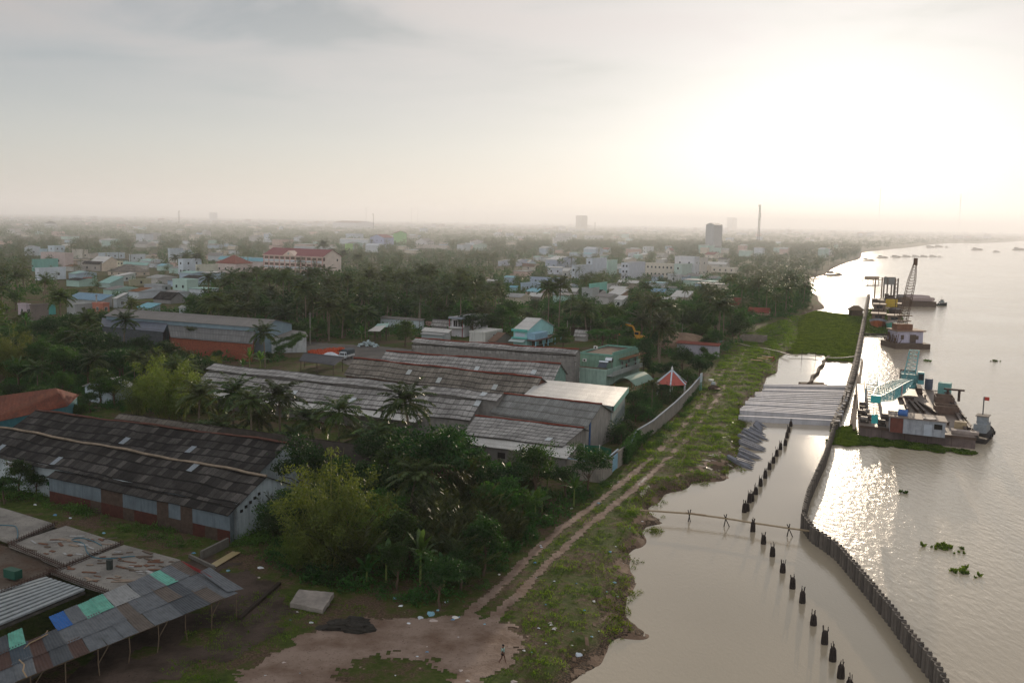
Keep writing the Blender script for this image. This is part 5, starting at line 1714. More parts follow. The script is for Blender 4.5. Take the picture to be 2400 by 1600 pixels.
 ('low_house', 'low pale roof half hidden by palms left of the cyan-roofed hut', 1163, 659, 668, 22, 3, '#9d948a', 'tinw', 'shed', .8, (0, 0, 1), None),
 ('white_house', 'pale lilac house at the left of the far middle row', 1170, 612, 624, 3, 25, '#b7bccf', 'tinw', 'shed', 1.0, (0, 1, 1), 'the pale lilac house'),
 ('white_house', 'white shed-roofed house second in the far middle row', 1212, 612, 624, 3, 24, '#b4b5c4', 'tinw', 'gx', 1.4, (0, 1, 1), None),
 ('gable_house', 'small bright white gable house in the far middle row', 1238, 615, 624, 3, 17, '#b9c2d0', 'tinw', 'gx', 1.6, (0, 0, 1), None),
 ('brown_house', 'house with a dull brown gable roof before the bright white gable', 1252, 624, 634, 28, 4, '#b0a394', 'brown', 'gx', 1.8, (1, 0, 1), None),
 ('white_house', 'white low house below the lilac-grey warehouse', 1316, 628, 644, 33, 3, '#b4bac6', 'tinw', 'shed', .8, (2, 0, 1), None),
 ('low_house', 'house with a slanting white roof left of the blank white block', 1332, 636, 650, 14, 4, '#a9a69f', 'tinw', 'shed', 2.0, (1, 0, 1), None),
 ('brown_shed', 'long brown open-sided shed with a light roof', 1494, 664, 680, 46, 3, '#81705a', 'tinw', 'shed', 1.4, (0, 0, 1), 'the long brown shed'),
 ('blue_roof_house', 'low house with a sagging blue roof right of the bushy dark tree', 1556, 685, 694, 32, 4, '#9c9182', 'blue', 'shed', 1.6, (0, 0, 1), None),
 ('long_house', 'house with a lilac-white sheet roof near the riverside trees', 1610, 697, 706, 38, 14, '#9a8b74', 'tinw', 'shed', 2.4, (0, 0, 1), 'the lilac-white sheet roof'),
 ('low_house', 'low hut with a small white roof left of the lilac-white roof', 1580, 702, 708, 28, 3, '#a39377', 'tinw', 'shed', .9, (0, 0, 1), None),
 ('red_roof_house', 'long low house with an orange-red tile roof by the green water', 1800, 732, 742, 46, 5, '#8f6a52', 'red', 'gx', 1.6, (0, 0, 1), 'the riverside orange-red roof'),
 ('red_roof_house', 'shack with a tilted orange plank roof among the riverside trees', 1730, 714, 724, 24, 6, '#8a6b4d', 'red', 'shed', 2.8, (0, 0, 1), None),
 ('white_house', 'small white house left of the far blue roofs row', 1475, 593, 604, 3, 23, '#c0c4cf', 'tinw', 'shed', .8, (0, 1, 1), None),
 ('low_house', 'low house with a long bent white roof behind the white three-storey house', 1470, 608, 616, 10, 22, '#b6a890', 'tinw', 'gx', 1.4, (0, 0, 1), None),
 ('low_house', 'pair of pale slab roofs right of the small white house', 1510, 597, 604, 12, 8, '#b0a68e', 'tinw', 'shed', 1.2, (0, 0, 1), None),
 ('white_house', 'two-storey whitish house beyond the slab roofs', 1515, 578, 594, 9, 17, '#c6ccc9', 'tinw', 'flat', 0, (1, 1, 2), None),
 ('small_house', 'small white roof just left of the stepped white building', 1560, 608, 614, 10, 4, '#c4b8a4', 'tinw', 'gx', 1.0, (0, 0, 1), None),
 ('gable_house', 'white and red gable house far behind the stepped building', 1572, 587, 595, 12, 8, '#cfc4b6', 'red', 'gy', 3.0, (1, 0, 1), None),
 ('red_roof_house', 'house with a faded red roof below the grey silo tower', 1672, 597, 606, 22, 18, '#cdbba4', 'red', 'gx', 2.4, (1, 1, 1), 'the faded red roof below the silo'),
 ('low_house', 'pale low house at the right foot of the silo tower', 1706, 586, 594, 16, 3, '#bcb09c', 'tin', 'shed', 2.0, (0, 0, 1), None),
 ('long_house', 'long pale sheet roof behind the school roof', 775, 582, 592, 86, 4, '#b4bcc2', 'tin', 'shed', 1.2, (0, 0, 1), None),
 ('blue_house', 'lilac-blue public hall with a central pediment', 900, 557, 582, 33, 23, '#8f98bf', 'maroon', 'gy', 3.6, (3, 1, 2), 'the lilac-blue hall'),
 ('green_house', 'bright green windowless block with a red roof', 924, 547, 576, 2, 29, '#6fbf52', 'red', 'gx', 3.2, (0, 0, 1), 'the bright green block'),
 ('white_house', 'pale blue-white block with dark openings left of the lilac-blue hall', 832, 548, 566, 22, 20, '#a9b6c2', 'tin', 'flat', 0, (2, 0, 1), None),
 ('long_house', 'long low white-roofed building left of the lilac-blue hall', 862, 562, 574, 66, 5, '#b4bfc4', 'tinw', 'shed', 1.0, (0, 0, 1), 'the long white-roofed hall'),
 ('green_house', 'small lime green house among palms right of the school', 811, 571, 592, 2, 16, '#86bf4e', 'concd', 'flat', 0, (0, 1, 1), 'the small lime green house'),
 ('gable_house', 'white house with two steep gables beyond the palms', 1000, 566, 576, 26, 17, '#cfc6c6', 'ting', 'gy', 4.2, (2, 2, 1), 'the twin-gabled white house'),
 ('long_house', 'long dull pink perimeter building before the twin-gabled house', 1048, 575, 584, 74, 4, '#b3a395', 'tin', 'flat', 0, (0, 0, 1), None),
 ('white_house', 'white house with a pinkish roof and two dark windows', 1104, 565, 577, 3, 30, '#cfc8c4', 'red', 'gx', 2.0, (0, 2, 1), 'the pink-roofed white house'),
 ('mint_house', 'pale mint low house below the pink-roofed white house', 1112, 573, 588, 3, 29, '#a3bfab', 'tinw', 'gx', 1.4, (0, 2, 1), None),
 ('white_house', 'white three-tier block among trees in the hazy middle', 1306, 546, 566, 4, 34, '#c9c8c4', 'concd', 'flat', 0, (1, 3, 2), 'the hazy three-tier block'),
 ('white_house', 'white house with a cream lower wing before the three-tier block', 1298, 557, 574, 3, 32, '#cbc7bf', 'tinw', 'flat', 0, (0, 1, 1), None),
 ('white_house', 'bright white square house left of the hazy three-tier block', 1186, 546, 560, 1, 18, '#d0d2d6', 'tinw', 'flat', 0, (0, 1, 1), 'the bright white square house'),
 ('long_house', 'row of pale walls right of the bright white square house', 1206, 553, 562, 2, 50, '#cac6c0', 'tinw', 'flat', 0, (0, 4, 1), None),
 ('long_house', 'pale hazy row of walls right of the three-tier block', 1372, 552, 561, 2, 58, '#cbc8c4', 'tinw', 'flat', 0, (0, 3, 1), None),
 ('stadium_hall', 'hazy sports hall with an orange roof and an arched white front', 835, 522, 536, 55, 62, '#c6c4c2', 'red', 'gx', 5.0, (0, 9, 1), 'the hazy sports hall'),
 ('apartment_block', 'hazy beige apartment block on the skyline', 1362, 505, 541, 13, 14, '#b9ab92', 'concd', 'flat', 0, (3, 3, 8), 'the beige apartment block'),
 ('apartment_block', 'faint grey apartment block on the skyline right of the silo tower', 1716, 510, 540, 13, 11, '#b5b0a6', 'concd', 'flat', 0, (3, 3, 7), None),
 ('apartment_block', 'faint white block on the left skyline', 500, 498, 520, 9, 10, '#b9bcbe', 'concd', 'flat', 0, (3, 3, 6), None),
 ('temple_house', 'pavilion with a dark hip roof in the hazy left distance', 122, 524, 534, 17, 12, '#a0a29c', 'asbd', 'hip', 5.0, (2, 1, 1), 'the dark hip-roofed pavilion'),
]
for (nm,lb,px,yt,yb,wf,ws,wall,roof,rk,rh,win,lm) in TOWN:
 H(nm,lb,px,yt,yb,wf,ws,wall,roof,rk,rh,win,lm=lm,maxl=95)
e, Lf, Ls, hh, A, B, O = H('silo_tower', 'tall windowless grey silo tower rising above the town', 1671, 527, 592, 19, 20, '#8d8f8c', 'tin', 'gy', 2.4, (0, 0, 1), lm='the grey silo tower', streak=.3)
def mast(name, label, px, yt, yb, w0, w1, cat_='mast', col='#5e5a56', dishes=0, guyed=False, lights=0):
 P = at(px,yb,0)
 h = solve(lambda t: -pj(P+Z*t)[1],-yt,2,400)
 e = thing(name,label,cat_,P)
 b = MB()
 m_ = mat(col,.6,.1)
 n = max(6,int(h/4))
 for i in range(n):
  z0,z1 = h*i/n,h*(i+1)/n
  a,c = w0+(w1 - w0)*i/n,w0+(w1 - w0)*(i+1)/n
  for sx,sy in ((1,1),(-1,1),(-1,-1),(1,-1)):
   b.bar(P+Vector((sx*a,sy*a,z0)),P+Vector((sx*c,sy*c,z1)),w1*.45+.12)
  b.bar(P+Vector((-a,-a,z0)),P+Vector((c,-c,z1)),w1*.3+.08)
  b.bar(P+Vector((a,-a,z0)),P+Vector((a,a,z0)),w1*.3+.08)
  b.bar(P+Vector((-a,-a,z0)),P+Vector((a,-a,z0)),w1*.3+.08)
 b.build('lattice', m_, e)
 q = random.Random(int(px))
 for i in range(dishes):
  b = MB()
  z0 = h*(1 - .07*i - .02)
  a = q.uniform(0,6.28)
  c0 = P+Vector((math.cos(a)*(w1+1.2),math.sin(a)*(w1+1.2),z0))
  b.tube([c0,c0+Vector((math.cos(a),math.sin(a),0))*.7],[1.5,1.3],10)
  b.build('dish', mat('#8d8880', .6), e)
 if lights:
  b = MB()
  b.box(P.x - lights,P.x+lights,P.y - .5,P.y+.5,h - 2.5,h+1.0)
  b.build('lamp_panel', mat('#7d7a76', .6), e)
 return e
mast('cell_tower', 'lattice telecom mast with round dishes near the silo tower', 1777, 480, 572, 1.6, 1.0, 'tower', dishes=6)
mast('radio_mast', 'tall thin radio mast on the skyline, nearer the glare', 2058, 438, 541, 1.2, .8, dishes=0)
mast('radio_mast', 'tall thin radio mast on the skyline above the far river bend', 2246, 456, 547, 1.4, .8)
mast('lattice_mast', 'short lattice mast on the hazy left skyline', 420, 494, 530, 1.8, .7, dishes=2)
mast('lattice_mast', 'slim mast left of the lattice mast on the left skyline', 243, 489, 508, 1.5, .8)
mast('radio_mast', 'faint mast at the far left of the skyline', 144, 475, 505, 1.2, .8)
mast('lattice_mast', 'thin mast standing behind the lilac-blue hall', 875, 501, 548, .6, .35, dishes=1)
mast('chimney_mast', 'lone dark mast left of the beige apartment block', 1141, 504, 530, .9, .6)
mast('chimney_mast', 'short dark mast right of the beige apartment block', 1394, 521, 545, 1.2, 1.0)
for i, (px, yt, lb) in enumerate([(858, 487, 'stadium floodlight behind the sports hall roof'), (964, 489, 'left one of the two paired stadium floodlights'), (979, 489, 'right one of the two paired stadium floodlights'), (1087, 492, 'lone stadium floodlight right of the paired ones')]):
 mast('floodlight', lb, px, yt, 528, .7, .5, 'floodlight', lights=4.0 if i in (1, 2) else 2.0)
def wallseg(e, pts, z0, z1, th, m, name='wall'):
 for p_,r_ in zip(pts,pts[1:]):
  p_,r_ = Vector((p_[0],p_[1],0)),Vector((r_[0],r_[1],0))
  d = (r_ - p_)
  nn = Vector((-d.y,d.x,0)).normalized()*th
  b = MB()
  b.boxo(p_+Z*z0,d,nn,(0,0,z1 - z0))
  b.build(name,m,e)
WM = mat('#8f877c', .9, .3, .6, streak=.7)
cor = at(1408.6,1132,0)
ywl = at(1278,1112,0)
wy = thing('yard_wall', 'stained concrete yard wall corner with a pale blue gate by the dirt track', 'wall', cor)
d_ = (cor - ywl)
yl = cor - d_.normalized()*15
gate0,gate1 = at(1435,1108,0),at(1447,1097,0)
wallseg(wy,[yl,cor],-.2,2.75,.22,WM)
wallseg(wy,[cor,gate0],-.2,2.75,.22,WM)
w2 = at(1470,1080,0)
wallseg(wy,[gate1,w2],-.2,2.6,.22,WM)
b = MB()
b.boxo(gate0+Z*.1,gate1 - gate0,Vector((-.06,.05,0)),(0,0,2.3))
b.build('gate', mat('#7fa6ba', .6, .2), wy)
b = MB()
for a_,c_ in ((cor,gate1),(cor,yl)):
 b = MB()
 b.bar(a_+Z*2.95,c_+Z*2.95,.16)
 b.build('coping_rail', mat('#8fa3b3', .6), wy)
wp = [at(1478,1072,0),at(1492,1042,0),at(1530,1018,0),at(1584,970,0),at(1618,935,0),at(1641,907,0)]
pw_ = thing('perimeter_wall', 'long grey boundary wall between the garden and the grassy riverbank', 'wall', wp[0])
wallseg(pw_,wp,-.2,2.4,.2,WM)
for p_,r_ in zip(wp,wp[1:]):
 b = MB()
 b.bar(p_+Z*2.46+Vector((-.05,.05,0)),r_+Z*2.46+Vector((-.05,.05,0)),.34,.12)
 b.build('coping', mat('#77828d', .8, .2), pw_)
for x0,y0,x1,y1,g_ in ((1369,1076,1405,1078,1),(1405,1078,1432,1086,2)):
 p_,r_ = at(x0,y0,0),at(x1,y1,0)
 sc_ = thing('screen_panel', ['', 'left dark green screen panel inside the concrete yard', 'right dark green screen panel inside the concrete yard'][g_], 'screen', p_)
 b = MB()
 b.boxo(p_,r_ - p_,Vector((0,.06,0)),(0,0,2.3))
 b.build('panel', mat('#1d5c46', .7, .2), sc_)
 b = MB()
 b.tube([p_ - GB*.1,p_ - GB*.1+Z*2.5],.07,6)
 b.build('post', WHITE, sc_)
p_,r_ = at(1348,1078,0),at(1362,1074,0)
g_ = thing('side_gate', 'small white bar gate beside the white lean-to roof', 'gate', p_)
b = MB()
for i in range(7):
 q_ = p_.lerp(r_,i/6)
 b.bar(q_,q_+Z*2.4,.06)
b.bar(p_+Z*.2,r_+Z*.2,.06)
b.bar(p_+Z*2.35,r_+Z*2.35,.08)
b.build('bars', WHITE, g_)
p_ = at(1642,915,0)
s_ = thing('signboard', 'blank white sign board on posts at the end of the boundary wall', 'sign', p_)
for s in (-.5,.6):
 b = MB()
 b.tube([p_+GB*s,p_+GB*s+Z*2.6],.06,6)
 b.build('post', mat('#7fb5ad', .6), s_)
b = MB()
b.boxo(p_ - GB*.7+Z*1.9 - GA*.05,GB*1.6,GA*.08,(0,0,2.0))
b.build('board', mat('#b5bfc4', .6, .15), s_)
pf = [at(1300,790,0),at(1345,786,0),at(1390,784,0)]
f_ = thing('fence', 'dark mesh fence with pale posts behind the umbrella-shaped tree', 'fence', pf[0])
wallseg(f_, pf, 0, 2.6, .06, mat('#4d4038', .9, .3), 'mesh_panel')
for i in range(6):
 q_ = pf[0].lerp(pf[2],i/5) - GB*.1
 b = MB()
 b.tube([q_,q_+Z*3.1],.08,6)
 b.build('post', mat('#8d867a', .8), f_)
def pole(px, yb, h, label, arm=True, r=.13, wires=None, col='#8b857c'):
 p_ = at(px,yb,0)
 e = thing('utility_pole', label, 'pole', p_)
 b = MB()
 b.tube([p_ - Z*.2,p_+Z*h],[r*1.25,r*.8],8)
 b.build('shaft', mat(col, .8, .2), e)
 if arm:
  b = MB()
  b.bar(p_+Z*(h - .5) - GB*.9,p_+Z*(h - .5)+GB*.9,.1)
  b.build('crossarm', mat('#6b655d', .8), e)
 return p_+Z*(h - .45)
tops = []
for px, yb, h, lb in [(727, 808, 9.5, 'concrete utility pole beside the creeper-covered annex'), (983, 772, 9.0, 'slim utility pole in front of the long low white building'),
                      (1262, 805, 8, 'utility pole hidden among palms left of the turquoise gable house'), (1329, 800, 6.5, 'street lamp pole beside the tiered tree'),
                      (1384, 790, 7.5, 'pale pole at the dark mesh fence'), (1439, 788, 7, 'pale pole next to the yellow excavator arm'), (1598, 796, 9, 'pale slim pole beside the sand heap')]:
 tops.append(pole(px,yb,h,lb,arm=px < 1300,r=.10 if px > 900 else .15))
for a_, c_, lb in ((0, 1, 'overhead wire crossing above the road'), (1, 2, 'overhead wire running on towards the turquoise house')):
 for k in (-.7,.7):
  b = MB()
  p_,r_ = tops[a_]+GB*k,tops[c_]+GB*k
  b.tube([p_.lerp(r_,t/12) - Z*(3.0*(1 - (t/6 - 1) ** 2)*.5) for t in range(13)],.022,4)
  tag(b.build('power_line', mat('#3a3835', .7), org=p_), lb + (', nearer strand' if k < 0 else ', farther strand'), 'wire')
for px, yt, yb, lb in ((227, 693, 735, 'tall bare concrete post in front of the orange brick house'), (174, 704, 733, 'bare concrete post beside the grey block-walled house')):
 p_ = at(px,yb,0)
 h = solve(lambda t: -pj(p_+Z*t)[1],-yt,2,40)
 e = thing('concrete_post', lb, 'post', p_)
 b = MB()
 b.tube([p_,p_+Z*h],[.34,.26],8)
 b.build('shaft', mat('#a3a5a2', .8, .2), e)
 b = MB()
 b.tube([p_+Z*h,p_+Z*(h+.3)],[.5,.5],8)
 b.build('cap', CONC, e)
p_ = at(812,842,0)
T = thing('truck', 'small white box truck with a grey tarpaulin cover parked by the orange jars', 'truck', (p_.x, p_.y, .08), math.atan2(-.885, -.465) + R(8), local=True)
cabm, cov = mat('#c9cdd0', .35, .1), mat('#4d5558', .7, .25)
b = MB()
b.box(1.2,2.55,-.85,.85,.55,1.25)
b.poly([(1.25,-.83,1.25),(2.5,-.83,1.25),(2.15,-.76,1.98),(1.25,-.76,2.02)])
b.poly([(1.25,.83,1.25),(1.25,.76,2.02),(2.15,.76,1.98),(2.5,.83,1.25)])
b.poly([(2.5,-.83,1.25),(2.5,.83,1.25),(2.15,.76,1.98),(2.15,-.76,1.98)])
b.poly([(1.25,-.76,2.02),(2.15,-.76,1.98),(2.15,.76,1.98),(1.25,.76,2.02)])
b.poly([(1.25,-.83,1.25),(1.25,-.76,2.02),(1.25,.76,2.02),(1.25,.83,1.25)])
body = b.build('cab', cabm, T)
b = MB()
b.poly([(2.49,-.72,1.32),(2.49,.72,1.32),(2.2,.68,1.9),(2.2,-.68,1.9)])
w_ = b.build('windscreen', GLASS, T)
w_.location.x = .03
for s in (-1,1):
 b = MB()
 pts = [(1.5,s*.845,1.3),(2.35,s*.845,1.3),(2.08,s*.79,1.85),(1.5,s*.79,1.85)]
 b.poly(pts if s < 0 else pts[::-1])
 b.build('side_window', GLASS, T)
 b = MB()
 b.tube([(2.55,s*.6,.95),(2.58,s*.6,.95)],.13,8)
 b.build('headlight', mat('#c9c7b8', .2), T)
 b = MB()
 b.box(2.0,2.2,s*1.0 - .06,s*1.0+.06,1.4,1.7)
 b.build('mirror', DARKIN, T)
 for x in (1.75,-1.4):
  b = MB()
  b.tube([(x,s*.62,.36),(x,s*.86,.36)],.36,14)
  wh = b.build('wheel', mat('#1f1e1d', .9), T)
  b = MB()
  b.tube([(x,s*.861,.36),(x,s*.875,.36)],.19,10)
  b.build('rim', mat('#8f8f8d', .5), wh)
b = MB()
b.box(2.5,2.62,-.85,.85,.42,.66)
b.build('bumper', mat('#55595c', .6), T)
b = MB()
b.box(-2.6,1.1,-.35,.35,.5,.72)
b.build('chassis', DARKIN, T)
b = MB()
b.box(-2.7,1.1,-.95,.95,.75,1.3)
b.build('cargo_bed', mat('#c3c4c2', .6, .2), T)
b = MB()
n = 8
pr = [(-.95,1.3),(-.95,2.35),(-.8,2.6),(0,2.72),(.8,2.6),(.95,2.35),(.95,1.3)]
for (a,z0),(c,z1) in zip(pr,pr[1:]):
 b.poly([(-2.7,a,z0),(1.1,a,z0),(1.1,c,z1),(-2.7,c,z1)])
b.poly([(1.1,a,z) for a,z in pr])
b.poly([(-2.7,a,z) for a,z in pr][::-1])
b.build('tarpaulin_cover', cov, T)
b = MB()
b.box(-1.6,.2,-.965,-.955,1.75,2.05)
b.build('marking', mat('#9fb3ab', .7, .4, 6), T)
KEEP.append((794,837,810,840,pj(p_)[2]))
FOOT.append((p_.x - 3,p_.y - 3,1,0,0,1,6,6,.3))
LM.append(('the parked box truck', p_))
jm = mat('#c04f28', .6, .25, 3)
jar = MB()
jar.tube([(0,0,0),(0,0,.18),(0,0,.5),(0,0,.68),(0,0,.74),(0,0,.8)],[.2,.32,.36,.2,.18,.24],9)
jo = jar.build('clay_jar', jm, smooth=True)
jd = jo.data
bpy.data.objects.remove(jo)
a_,c_,d_ = at(724,829,0),at(800,821,0),at(758,838,0)
U = (c_ - a_)
nrow = 0
q = random.Random(3)
nu_,nv_ = 17,6
for i in range(nu_):
 for j in range(nv_):
  t = i/(nu_ - 1)
  pz = a_.lerp(c_,t)+(d_ - a_)*(j/5*(.75 if t > .5 else 1.0))*.9
  if t > .55 and j > 3 - (t - .55)*4:
   continue
  o = bpy.data.objects.new('clay_jar', jd)
  C.objects.link(o)
  s = q.uniform(.85,1.15)
  o.location = (pz.x+q.uniform(-.1,.1),pz.y+q.uniform(-.1,.1),.1)
  o.scale = (s*1.15,s*1.15,s*1.15)
  o.rotation_euler = (q.uniform(-.1,.1),q.uniform(-.1,.1),0)
  tag(o, 'bright orange clay jar in the rows standing left of the parked truck', 'jar', 'orange clay jars in rows by the truck')
KEEP.append((724,802,815,830,pj(a_)[2]))
b = MB()
c0 = at(776,838,0)
n = 12
q = random.Random(8)
hgt = [[max(0,(1 - ((i/n*2 - 1) ** 2))*(1 - ((j/6*2 - 1) ** 2)))*1.3+q.uniform(0,.15) for j in range(7)] for i in range(n+1)]
for i in range(n):
 for j in range(6):
  f = lambda i,j: c0+GA*(-3.2+6.4*i/n)+GB*(-1.2+2.4*j/6)+Z*(.12+hgt[i][j])
  b.poly([f(i,j),f(i+1,j),f(i+1,j+1),f(i,j+1)])
tag(b.build('tarpaulin', mat('#c9cbd0', .6, .15), org=c0), 'white tarpaulin thrown over a heap beside the orange jars', 'tarpaulin')
q = random.Random(12)
c0 = at(862,812,0)
sm = mat('#a9b7b8', .8, .3, 4)
for i in range(60):
 a,r_ = q.uniform(0,6.28),q.uniform(0,1) ** .6
 pz = c0+Vector((math.cos(a)*3.2*r_,math.sin(a)*2.2*r_,0))
 z = .15+(1 - r_)*2.0*q.uniform(.5,1)
 b = MB()
 b.ball((0,0,0),.5,8,5,sq=(1.0,.62,.38))
 o = b.build('sack', sm, smooth=True)
 o.location = (pz.x,pz.y,z)
 o.rotation_euler = (q.uniform(-.5,.5),q.uniform(-.5,.5),q.uniform(0,6.28))
 tag(o, 'pale stuffed sack in the heap under the open roadside shelter', 'sack', 'pale sacks heaped by the road')
KEEP.append((842,880,792,812,pj(c0)[2]))
FOOT.append((c0.x - 4,c0.y - 3,1,0,0,1,8,6,0))
p_ = at(1500,800,0)
X = thing('excavator', 'yellow excavator reaching its long arm to the left among the trees', 'excavator', p_)
ym, km = mat('#c08a2c', .5, .3, 2), mat('#2c2926', .8)
AA = -GA
def L3(u,v,z):
 return p_+AA*u+GB*v+Z*z
for s in (-1.15,1.15):
 b = MB()
 b.boxo(L3(-1.9,s - .3,0),AA*3.8,GB*.6,(0,0,.8))
 b.build('track', km, X)
b = MB()
b.boxo(L3(-2.1,-1.3,.95),AA*3.4,GB*2.6,(0,0,1.0))
b.build('body', ym, X)
b = MB()
b.boxo(L3(-.1,-1.3,1.95),AA*1.6,GB*1.1,(0,0,1.25))
cb = b.build('cab', ym, X)
b = MB()
b.boxo(L3(.05,-1.33,2.2),AA*1.3,GB*.03,(0,0,.8))
b.build('window', GLASS, cb)
b = MB()
for a_,c_,w in (((1.2,.2,1.6),(2.6,.2,4.6),.55),((2.6,.2,4.6),(6.6,.2,5.4),.5)):
 b.bar(L3(*a_),L3(*c_),w,.45)
b.build('boom', ym, X)
b = MB()
b.bar(L3(6.4,.2,5.8),L3(7.0,.2,1.6),.4,.35)
b.build('arm', ym, X)
b = MB()
b.bar(L3(3.2,.2,5.2),L3(6.4,.2,5.9),.14)
b.build('cylinder', mat('#a9a9a6', .3, metal=.7), X)
b = MB()
b.boxo(L3(6.6,-.3,.7),AA*.9,GB*1.0,(0,0,.9))
b.build('bucket', mat('#5a4a36', .8), X)
KEEP.append((1452,1518,757,790,pj(p_)[2]))
LM.append(('the yellow excavator', p_))
FOOT.append((p_.x - 9,p_.y - 3,1,0,0,1,12,6,0))
sh = at(1598,815,0)
b = MB()
b.lump(sh,9,7,4.6,4,22,10,.12)
tag(b.build('sand_heap', soilmat('heap_sand', hx('#6f5a49'), hx('#8b7460'), hx('#544335')), org=sh, smooth=True), 'brown heap of sand and soil behind the grey low outbuilding', 'sand heap')
FOOT.append((sh.x - 9,sh.y - 7,1,0,0,1,18,14,0))
KEEP.append((1570,1635,780,806,pj(sh)[2]))
H('outbuilding', 'grey low outbuilding with a reddish roof edge near the riverbank', 1682, 811, 838, 96, 4, '#8d8792', 'red', 'shed', .5, (0, 0, 1), lm='the grey low outbuilding')
p_ = at(1716,793,0)
e = thing('tank_wall', 'low grey block-walled tank on the green riverbank', 'tank', p_)
wallseg(e, [at(1733, 800, 0), at(1789, 803, 0), at(1789, 803, 0) + GB * 5, at(1733, 800, 0) + GB * 5, at(1733, 800, 0)], -.1, 1.9, .2, mat('#7f7468', .9, .3))
def hose(name,label,cat_,pts,r,col,z=.12):
 P_ = [at(x,y,z) for x,y in pts]
 Q_ = []
 for i in range(len(P_) - 1):
  for t in range(6):
   p0,p1,p2,p3 = P_[max(i - 1,0)],P_[i],P_[i+1],P_[min(i+2,len(P_) - 1)]
   s = t/6
   Q_.append(.5*(2*p1+(p2 - p0)*s+(2*p0 - 5*p1+4*p2 - p3)*s*s+(3*p1 - p0 - 3*p2+p3)*s ** 3))
 Q_.append(P_[-1])
 b = MB()
 b.tube(Q_,r,6)
 return tag(b.build(name,mat(col,.6,.15),org=P_[0]),label,cat_)
hose('pipe', 'curved grey dredge pipe lying left on the grass behind the outbuilding', 'pipe', [(1624, 795), (1645, 802), (1680, 801), (1696, 799)], .22, '#8d99a6', .3)
hose('pipe', 'long pale pipe from the grass down to the boom poles', 'pipe', [(1730, 804), (1762, 812), (1800, 818), (1830, 825), (1850, 832)], .16, '#a59c8c', .1)
hose('pipe', 'light boom line floating from the bank to the pile row', 'pipe', [(1850, 832), (1880, 832), (1910, 834), (1938, 838), (1975, 838), (2010, 834)], .14, '#b5aa9a', WL + .5)
PM = mat('#6a625a', .85, .3, 1.2, streak=.5)
PMD = mat('#57504a', .85, .3, 1.2, streak=.5)
def cumline(pts,step):
 out = [pts[0]]
 d = 0.0
 for p_,r_ in zip(pts,pts[1:]):
  L = (r_ - p_).length
  t = step - d
  while t <= L:
   out.append(p_.lerp(r_,t/L))
   t += step
  d = (d+L) % step
 return out
def sheetpiles(e,pts,step,zt,zb,depth=.42,th=.14):
 P_ = cumline(pts,step)
 n = 0
 for i in range(len(P_) - 1):
  p_,r_ = P_[i],P_[i+1]
  d = r_ - p_
  nn = Vector((-d.y,d.x,0)).normalized()
  pr = [p_+d*.0,p_+d*.18+nn*depth*.95,p_+d*.5+nn*depth*1.15,p_+d*.82+nn*depth*.95,p_+d*1.0]
  b = MB()
  dz = rnd.uniform(-.05,.07)
  outer = [Vector((q_.x,q_.y,0)) for q_ in pr]
  inner = [q_ - nn*th - (d.normalized()*th*(k - 2)*.3) for k,q_ in enumerate(outer)]
  for k in range(4):
   a0,a1,c1,c0 = outer[k],outer[k+1],inner[k+1],inner[k]
   for (s,t_) in ((a0,a1),(c1,c0)):
    b.poly([s+Z*zb,s+Z*(zt+dz),t_+Z*(zt+dz),t_+Z*zb])
   b.poly([a0+Z*(zt+dz),c0+Z*(zt+dz),c1+Z*(zt+dz),a1+Z*(zt+dz)])
  b.build('pile', PM if i % 3 else PMD, e)
  n += 1
 return n
wA = thing('sheet_pile_wall', 'corrugated concrete sheet pile wall curving down to the bottom edge of the river', 'wall', WALLA[0])
sheetpiles(wA,WALLA,.98,ZW,WL - .8)
LM.append(('the curving sheet pile wall', WALLA[5]))
wB = thing('sheet_pile_wall', 'straight run of sheet pile wall from the bamboo footbridge to the raft of beams', 'wall', WALLB[0])
sheetpiles(wB,WALLB,1.05,ZW,WL - .8,depth=.36)
wC = thing('sheet_pile_wall', 'low line of pile heads running far up beside the green water plants', 'wall', WALLC[0])
sheetpiles(wC,WALLC,3.4,.35,WL - .8,depth=.9,th=.5)
for i,(x0,y0,x1,y1) in enumerate([(1994,1000,2004,930),(2001,1012,2010,880),(2012,905,2021,845)]):
 p_,r_ = at(x0,y0,WL),at(x1,y1,WL)
 b = MB()
 b.bar(p_+Z*.35,r_+Z*.35,.5,.45)
 tag(b.build('fender_log', mat('#4b3a30', .9, .3), org=p_), ['dark floating log nearest the raft of concrete beams', 'long dark log alongside the crane barge', 'dark log beyond the raft, beside the pile heads'][i], 'log')
ST = [(1744,1200),(1751,1197),(1756,1177),(1762,1174),(1771,1158),(1782,1139),(1793,1120),(1803,1100),(1812,1085),(1820,1069),(1829,1053),(1840,1044),(1844,1026),(1848,1013),(1853,999),
      (1764,1245),(1789,1274),(1810,1303),(1834,1341),(1857,1378),(1880,1412),(1906,1464),(1932,1508),(1951,1548),(1970,1588),(1990,1622)]
stm = mat('#2e2622', .9, .3, 2)
orn = ['first', 'second', 'third', 'fourth', 'fifth', 'sixth', 'seventh', 'eighth', 'ninth', 'tenth', 'eleventh', 'twelfth', 'thirteenth', 'fourteenth', 'fifteenth']
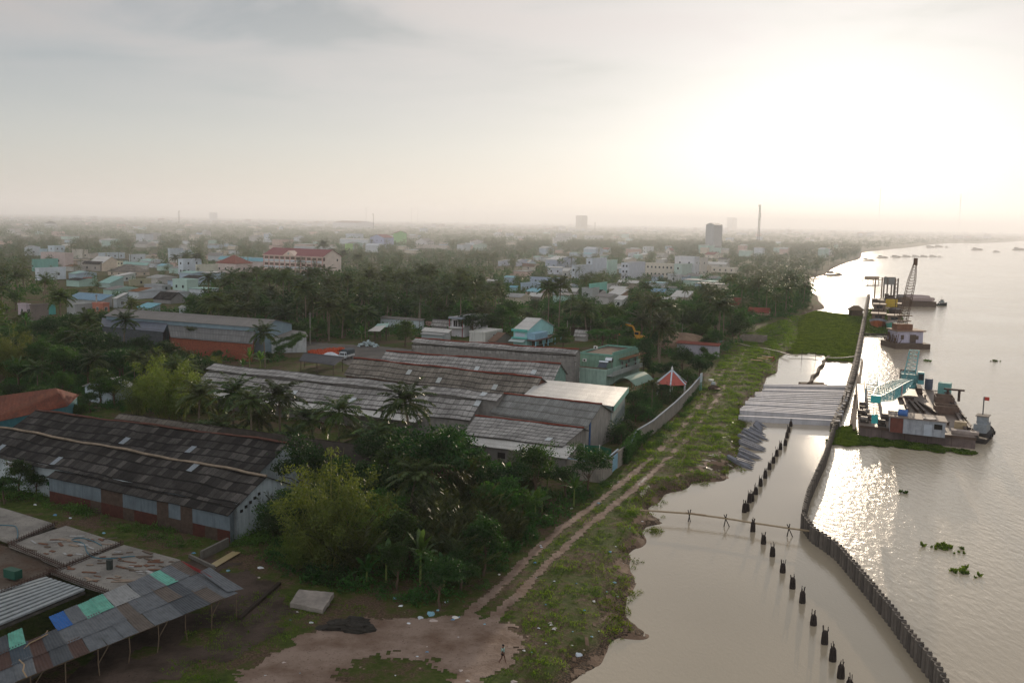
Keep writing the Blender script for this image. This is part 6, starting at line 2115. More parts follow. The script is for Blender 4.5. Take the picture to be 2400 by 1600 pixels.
for i,(x,y) in enumerate(ST):
 p_ = at(x,y,WL)
 q = random.Random(i)
 up_ = i < 15
 lb = (f'dark pile stump, {orn[i]} beyond the footbridge going up towards the beams' if up_ else f'dark pile stump with bent rods, {orn[i - 15]} from the footbridge going down')
 e = thing('pile_stump', lb, 'pile stump', p_, group='broken pile stumps in the still water')
 b = MB()
 h = q.uniform(1.0,1.3)
 b.tube([p_ - Z*1,p_+Z*.2,p_+Z*(h*.8),p_+Z*h],[.30,.34,.28,.16],7)
 b.build('stump', stm, e)
 for k in range(4):
  a = k*1.57+q.random()
  b = MB()
  s = p_+Vector((math.cos(a)*.2,math.sin(a)*.2,h*.7))
  b.tube([s,s+Z*q.uniform(.5,.9)+Vector((q.uniform(-.12,.12),q.uniform(-.12,.12),0))],.035,4)
  b.build('rod', stm, e)
bm_ = mat('#8f7c60', .7, .2, 2)
BR = [at(x,y,.25) for x,y in [(1500,1195),(1560,1199),(1616,1203),(1700,1214),(1766,1225),(1848,1237),(1912,1246)]]
e = thing('bamboo_footbridge', 'thin bamboo footbridge on crossed stakes from the bank to the pile wall', 'footbridge', BR[0])
LM.append(('the bamboo footbridge', BR[3]))
for k,o_ in enumerate((-.12,.12)):
 b = MB()
 b.tube([p_+Vector((0,o_,.02*k)) for p_ in BR],.075,6)
 b.build('pole', bm_, e)
for i,(s0,s1) in enumerate(((2,0),(3,1),(4,0),(5,1))):
 p_ = BR[s0]
 b = MB()
 b.tube([Vector((p_.x - .25,p_.y,WL - .8)),p_+Vector((.15,0,.55))],.07,5)
 b.build('stake', stm, e)
 b = MB()
 b.tube([Vector((p_.x+(.9 if s1 else .3),p_.y - .2,WL - .8)),p_+Vector((-.2,0,.5))],.06,5)
 b.build('stake', stm, e)
b = MB()
b.bar(BR[2].lerp(BR[3],-.12)+Z*.1,BR[2].lerp(BR[3],.45)+Z*.12,.22,.05)
b.build('plank', mat('#8b7359', .8, .2), e)
bmm = mat('#bdbabd', .75, .2, .6, streak=.25)
BL_ = [(740,797,1800,812),(735,812,1798,828),(740,855,1790,880),(720,868,1788,893),(632,898,1785,915),(628,912,1780,938),(625,925,1760,962),(640,945,1755,990),(560,965,1745,1012),(545,985,1735,1032),
       (510,1008,1705,1060),(505,1022,1700,1078),(510,1035,1690,1102),(480,1066,1712,1128),(462,1082,1706,1146),(440,1098,1700,1164),(438,1114,1690,1186),(425,1185,1670,1245)]
for i,(x0,y0,x1,y1) in enumerate(BL_):
 p_,r_ = at(1650+x0/5.227,750+y0/5.227,.05),at(1650+x1/5.227,750+y1/5.227,.05)
 d = (r_ - p_)
 nn = Vector((-d.y,d.x,0)).normalized()
 b = MB()
 b.boxo(p_ - Z*1.0,d,nn*.62,(0,0,.99))
 b.boxo(p_ - nn*.05+Z*0.0,d*1.0,nn*.72,(0,0,.22))
 lb = f'long grey concrete beam, {orn[i]} from the far edge of the floating raft' if i < 9 else f'long grey concrete beam, {orn[17 - i]} from the near edge of the floating raft'
 e = tag(b.build('concrete_beam', bmm, org=p_), lb, 'beam', 'concrete beams laid side by side over the water')
KEEP.append((1735,2000,895,995,180))
for x, y, lb in ((1980, 945, 'dark upright stake at the right end of the beam raft'), (1971, 955, 'leaning dark stake beside the raft end')):
 p_ = at(x,y,WL)
 b = MB()
 b.tube([p_ - Z*.5,p_+Vector((.3,0,2.6))],.1,5)
 tag(b.build('stake', stm, org=p_), lb, 'stake')
TP = [(810,475,1030,620),(800,500,960,650),(790,520,945,680),(770,545,940,720),(690,600,1010,770),(650,640,1000,815),(560,635,1070,875),(530,680,950,915),(450,745,900,940),(520,840,1010,1045),(470,860,1015,1070),(480,900,1005,1105),(480,1030,900,1225),(470,1075,945,1265),
      (450,1140,800,1325),(400,1225,780,1350),(410,1260,765,1380),(230,1175,760,1440),(240,1195,745,1475)]
for i,(x0,y0,x1,y1) in enumerate(TP):
 p_,r_ = at(1680+x0/8.71,930+y0/8.71,.25),at(1680+x1/8.71,930+y1/8.71,WL+.15)
 d = (r_ - p_).normalized()
 L = (r_ - p_).length
 nn = Vector((-d.y,d.x,0)).normalized()
 b = MB()
 w = .52
 q0,q1,q2 = p_,p_+d*(L - 1.7),r_
 up = nn.cross(d)
 up = up if up.z > 0 else -up
 ring = lambda c,s: [c - nn*w/2*s - up*w*s,c+nn*w/2*s - up*w*s,c+nn*w/2*s,c - nn*w/2*s]
 r0,r1,r2 = ring(q0,1),ring(q1,1),ring(q2,.08)
 for A_,B_ in ((r0,r1),(r1,r2)):
  for k in range(4):
   b.poly([A_[k],A_[(k+1) % 4],B_[(k+1) % 4],B_[k]])
 b.poly(r0[::-1])
 b.poly(r2)
 lb = f'pointed concrete pile, {orn[i]} down from the raft, lying half in the water' if i < 10 else f'pointed concrete pile, {orn[18 - i]} up from the lower end of the shore pile group'
 e = tag(b.build('pointed_pile', mat('#7d7d83', .8, .3, 1.5, streak=.3), org=p_), lb, 'pile', 'pointed piles lying on the shore')
KEEP.append((1700,1805,980,1105,170))
LM.append(('the pointed shore piles', at(1760, 1050)))
def hullmesh(b,p0,d,L,w,h0,h1,z0,bow=.25,stern=.05,mi=None,fl=.75,n=12,open_=False):
 """boat hull from stern p0 along d; sheer rises to the bow"""
 nn = Vector((-d.y,d.x,0))
 secs = []
 for i in range(n+1):
  t = i/n
  ww = w/2*(min(1,(1 - t)/bow) ** .55 if t > 1 - bow else (1 - stern*(1 - t/.2) if t < .2 else 1))
  zt = z0+h0+(h1 - h0)*t ** 3
  c = p0+d*(L*t)
  secs.append([c - nn*ww+Z*zt,c - nn*ww*fl+Z*(z0 - .5),c+nn*ww*fl+Z*(z0 - .5),c+nn*ww+Z*zt])
 for s,t in zip(secs,secs[1:]):
  for k in range(3):
   b.poly([s[k],t[k],t[k+1],s[k+1]],mi)
 b.poly(secs[0],mi)
 for s,t in zip(secs,secs[1:]):
  o_ = Z*(-.55 if open_ else -.22)
  k1 = .9 if open_ else 1
  c,e_ = (s[0]+s[3])/2,(t[0]+t[3])/2
  a0,a3,b0,b3 = c+(s[0] - c)*k1,c+(s[3] - c)*k1,e_+(t[0] - e_)*k1,e_+(t[3] - e_)*k1
  b.poly([a3+o_,b3+o_,b0+o_,a0+o_],mi)
 return secs
def sizeof(px,yb,w):
 p_ = at(px,yb,WL)
 return p_,w*pj(p_)[2]/F
def tug(name, label, px, yb, wpx, d, hullc='#3a3532', cab='#8a8f92', L=None, h=1.4, mastf=True, cat_='tugboat', flag=False):
 p_,L0 = sizeof(px,yb,wpx)
 L = L or L0
 e = thing(name,label,cat_,p_)
 d = Vector(d).normalized()
 nn = Vector((-d.y,d.x,0))
 st = p_ - d*L/2
 b = MB()
 hullmesh(b,st,d,L,L*.3,h,h*1.5,WL)
 b.build('hull', mat(hullc, .7, .3, 1.5), e)
 b = MB()
 zz_ = WL+h
 b.boxo(st+d*L*.22 - nn*L*.1+Z*(zz_ - WL - .25),d*L*.42,nn*L*.2,(0,0,L*.14))
 c_ = b.build('cabin', mat(cab, .6, .3, 1.5), e)
 b = MB()
 b.boxo(st+d*L*.36 - nn*L*.08+Z*(zz_ - WL - .25+L*.14),d*L*.2,nn*L*.16,(0,0,L*.11))
 b.build('wheelhouse', mat(cab, .6, .3, 1.5), e)
 b = MB()
 b.boxo(st+d*L*.34 - nn*L*.1+Z*(zz_ - WL - .25+L*.25),d*L*.25,nn*L*.2,(0,0,.12))
 b.build('cabin_roof', mat('#6b625a', .8), e)
 if mastf:
  m0 = st+d*L*.42+Z*(zz_ - WL+L*.25)
  b = MB()
  b.tube([m0,m0+Z*L*.3],L*.008+.03,5)
  b.build('mast', STEEL, e)
  if flag:
   b = MB()
   b.boxo(m0+Z*L*.24,nn*-L*.08,d*.03,(0,0,L*.06))
   b.build('flag', mat('#b5453a', .7), e)
 for s in (-1,1):
  for t in (.25,.45,.65):
   b = MB()
   c = st+d*L*t+nn*s*L*.155+Z*(h*.55)
   b.tube([c,c+nn*s*.25],.38,9)
   b.build('fender_tyre', DARKIN, e)
 return e
UX,UY = Vector((1,0,0)),Vector((0,1,0))
UPR = Vector((.55,.83,0)).normalized()       # along the river
tug('tugboat', 'dark tugboat with a small flag, moored off the near right corner of the crane barge', 2301, 1026, 52, UPR, flag=True, L=11, h=1.7)
tug('tugboat', 'tugboat at the right end of the barge carrying concrete pipes', 2208, 716, 28, UX * .9 + UY * .3, hullc='#2f3d3a', cab='#7e8886', h=1.6)
cn0,cn1 = at(2013,1021,WL),at(2285,1052,WL)
bu = (cn1 - cn0)
BWd = bu.length
bu.normalize()
bv = Vector((-bu.y,bu.x,0))
DZ = 1.35
far_p = at(2009,898,WL+2)
bdep = (far_p - cn0).dot(bv)
skew = (far_p - cn0).dot(bu)
bv2 = (far_p - cn0)/bdep
bv2.z = 0
BG = thing('crane_barge', 'rusty deck barge carrying a teal lattice crane and a patched deckhouse', 'barge', cn0)
LM.append(('the teal crane barge', cn0))
def Q3(u,v,z):
 """u metres along the near edge, v metres away, z above the deck"""
 return Vector((cn0.x,cn0.y,WL+1.9))+bu*u+bv2*v+Z*z
def dk(px,py,z=0):
 """deck coordinates of what is seen at px,py at height z over the deck"""
 p_ = at(px,py,WL+1.9+z)
 d = p_ - cn0
 v = d.dot(bv)
 return ((d - bv2*v).dot(bu),v)
rust = mat('#6b5c58', .75, .4, .6, streak=.6)
b = MB()
b.boxo(Q3(0,0,-2.6),bu*BWd,bv2*bdep,(0,0,2.6))
b.build('hull', rust, BG)
b = MB()
b.boxo(Q3(-.12,-.12,-.35),bu*(BWd+.24),bv2*.15,(0,0,.45))
b.boxo(Q3(-.12,bdep,-.35),bu*(BWd+.24),bv2*.15,(0,0,.45))
b.boxo(Q3(-.12,.05,-.35),bu*.14,bv2*(bdep - .1),(0,0,.42))
b.boxo(Q3(BWd,.05,-.35),bu*.14,bv2*(bdep - .1),(0,0,.42))
b.build('rub_rail', mat('#5d4a40', .8, .4, 1), BG)
b = MB()
b.boxo(Q3(.03,.03,.005),bu*(BWd - .06),bv2*(bdep - .06),(0,0,.02))
b.build('deck', mat('#6f5f54', .5, .5, .35), BG)
for i in range(1,5):
 b = MB()
 b.boxo(Q3(BWd*i/5,-.03,-2.4),bu*.1,bv2*-.03+Vector((0,0,0)),(0,0,2.1))
 b.build('hull_rib', mat('#55433a', .8, .3), BG)
(u0,v0),(u1,v1) = dk(2085,1012),dk(2212,1022)
ww,dd = u1 - u0,5.0
dh = thing('deckhouse', 'patched white and rusty deckhouse standing near the front edge of the crane barge', 'deckhouse', Q3(u0, v0, 0))
b = MB()
b.boxo(Q3(u0,v0,.03),bu*ww,bv2*dd,(0,0,2.7))
b.build('wall', mat('#9da0a6', .6, .35, .8, streak=.7), dh)
b = MB()
b.boxo(Q3(u0,v0 - .03,.04),bu*ww*.24,bv2*.02,(0,0,2.6))
b.build('rusty_panel', mat('#6e3f35', .8, .4, 1.2), dh)
b = MB()
b.boxo(Q3(u0 - .3,v0 - .3,2.75),bu*(ww+.6),bv2*(dd+.6),(0,0,.14))
b.build('roof', mat('#85766c', .7, .35, .8), dh)
b = MB()
b.boxo(Q3(u0+ww*.62,v0 - .12,.05),bu*1.3,bv2*.08,(0,0,2.0))
b.build('door', mat('#aab0b8', .6, .2), dh)
b = MB()
b.boxo(Q3(u0+ww*.80,v0 - .05,1.35),bu*1.3,bv2*.04,(0,0,.9))
b.build('window', DARKIN, dh)
b = MB()
b.tube([Q3(u0+ww*.15,v0+1.6,3.4),Q3(u0+ww*.15+1.5,v0+1.5,3.4)],.6,12)
tag(b.build('barrel', mat('#3f6aa8', .45, .15), org=Q3(u0, v0, 3)), 'blue plastic barrel lying on the deckhouse roof', 'barrel')
b = MB()
b.tube([Q3(u0+ww*.72,v0+1.0,2.95),Q3(u0+ww*.72,v0+1.0,3.05)],1.1,16)
tag(b.build('round_cover', mat('#a89c90', .5, .2), org=Q3(u0 + ww * .7, v0 + 1, 3)), 'flat round cover lying on the deckhouse roof', 'cover')
gm = mat('#3f3833', .7, .4, 2)
q = random.Random(4)
for i, (x, y, lb) in enumerate([(2022, 955, 'tangled winch at the left rail of the crane barge'), (2030, 972, 'winch drum with a bright end on the left deck'), (2020, 975, 'low dark machine on the left deck edge'), (2040, 985, 'dark engine block near the hook block'), (2025, 990, 'bollard machine at the near left corner'), (2066, 998, 'small pump beside the deckhouse'), (2075, 985, 'cylindrical tank machine left of the deckhouse')]):
 u,v = dk(x,y)
 w_ = thing('winch', lb, 'winch', Q3(u, v, 0))
 b = MB()
 b.boxo(Q3(u - .7,v - .5,.03),bu*1.5,bv2*1.1,(0,0,.35))
 b.build('base', gm, w_)
 b = MB()
 b.tube([Q3(u - .6,v,.8),Q3(u+.6,v,.8)],.42+q.uniform(-.08,.1),10)
 b.build('drum', mat(['#5b5048', '#8f867d', '#4a4038'][i % 3], .5, .3), w_)
 b = MB()
 b.boxo(Q3(u - .75,v - .1,.3),bu*.12,bv2*.3,(0,0,1.1))
 b.build('bracket', gm, w_)
(u2,v2),(u3,v3) = dk(2028,948),dk(2024,897)
b = MB()
b.boxo(Q3(u2,v2,.03),Q3(u3,v3,0) - Q3(u2,v2,0),bu*.5,(0,0,1.3))
tag(b.build('bulwark_panel', mat('#a3968a', .6, .3, 1), org=Q3(u2, v2, 0)), 'pale upright bulwark panel along the left side of the crane barge', 'panel')
(u2,v2),(u3,v3) = dk(2042,945),dk(2042,905)
lf = thing('lattice_section', 'spare teal lattice boom section standing at the left side of the barge', 'lattice', Q3(u2, v2, 0))
tm_ = mat('#7fb0b0', .55, .2, 2)
tm2 = mat('#5f9ea0', .5, .2, 2)
def truss(b,p0,p1,x,y0,y1,n,r=.07,rr=.04):
 """lattice box between p0 and p1; cross section x (unit) * y half sizes"""
 p0,p1 = Vector(p0),Vector(p1)
 d = (p1 - p0).normalized()
 X_ = Vector(x).normalized()
 Y_ = X_.cross(d).normalized()
 def ringp(t):
  a,c = (y0[0]+(y1[0] - y0[0])*t),(y0[1]+(y1[1] - y0[1])*t)
  o_ = p0.lerp(p1,t)
  return [o_+X_*a+Y_*c,o_ - X_*a+Y_*c,o_ - X_*a - Y_*c,o_+X_*a - Y_*c]
 for i in range(n):
  A_,B_ = ringp(i/n),ringp((i+1)/n)
  for k in range(4):
   b.bar(A_[k],B_[k],r*1.6)
   b.bar(A_[k],A_[(k+1) % 4],rr*1.6)
   b.bar(A_[k],B_[(k+1) % 4],rr*1.6)
 E_ = ringp(1)
 for k in range(4):
  b.bar(E_[k],E_[(k+1) % 4],rr*1.6)
b = MB()
truss(b,Q3(u2,v2,1.6),Q3(u3,v3,1.6),bu,(1.3,1.4),(1.3,1.4),7,.07,.05)
b.build('lattice', tm_, lf)
(cu_,cv_) = dk(2128,916)
CRN = thing('crane', 'big teal crawler crane with its lattice boom lowered toward the deck', 'crane', Q3(cu_, cv_, 0))
dm = mat('#4c3b34', .8, .4, 1.5)
for s in (-2.2,2.2):
 b = MB()
 b.boxo(Q3(cu_+s - .55,cv_ - 3.0,.03),bu*1.1,bv2*6.0,(0,0,1.25))
 b.build('track', dm, CRN)
b = MB()
b.tube([Q3(cu_,cv_,.9),Q3(cu_,cv_,2.0)],[1.9,1.5],14)
b.build('turntable', tm2, CRN)
b = MB()
b.boxo(Q3(cu_ - 1.6,cv_ - 1.4,2.0),bu*3.2,bv2*5.2,(0,0,1.9))
b.build('machinery_house', mat('#5f8f8f', .6, .3, 1.2), CRN)
b = MB()
b.boxo(Q3(cu_+1.7,cv_ - 1.8,2.0),bu*1.3,bv2*1.8,(0,0,2.6))
cb = b.build('cab', tm2, CRN)
b = MB()
b.boxo(Q3(cu_+1.8,cv_ - 1.84,2.9),bu*1.1,bv2*.03,(0,0,1.4))
b.build('window', GLASS, cb)
b = MB()
b.boxo(Q3(cu_ - 1.7,cv_+3.4,2.1),bu*3.4,bv2*1.2,(0,0,2.2))
b.build('counterweight', mat('#6d5a52', .8, .3), CRN)
foot_b = Q3(cu_,cv_ - 1.2,2.6)
tip_b = at(2054,934,WL+9.4)
b = MB()
side = bu
midb = foot_b.lerp(tip_b,.42)
midb2 = foot_b.lerp(tip_b,.80)
truss(b,foot_b,midb,bu,(.95,.25),(1.55,.95),5,.10,.06)
truss(b,midb,midb2,bu,(1.55,.95),(1.55,.95),6,.10,.06)
truss(b,midb2,tip_b,bu,(1.55,.95),(.6,.4),4,.10,.06)
b.build('boom', tm_, CRN)
dbm = (tip_b - foot_b).normalized()
yb_ = bu.cross(dbm).normalized()
if yb_.z < 0:
 yb_ = -yb_
b = MB()
for (a_,c_) in ((midb,midb2),):
 for i in range(1,14):
  t = i/14
  o_ = a_.lerp(c_,t) - yb_*.98
  b.bar(o_ - bu*1.5,o_+bu*1.5,.09)
 for i in range(1,16):
  o_ = a_.lerp(c_,i/16)+bu*1.6
  b.bar(o_ - yb_*.95,o_+yb_*.95,.09)
b.build('boom_rungs', tm2, CRN)
b = MB()
o_ = midb.lerp(midb2,.38)+bu*1.72 - yb_*.8
b.boxo(o_,(midb2 - midb).normalized()*2.1,bu*.04,yb_*1.7)
b.build('banner', mat('#c39a9a', .7, .5, 3.0), CRN)
b = MB()
b.boxo(tip_b - bu*.75 - yb_*.6+dbm*-.2,bu*1.5,dbm*1.3,yb_*1.2)
b.build('boom_head', mat('#2f9a9a', .5, .2), CRN)
hk = tip_b+dbm*.6 - Z*3.6
for s in (-.25,.25):
 b = MB()
 b.tube([tip_b+dbm*.6+bu*s,hk+bu*s+Z*.9],.035,4)
 b.build('hoist_rope', STEEL, CRN)
b = MB()
b.boxo(hk - bu*.5 - bv2*.3 - Z*.5,bu*1.0,bv2*.6,(0,0,1.5))
b.build('hook_block', mat('#2f9a9a', .5, .2), CRN)
gb_ = Q3(cu_+.2,cv_+.6,3.8)
gt_ = at(2130,818,WL+1.9+13.5)
fx = Q3(cu_+.2,cv_,0)
hgt_ = solve(lambda t: -pj(gb_+Z*t)[1],-820,3,30)
gt_ = gb_+Z*hgt_+bu*.6
b = MB()
truss(b,gb_,gt_,bu,(1.15,.5),(.95,.45),6,.09,.05)
b.build('gantry', tm_, CRN)
for s in (-.9,.9):
 b = MB()
 b.tube([gt_+bu*s,tip_b+bu*s*.5],.035,4)
 b.build('stay_rope', STEEL, CRN)
 b = MB()
 b.tube([gb_.lerp(gt_,.6)+bu*(s - .6),midb+bu*s],.035,4)
 b.build('stay_rope', STEEL, CRN)
def dbox(name,label,cat_,x,y,w,d_,h,col,z=0.03,rot=0,mt=None):
 u,v = dk(x,y,z)
 b = MB()
 c_,s_ = math.cos(R(rot)),math.sin(R(rot))
 ax_,ay_ = bu*c_+bv*s_,bv*c_ - bu*s_
 b.boxo(Q3(u,v,z),ax_*w,ay_*d_,(0,0,h))
 return tag(b.build(name,mt or mat(col,.65,.3,1.2,streak=.3),org=Q3(u,v,z)),label,cat_)
e = dbox('container', 'small teal metal container at the far edge of the barge deck', 'container', 2197, 922, 2.6, 2.4, 2.4, '#6fa39c')
e = dbox('generator', 'yellowish generator box near the right front of the barge', 'generator', 2236, 1004, 2.0, 1.4, 1.3, '#b09a78')
dbox('steel_plate', 'pale steel plate in front of the yellowish generator', 'plate', 2229, 1014, 4.4, 1.8, .5, '#9c8d84')
u,v = dk(2176,912)
b = MB()
b.tube([Q3(u,v,.03),Q3(u,v,2.4)],.85,12)
tag(b.build('drum_tank', mat('#5a6070', .6, .3, 1.5), org=Q3(u, v, 0)), 'upright grey-blue drum tank left of the teal container', 'tank')
for i, (x, y, x2, y2, lb) in enumerate([(2118, 940, 2128, 965, 'steel beam leftmost of the slanting deck girders'), (2130, 942, 2152, 968, 'second slanting deck girder'), (2142, 944, 2168, 970, 'third slanting deck girder'), (2152, 946, 2196, 974, 'longest slanting deck girder, running to the deckhouse corner'),
          (2104, 936, 2142, 938, 'dark girder lying crosswise behind the slanting ones'), (2215, 925, 2262, 1012, 'long girder along the right side of the barge deck'), (2222, 923, 2272, 1010, 'outer long girder at the right rail'), (2226, 950, 2275, 1005, 'rail-like beam on the right walkway')]):
 (ua,va),(ub,vb) = dk(x,y),dk(x2,y2)
 b = MB()
 b.bar(Q3(ua,va,.35),Q3(ub,vb,.35),.12,.5)
 b.bar(Q3(ua,va,.64),Q3(ub,vb,.64),.5,.08)
 b.bar(Q3(ua,va,.09),Q3(ub,vb,.09),.5,.08)
 tag(b.build('girder', mat('#54443c', .6, .4, 1.5), org=Q3(ua, va, 0)), lb, 'girder')
for i, (x, y, w, d_, lb) in enumerate([(2192, 946, 3.6, 4.2, 'open-topped steel hopper frame, farther of two'), (2190, 968, 4.4, 3.4, 'open-topped steel hopper box, nearer of two')]):
 u,v = dk(x,y)
 e = thing('hopper', lb, 'hopper', Q3(u, v, 0))
 for (a0,a1,c0,c1) in ((0,w,0,.12),(0,w,d_ - .12,d_),(0,.12,.12,d_ - .12),(w - .12,w,.12,d_ - .12)):
  b = MB()
  b.boxo(Q3(u+a0,v+c0,.03),bu*(a1 - a0),bv2*(c1 - c0),(0,0,1.5))
  b.build('side_plate', mat('#6b5548', .6, .4, 1.2), e)
(u,v) = dk(2220,938)
e = thing('trestle', 'T-shaped steel trestle at the right side of the crane barge', 'trestle', Q3(u, v, 0))
b = MB()
b.bar(Q3(u - .8,v,2.4),Q3(u+3.2,v,2.4),.5,.35)
b.build('crossbeam', dm, e)
for s in (0,2.2):
 b = MB()
 b.bar(Q3(u+s,v,.03),Q3(u+s,v,2.2),.4)
 b.build('leg', dm, e)
q = random.Random(9)
for i,(x,y) in enumerate([(2160,926),(2168,932),(2152,922),(2210,1000),(2222,996),(2280,1015),(2262,985),(2256,978),(2216,915)]):
 u,v = dk(x,y)
 b = MB()
 b.tube([Q3(u,v,.02),Q3(u,v,.45),Q3(u,v,.5),Q3(u,v,.62)],[.2,.2,.32,.32],8)
 tag(b.build('bollard', dm, org=Q3(u, v, 0)), 'small dark iron bollard or fitting on the crane barge deck', 'bollard', 'deck fittings of the crane barge')
p0,p1 = at(2098,818,WL),at(2180,819,WL)
sb_ = thing('crane_barge', 'small barge with a white house and a tall thin lattice crane', 'barge', p0)
LM.append(('the small barge with the white house', p0))
d = (p1 - p0)
L = d.length
d.normalize()
nn = Vector((-d.y,d.x,0))
b = MB()
b.boxo(p0,d*L,nn*11,(0,0,1.7))
b.build('hull', mat('#5a4b40', .8, .3), sb_)
b = MB()
b.boxo(p0+d*L*.14+nn*2.5+Z*1.72,d*L*.74,nn*7,(0,0,3.6))
wl_ = b.build('house', mat('#b5aebd', .7, .2, .8, streak=.4), sb_)
b = MB()
b.boxo(p0+d*L*.10+nn*2.0+Z*5.3,d*L*.84,nn*8,(0,0,.35))
b.build('house_roof', mat('#8a6f5c', .8, .3), sb_)
for t, w_, h_, nm in ((.24, 1.0, 1.4, 'window'), (.50, 2.0, 2.6, 'door'), (.68, .8, 1.2, 'window')):
 b = MB()
 b.boxo(p0 + d * L * t + nn * 2.42 + Z * (1.75 if nm == 'door' else 2.8), d * w_, nn * .06, (0, 0, h_))
 b.build(nm, mat('#5b4c42', .8), sb_)
cb0 = p0+d*L*.36+nn*5+Z*5.7
ctop_h = solve(lambda t: -pj(cb0+Z*t)[1],-612,5,60)
off = (at(2146,612,0) - CAM)
ct = cb0+Z*ctop_h
shift = (2146 - pj(ct)[0])*pj(ct)[2]/F
ct = ct+Vector((shift,0,0))
rm_ = mat('#5c4636', .8, .3)
b = MB()
b.boxo(cb0 - d*2.2 - nn*1.5,d*5.0,nn*4,(0,0,1.8))
b.build('crane_body', mat('#7a5540', .8, .3), sb_)
b = MB()
truss(b,cb0+Z*1.5,cb0.lerp(ct,.72),d,(1.3,.7),(1.1,.6),16,.08,.05)
truss(b,cb0.lerp(ct,.72),ct,d,(1.1,.6),(.3,.3),7,.08,.05)
b.build('crane_boom', rm_, sb_)
b = MB()
b.boxo(ct - d*.5 - nn*.4 - Z*1.2,d*1.0,nn*.8,(0,0,2.2))
b.build('boom_head', rm_, sb_)
for t in (.12,.2):
 b = MB()
 c_ = cb0.lerp(ct,t)
 b.boxo(c_ - d*2.2 - nn*.8,d*4.4,nn*1.6,(0,0,.25))
 b.build('platform', rm_, sb_)
q = random.Random(2)
b = MB()
for i in range(26):
 c_ = p0+d*q.uniform(0,L*.13)+nn*q.uniform(.5,8)+Z*1.7
 b.bar(c_,c_+Vector((q.uniform(-1,1),q.uniform(-1,1),q.uniform(.6,3.2))),.16)
tag(b.build('scrap_heap', rm_, org=p0), 'tangle of rods on the left end of the small crane barge', 'scrap')
def junk(name,label,px,yb,wpx,hullc,bandc,L=17):
 p_ = at(px,yb,WL)
 w = wpx*pj(p_)[2]/F
 d = Vector((-.35,-.94,0)).normalized()
 nn = Vector((-d.y,d.x,0))
 st = p_ - d*L
 e = thing(name, label, 'boat', p_)
 b = MB()
 hullmesh(b,st,d,L,w,2.2,3.6,WL,bow=.3,fl=.6)
 b.build('hull', mat(hullc, .6, .3, 1), e)
 b = MB()
 for s in (-1,1):
  for i in range(8):
   t0,t1 = .55+.45*i/8,.55+.45*(i+1)/8
   def sid(t):
    ww = w/2*(min(1,(1 - t)/.3) ** .55 if t > .7 else 1)
    return st+d*(L*t)+nn*s*(ww+.04)+Z*(2.2+1.4*t ** 3)
   b.poly([sid(t0),sid(t1),sid(t1) - Z*.8,sid(t0) - Z*.8])
 b.build('rail_band', mat(bandc, .6, .2), e)
 b = MB()
 b.boxo(st+d*1.5 - nn*w*.38+Z*1.9,d*L*.42,nn*w*.76,(0,0,2.6))
 c_ = b.build('cabin', mat('#7d6a5c', .8, .3, 1.2), e)
 b = MB()
 b.boxo(st+d*1.0 - nn*w*.46+Z*4.5,d*L*.48,nn*w*.92,(0,0,.2))
 b.build('cabin_roof', mat('#8f7c6c', .8, .2), e)
 b = MB()
 b.boxo(st+d*(1.5+L*.42) - nn*w*.2+Z*3.0,d*.05,nn*w*.4,(0,0,1.0))
 b.build('window', GLASS, e)
 b = MB()
 b.tube([st+d*L*.62+Z*2,st+d*L*.62+Z*7.5],.12,5)
 b.build('mast', WOODD, e)
 b = MB()
 q = random.Random(px)
 for i in range(10):
  c_ = st+d*L*q.uniform(.5,.9)+nn*q.uniform(-.3,.3)*w+Z*2.2
  b.boxo(c_,d*q.uniform(.4,1.2),nn*q.uniform(.4,1),(0,0,q.uniform(.3,1.2)))
 b.build('deck_gear', mat('#5a4a40', .85, .4), e)
 return e
junk('wooden_boat', 'wooden boat with an orange bow, moored in the water plants', 2057, 768, 38, '#a85a32', '#8f9199')
junk('wooden_boat', 'wooden boat with a teal bow and white rail, next to the orange-bowed one', 2095, 773, 38, '#5fae9c', '#b5a9a2')
junk('wooden_boat', 'brown houseboat moored behind the orange-bowed boat', 2060, 742, 34, '#5f4b3f', '#7b6a5c')
e = junk('wooden_boat', 'roofed boat behind the teal-bowed boat, nearest the open river', 2098, 740, 30, '#5b4a44', '#7d7672')
p_ = at(2074,736,WL)
b = MB()
b.boxo(p_+Z*3.2,UX*5.2,UY*.1,(0,0,3.4))
tag(b.build('yellow_banner', mat('#c3a23a', .7, .3, .8), org=p_), 'yellow banner board on the brown houseboat', 'banner')
LM.append(('the teal-bowed boat', at(2095, 773)))
p0,p1 = at(2064,717,WL),at(2194,720,WL)
pbg = thing('pipe_barge', 'long barge loaded with rows of pale concrete pipes', 'barge', p0)
d = p1 - p0
L = d.length
d.normalize()
nn = Vector((-d.y,d.x,0))
b = MB()
b.boxo(p0,d*L,nn*14,(0,0,2.6))
b.build('hull', mat('#5b4d42', .8, .3), pbg)
pm_ = mat('#b3a09a', .7, .2, 1)
for i in range(12):
 for j in range(2):
  t = .58+.034*i
  c_ = p0+d*L*t+nn*(1.0+6*j)+Z*(3.6+.5*j)
  b = MB()
  b.tube([c_,c_+nn*5.2 - d*2.2],.95,9)
  tag(b.build('concrete_pipe', pm_, org=c_), 'pale concrete pipe in the stacked rows at the right end of the pipe barge', 'pipe', 'concrete pipes stacked on the pipe barge')
q = random.Random(6)
for i in range(14):
 c_ = p0+d*L*q.uniform(.04,.52)+nn*q.uniform(1,9)+Z*2.6
 b = MB()
 b.boxo(c_,d*q.uniform(1,5),nn*q.uniform(1,3),(0,0,q.uniform(.8,3.4)))
 tag(b.build('deck_machine', mat(['#6b5a4c', '#7d7672', '#54463c'][i % 3], .8, .3), org=c_), 'boxy machine among the gear on the left part of the pipe barge', 'machine', 'machines on the pipe barge')
p_ = at(2078,700,WL)
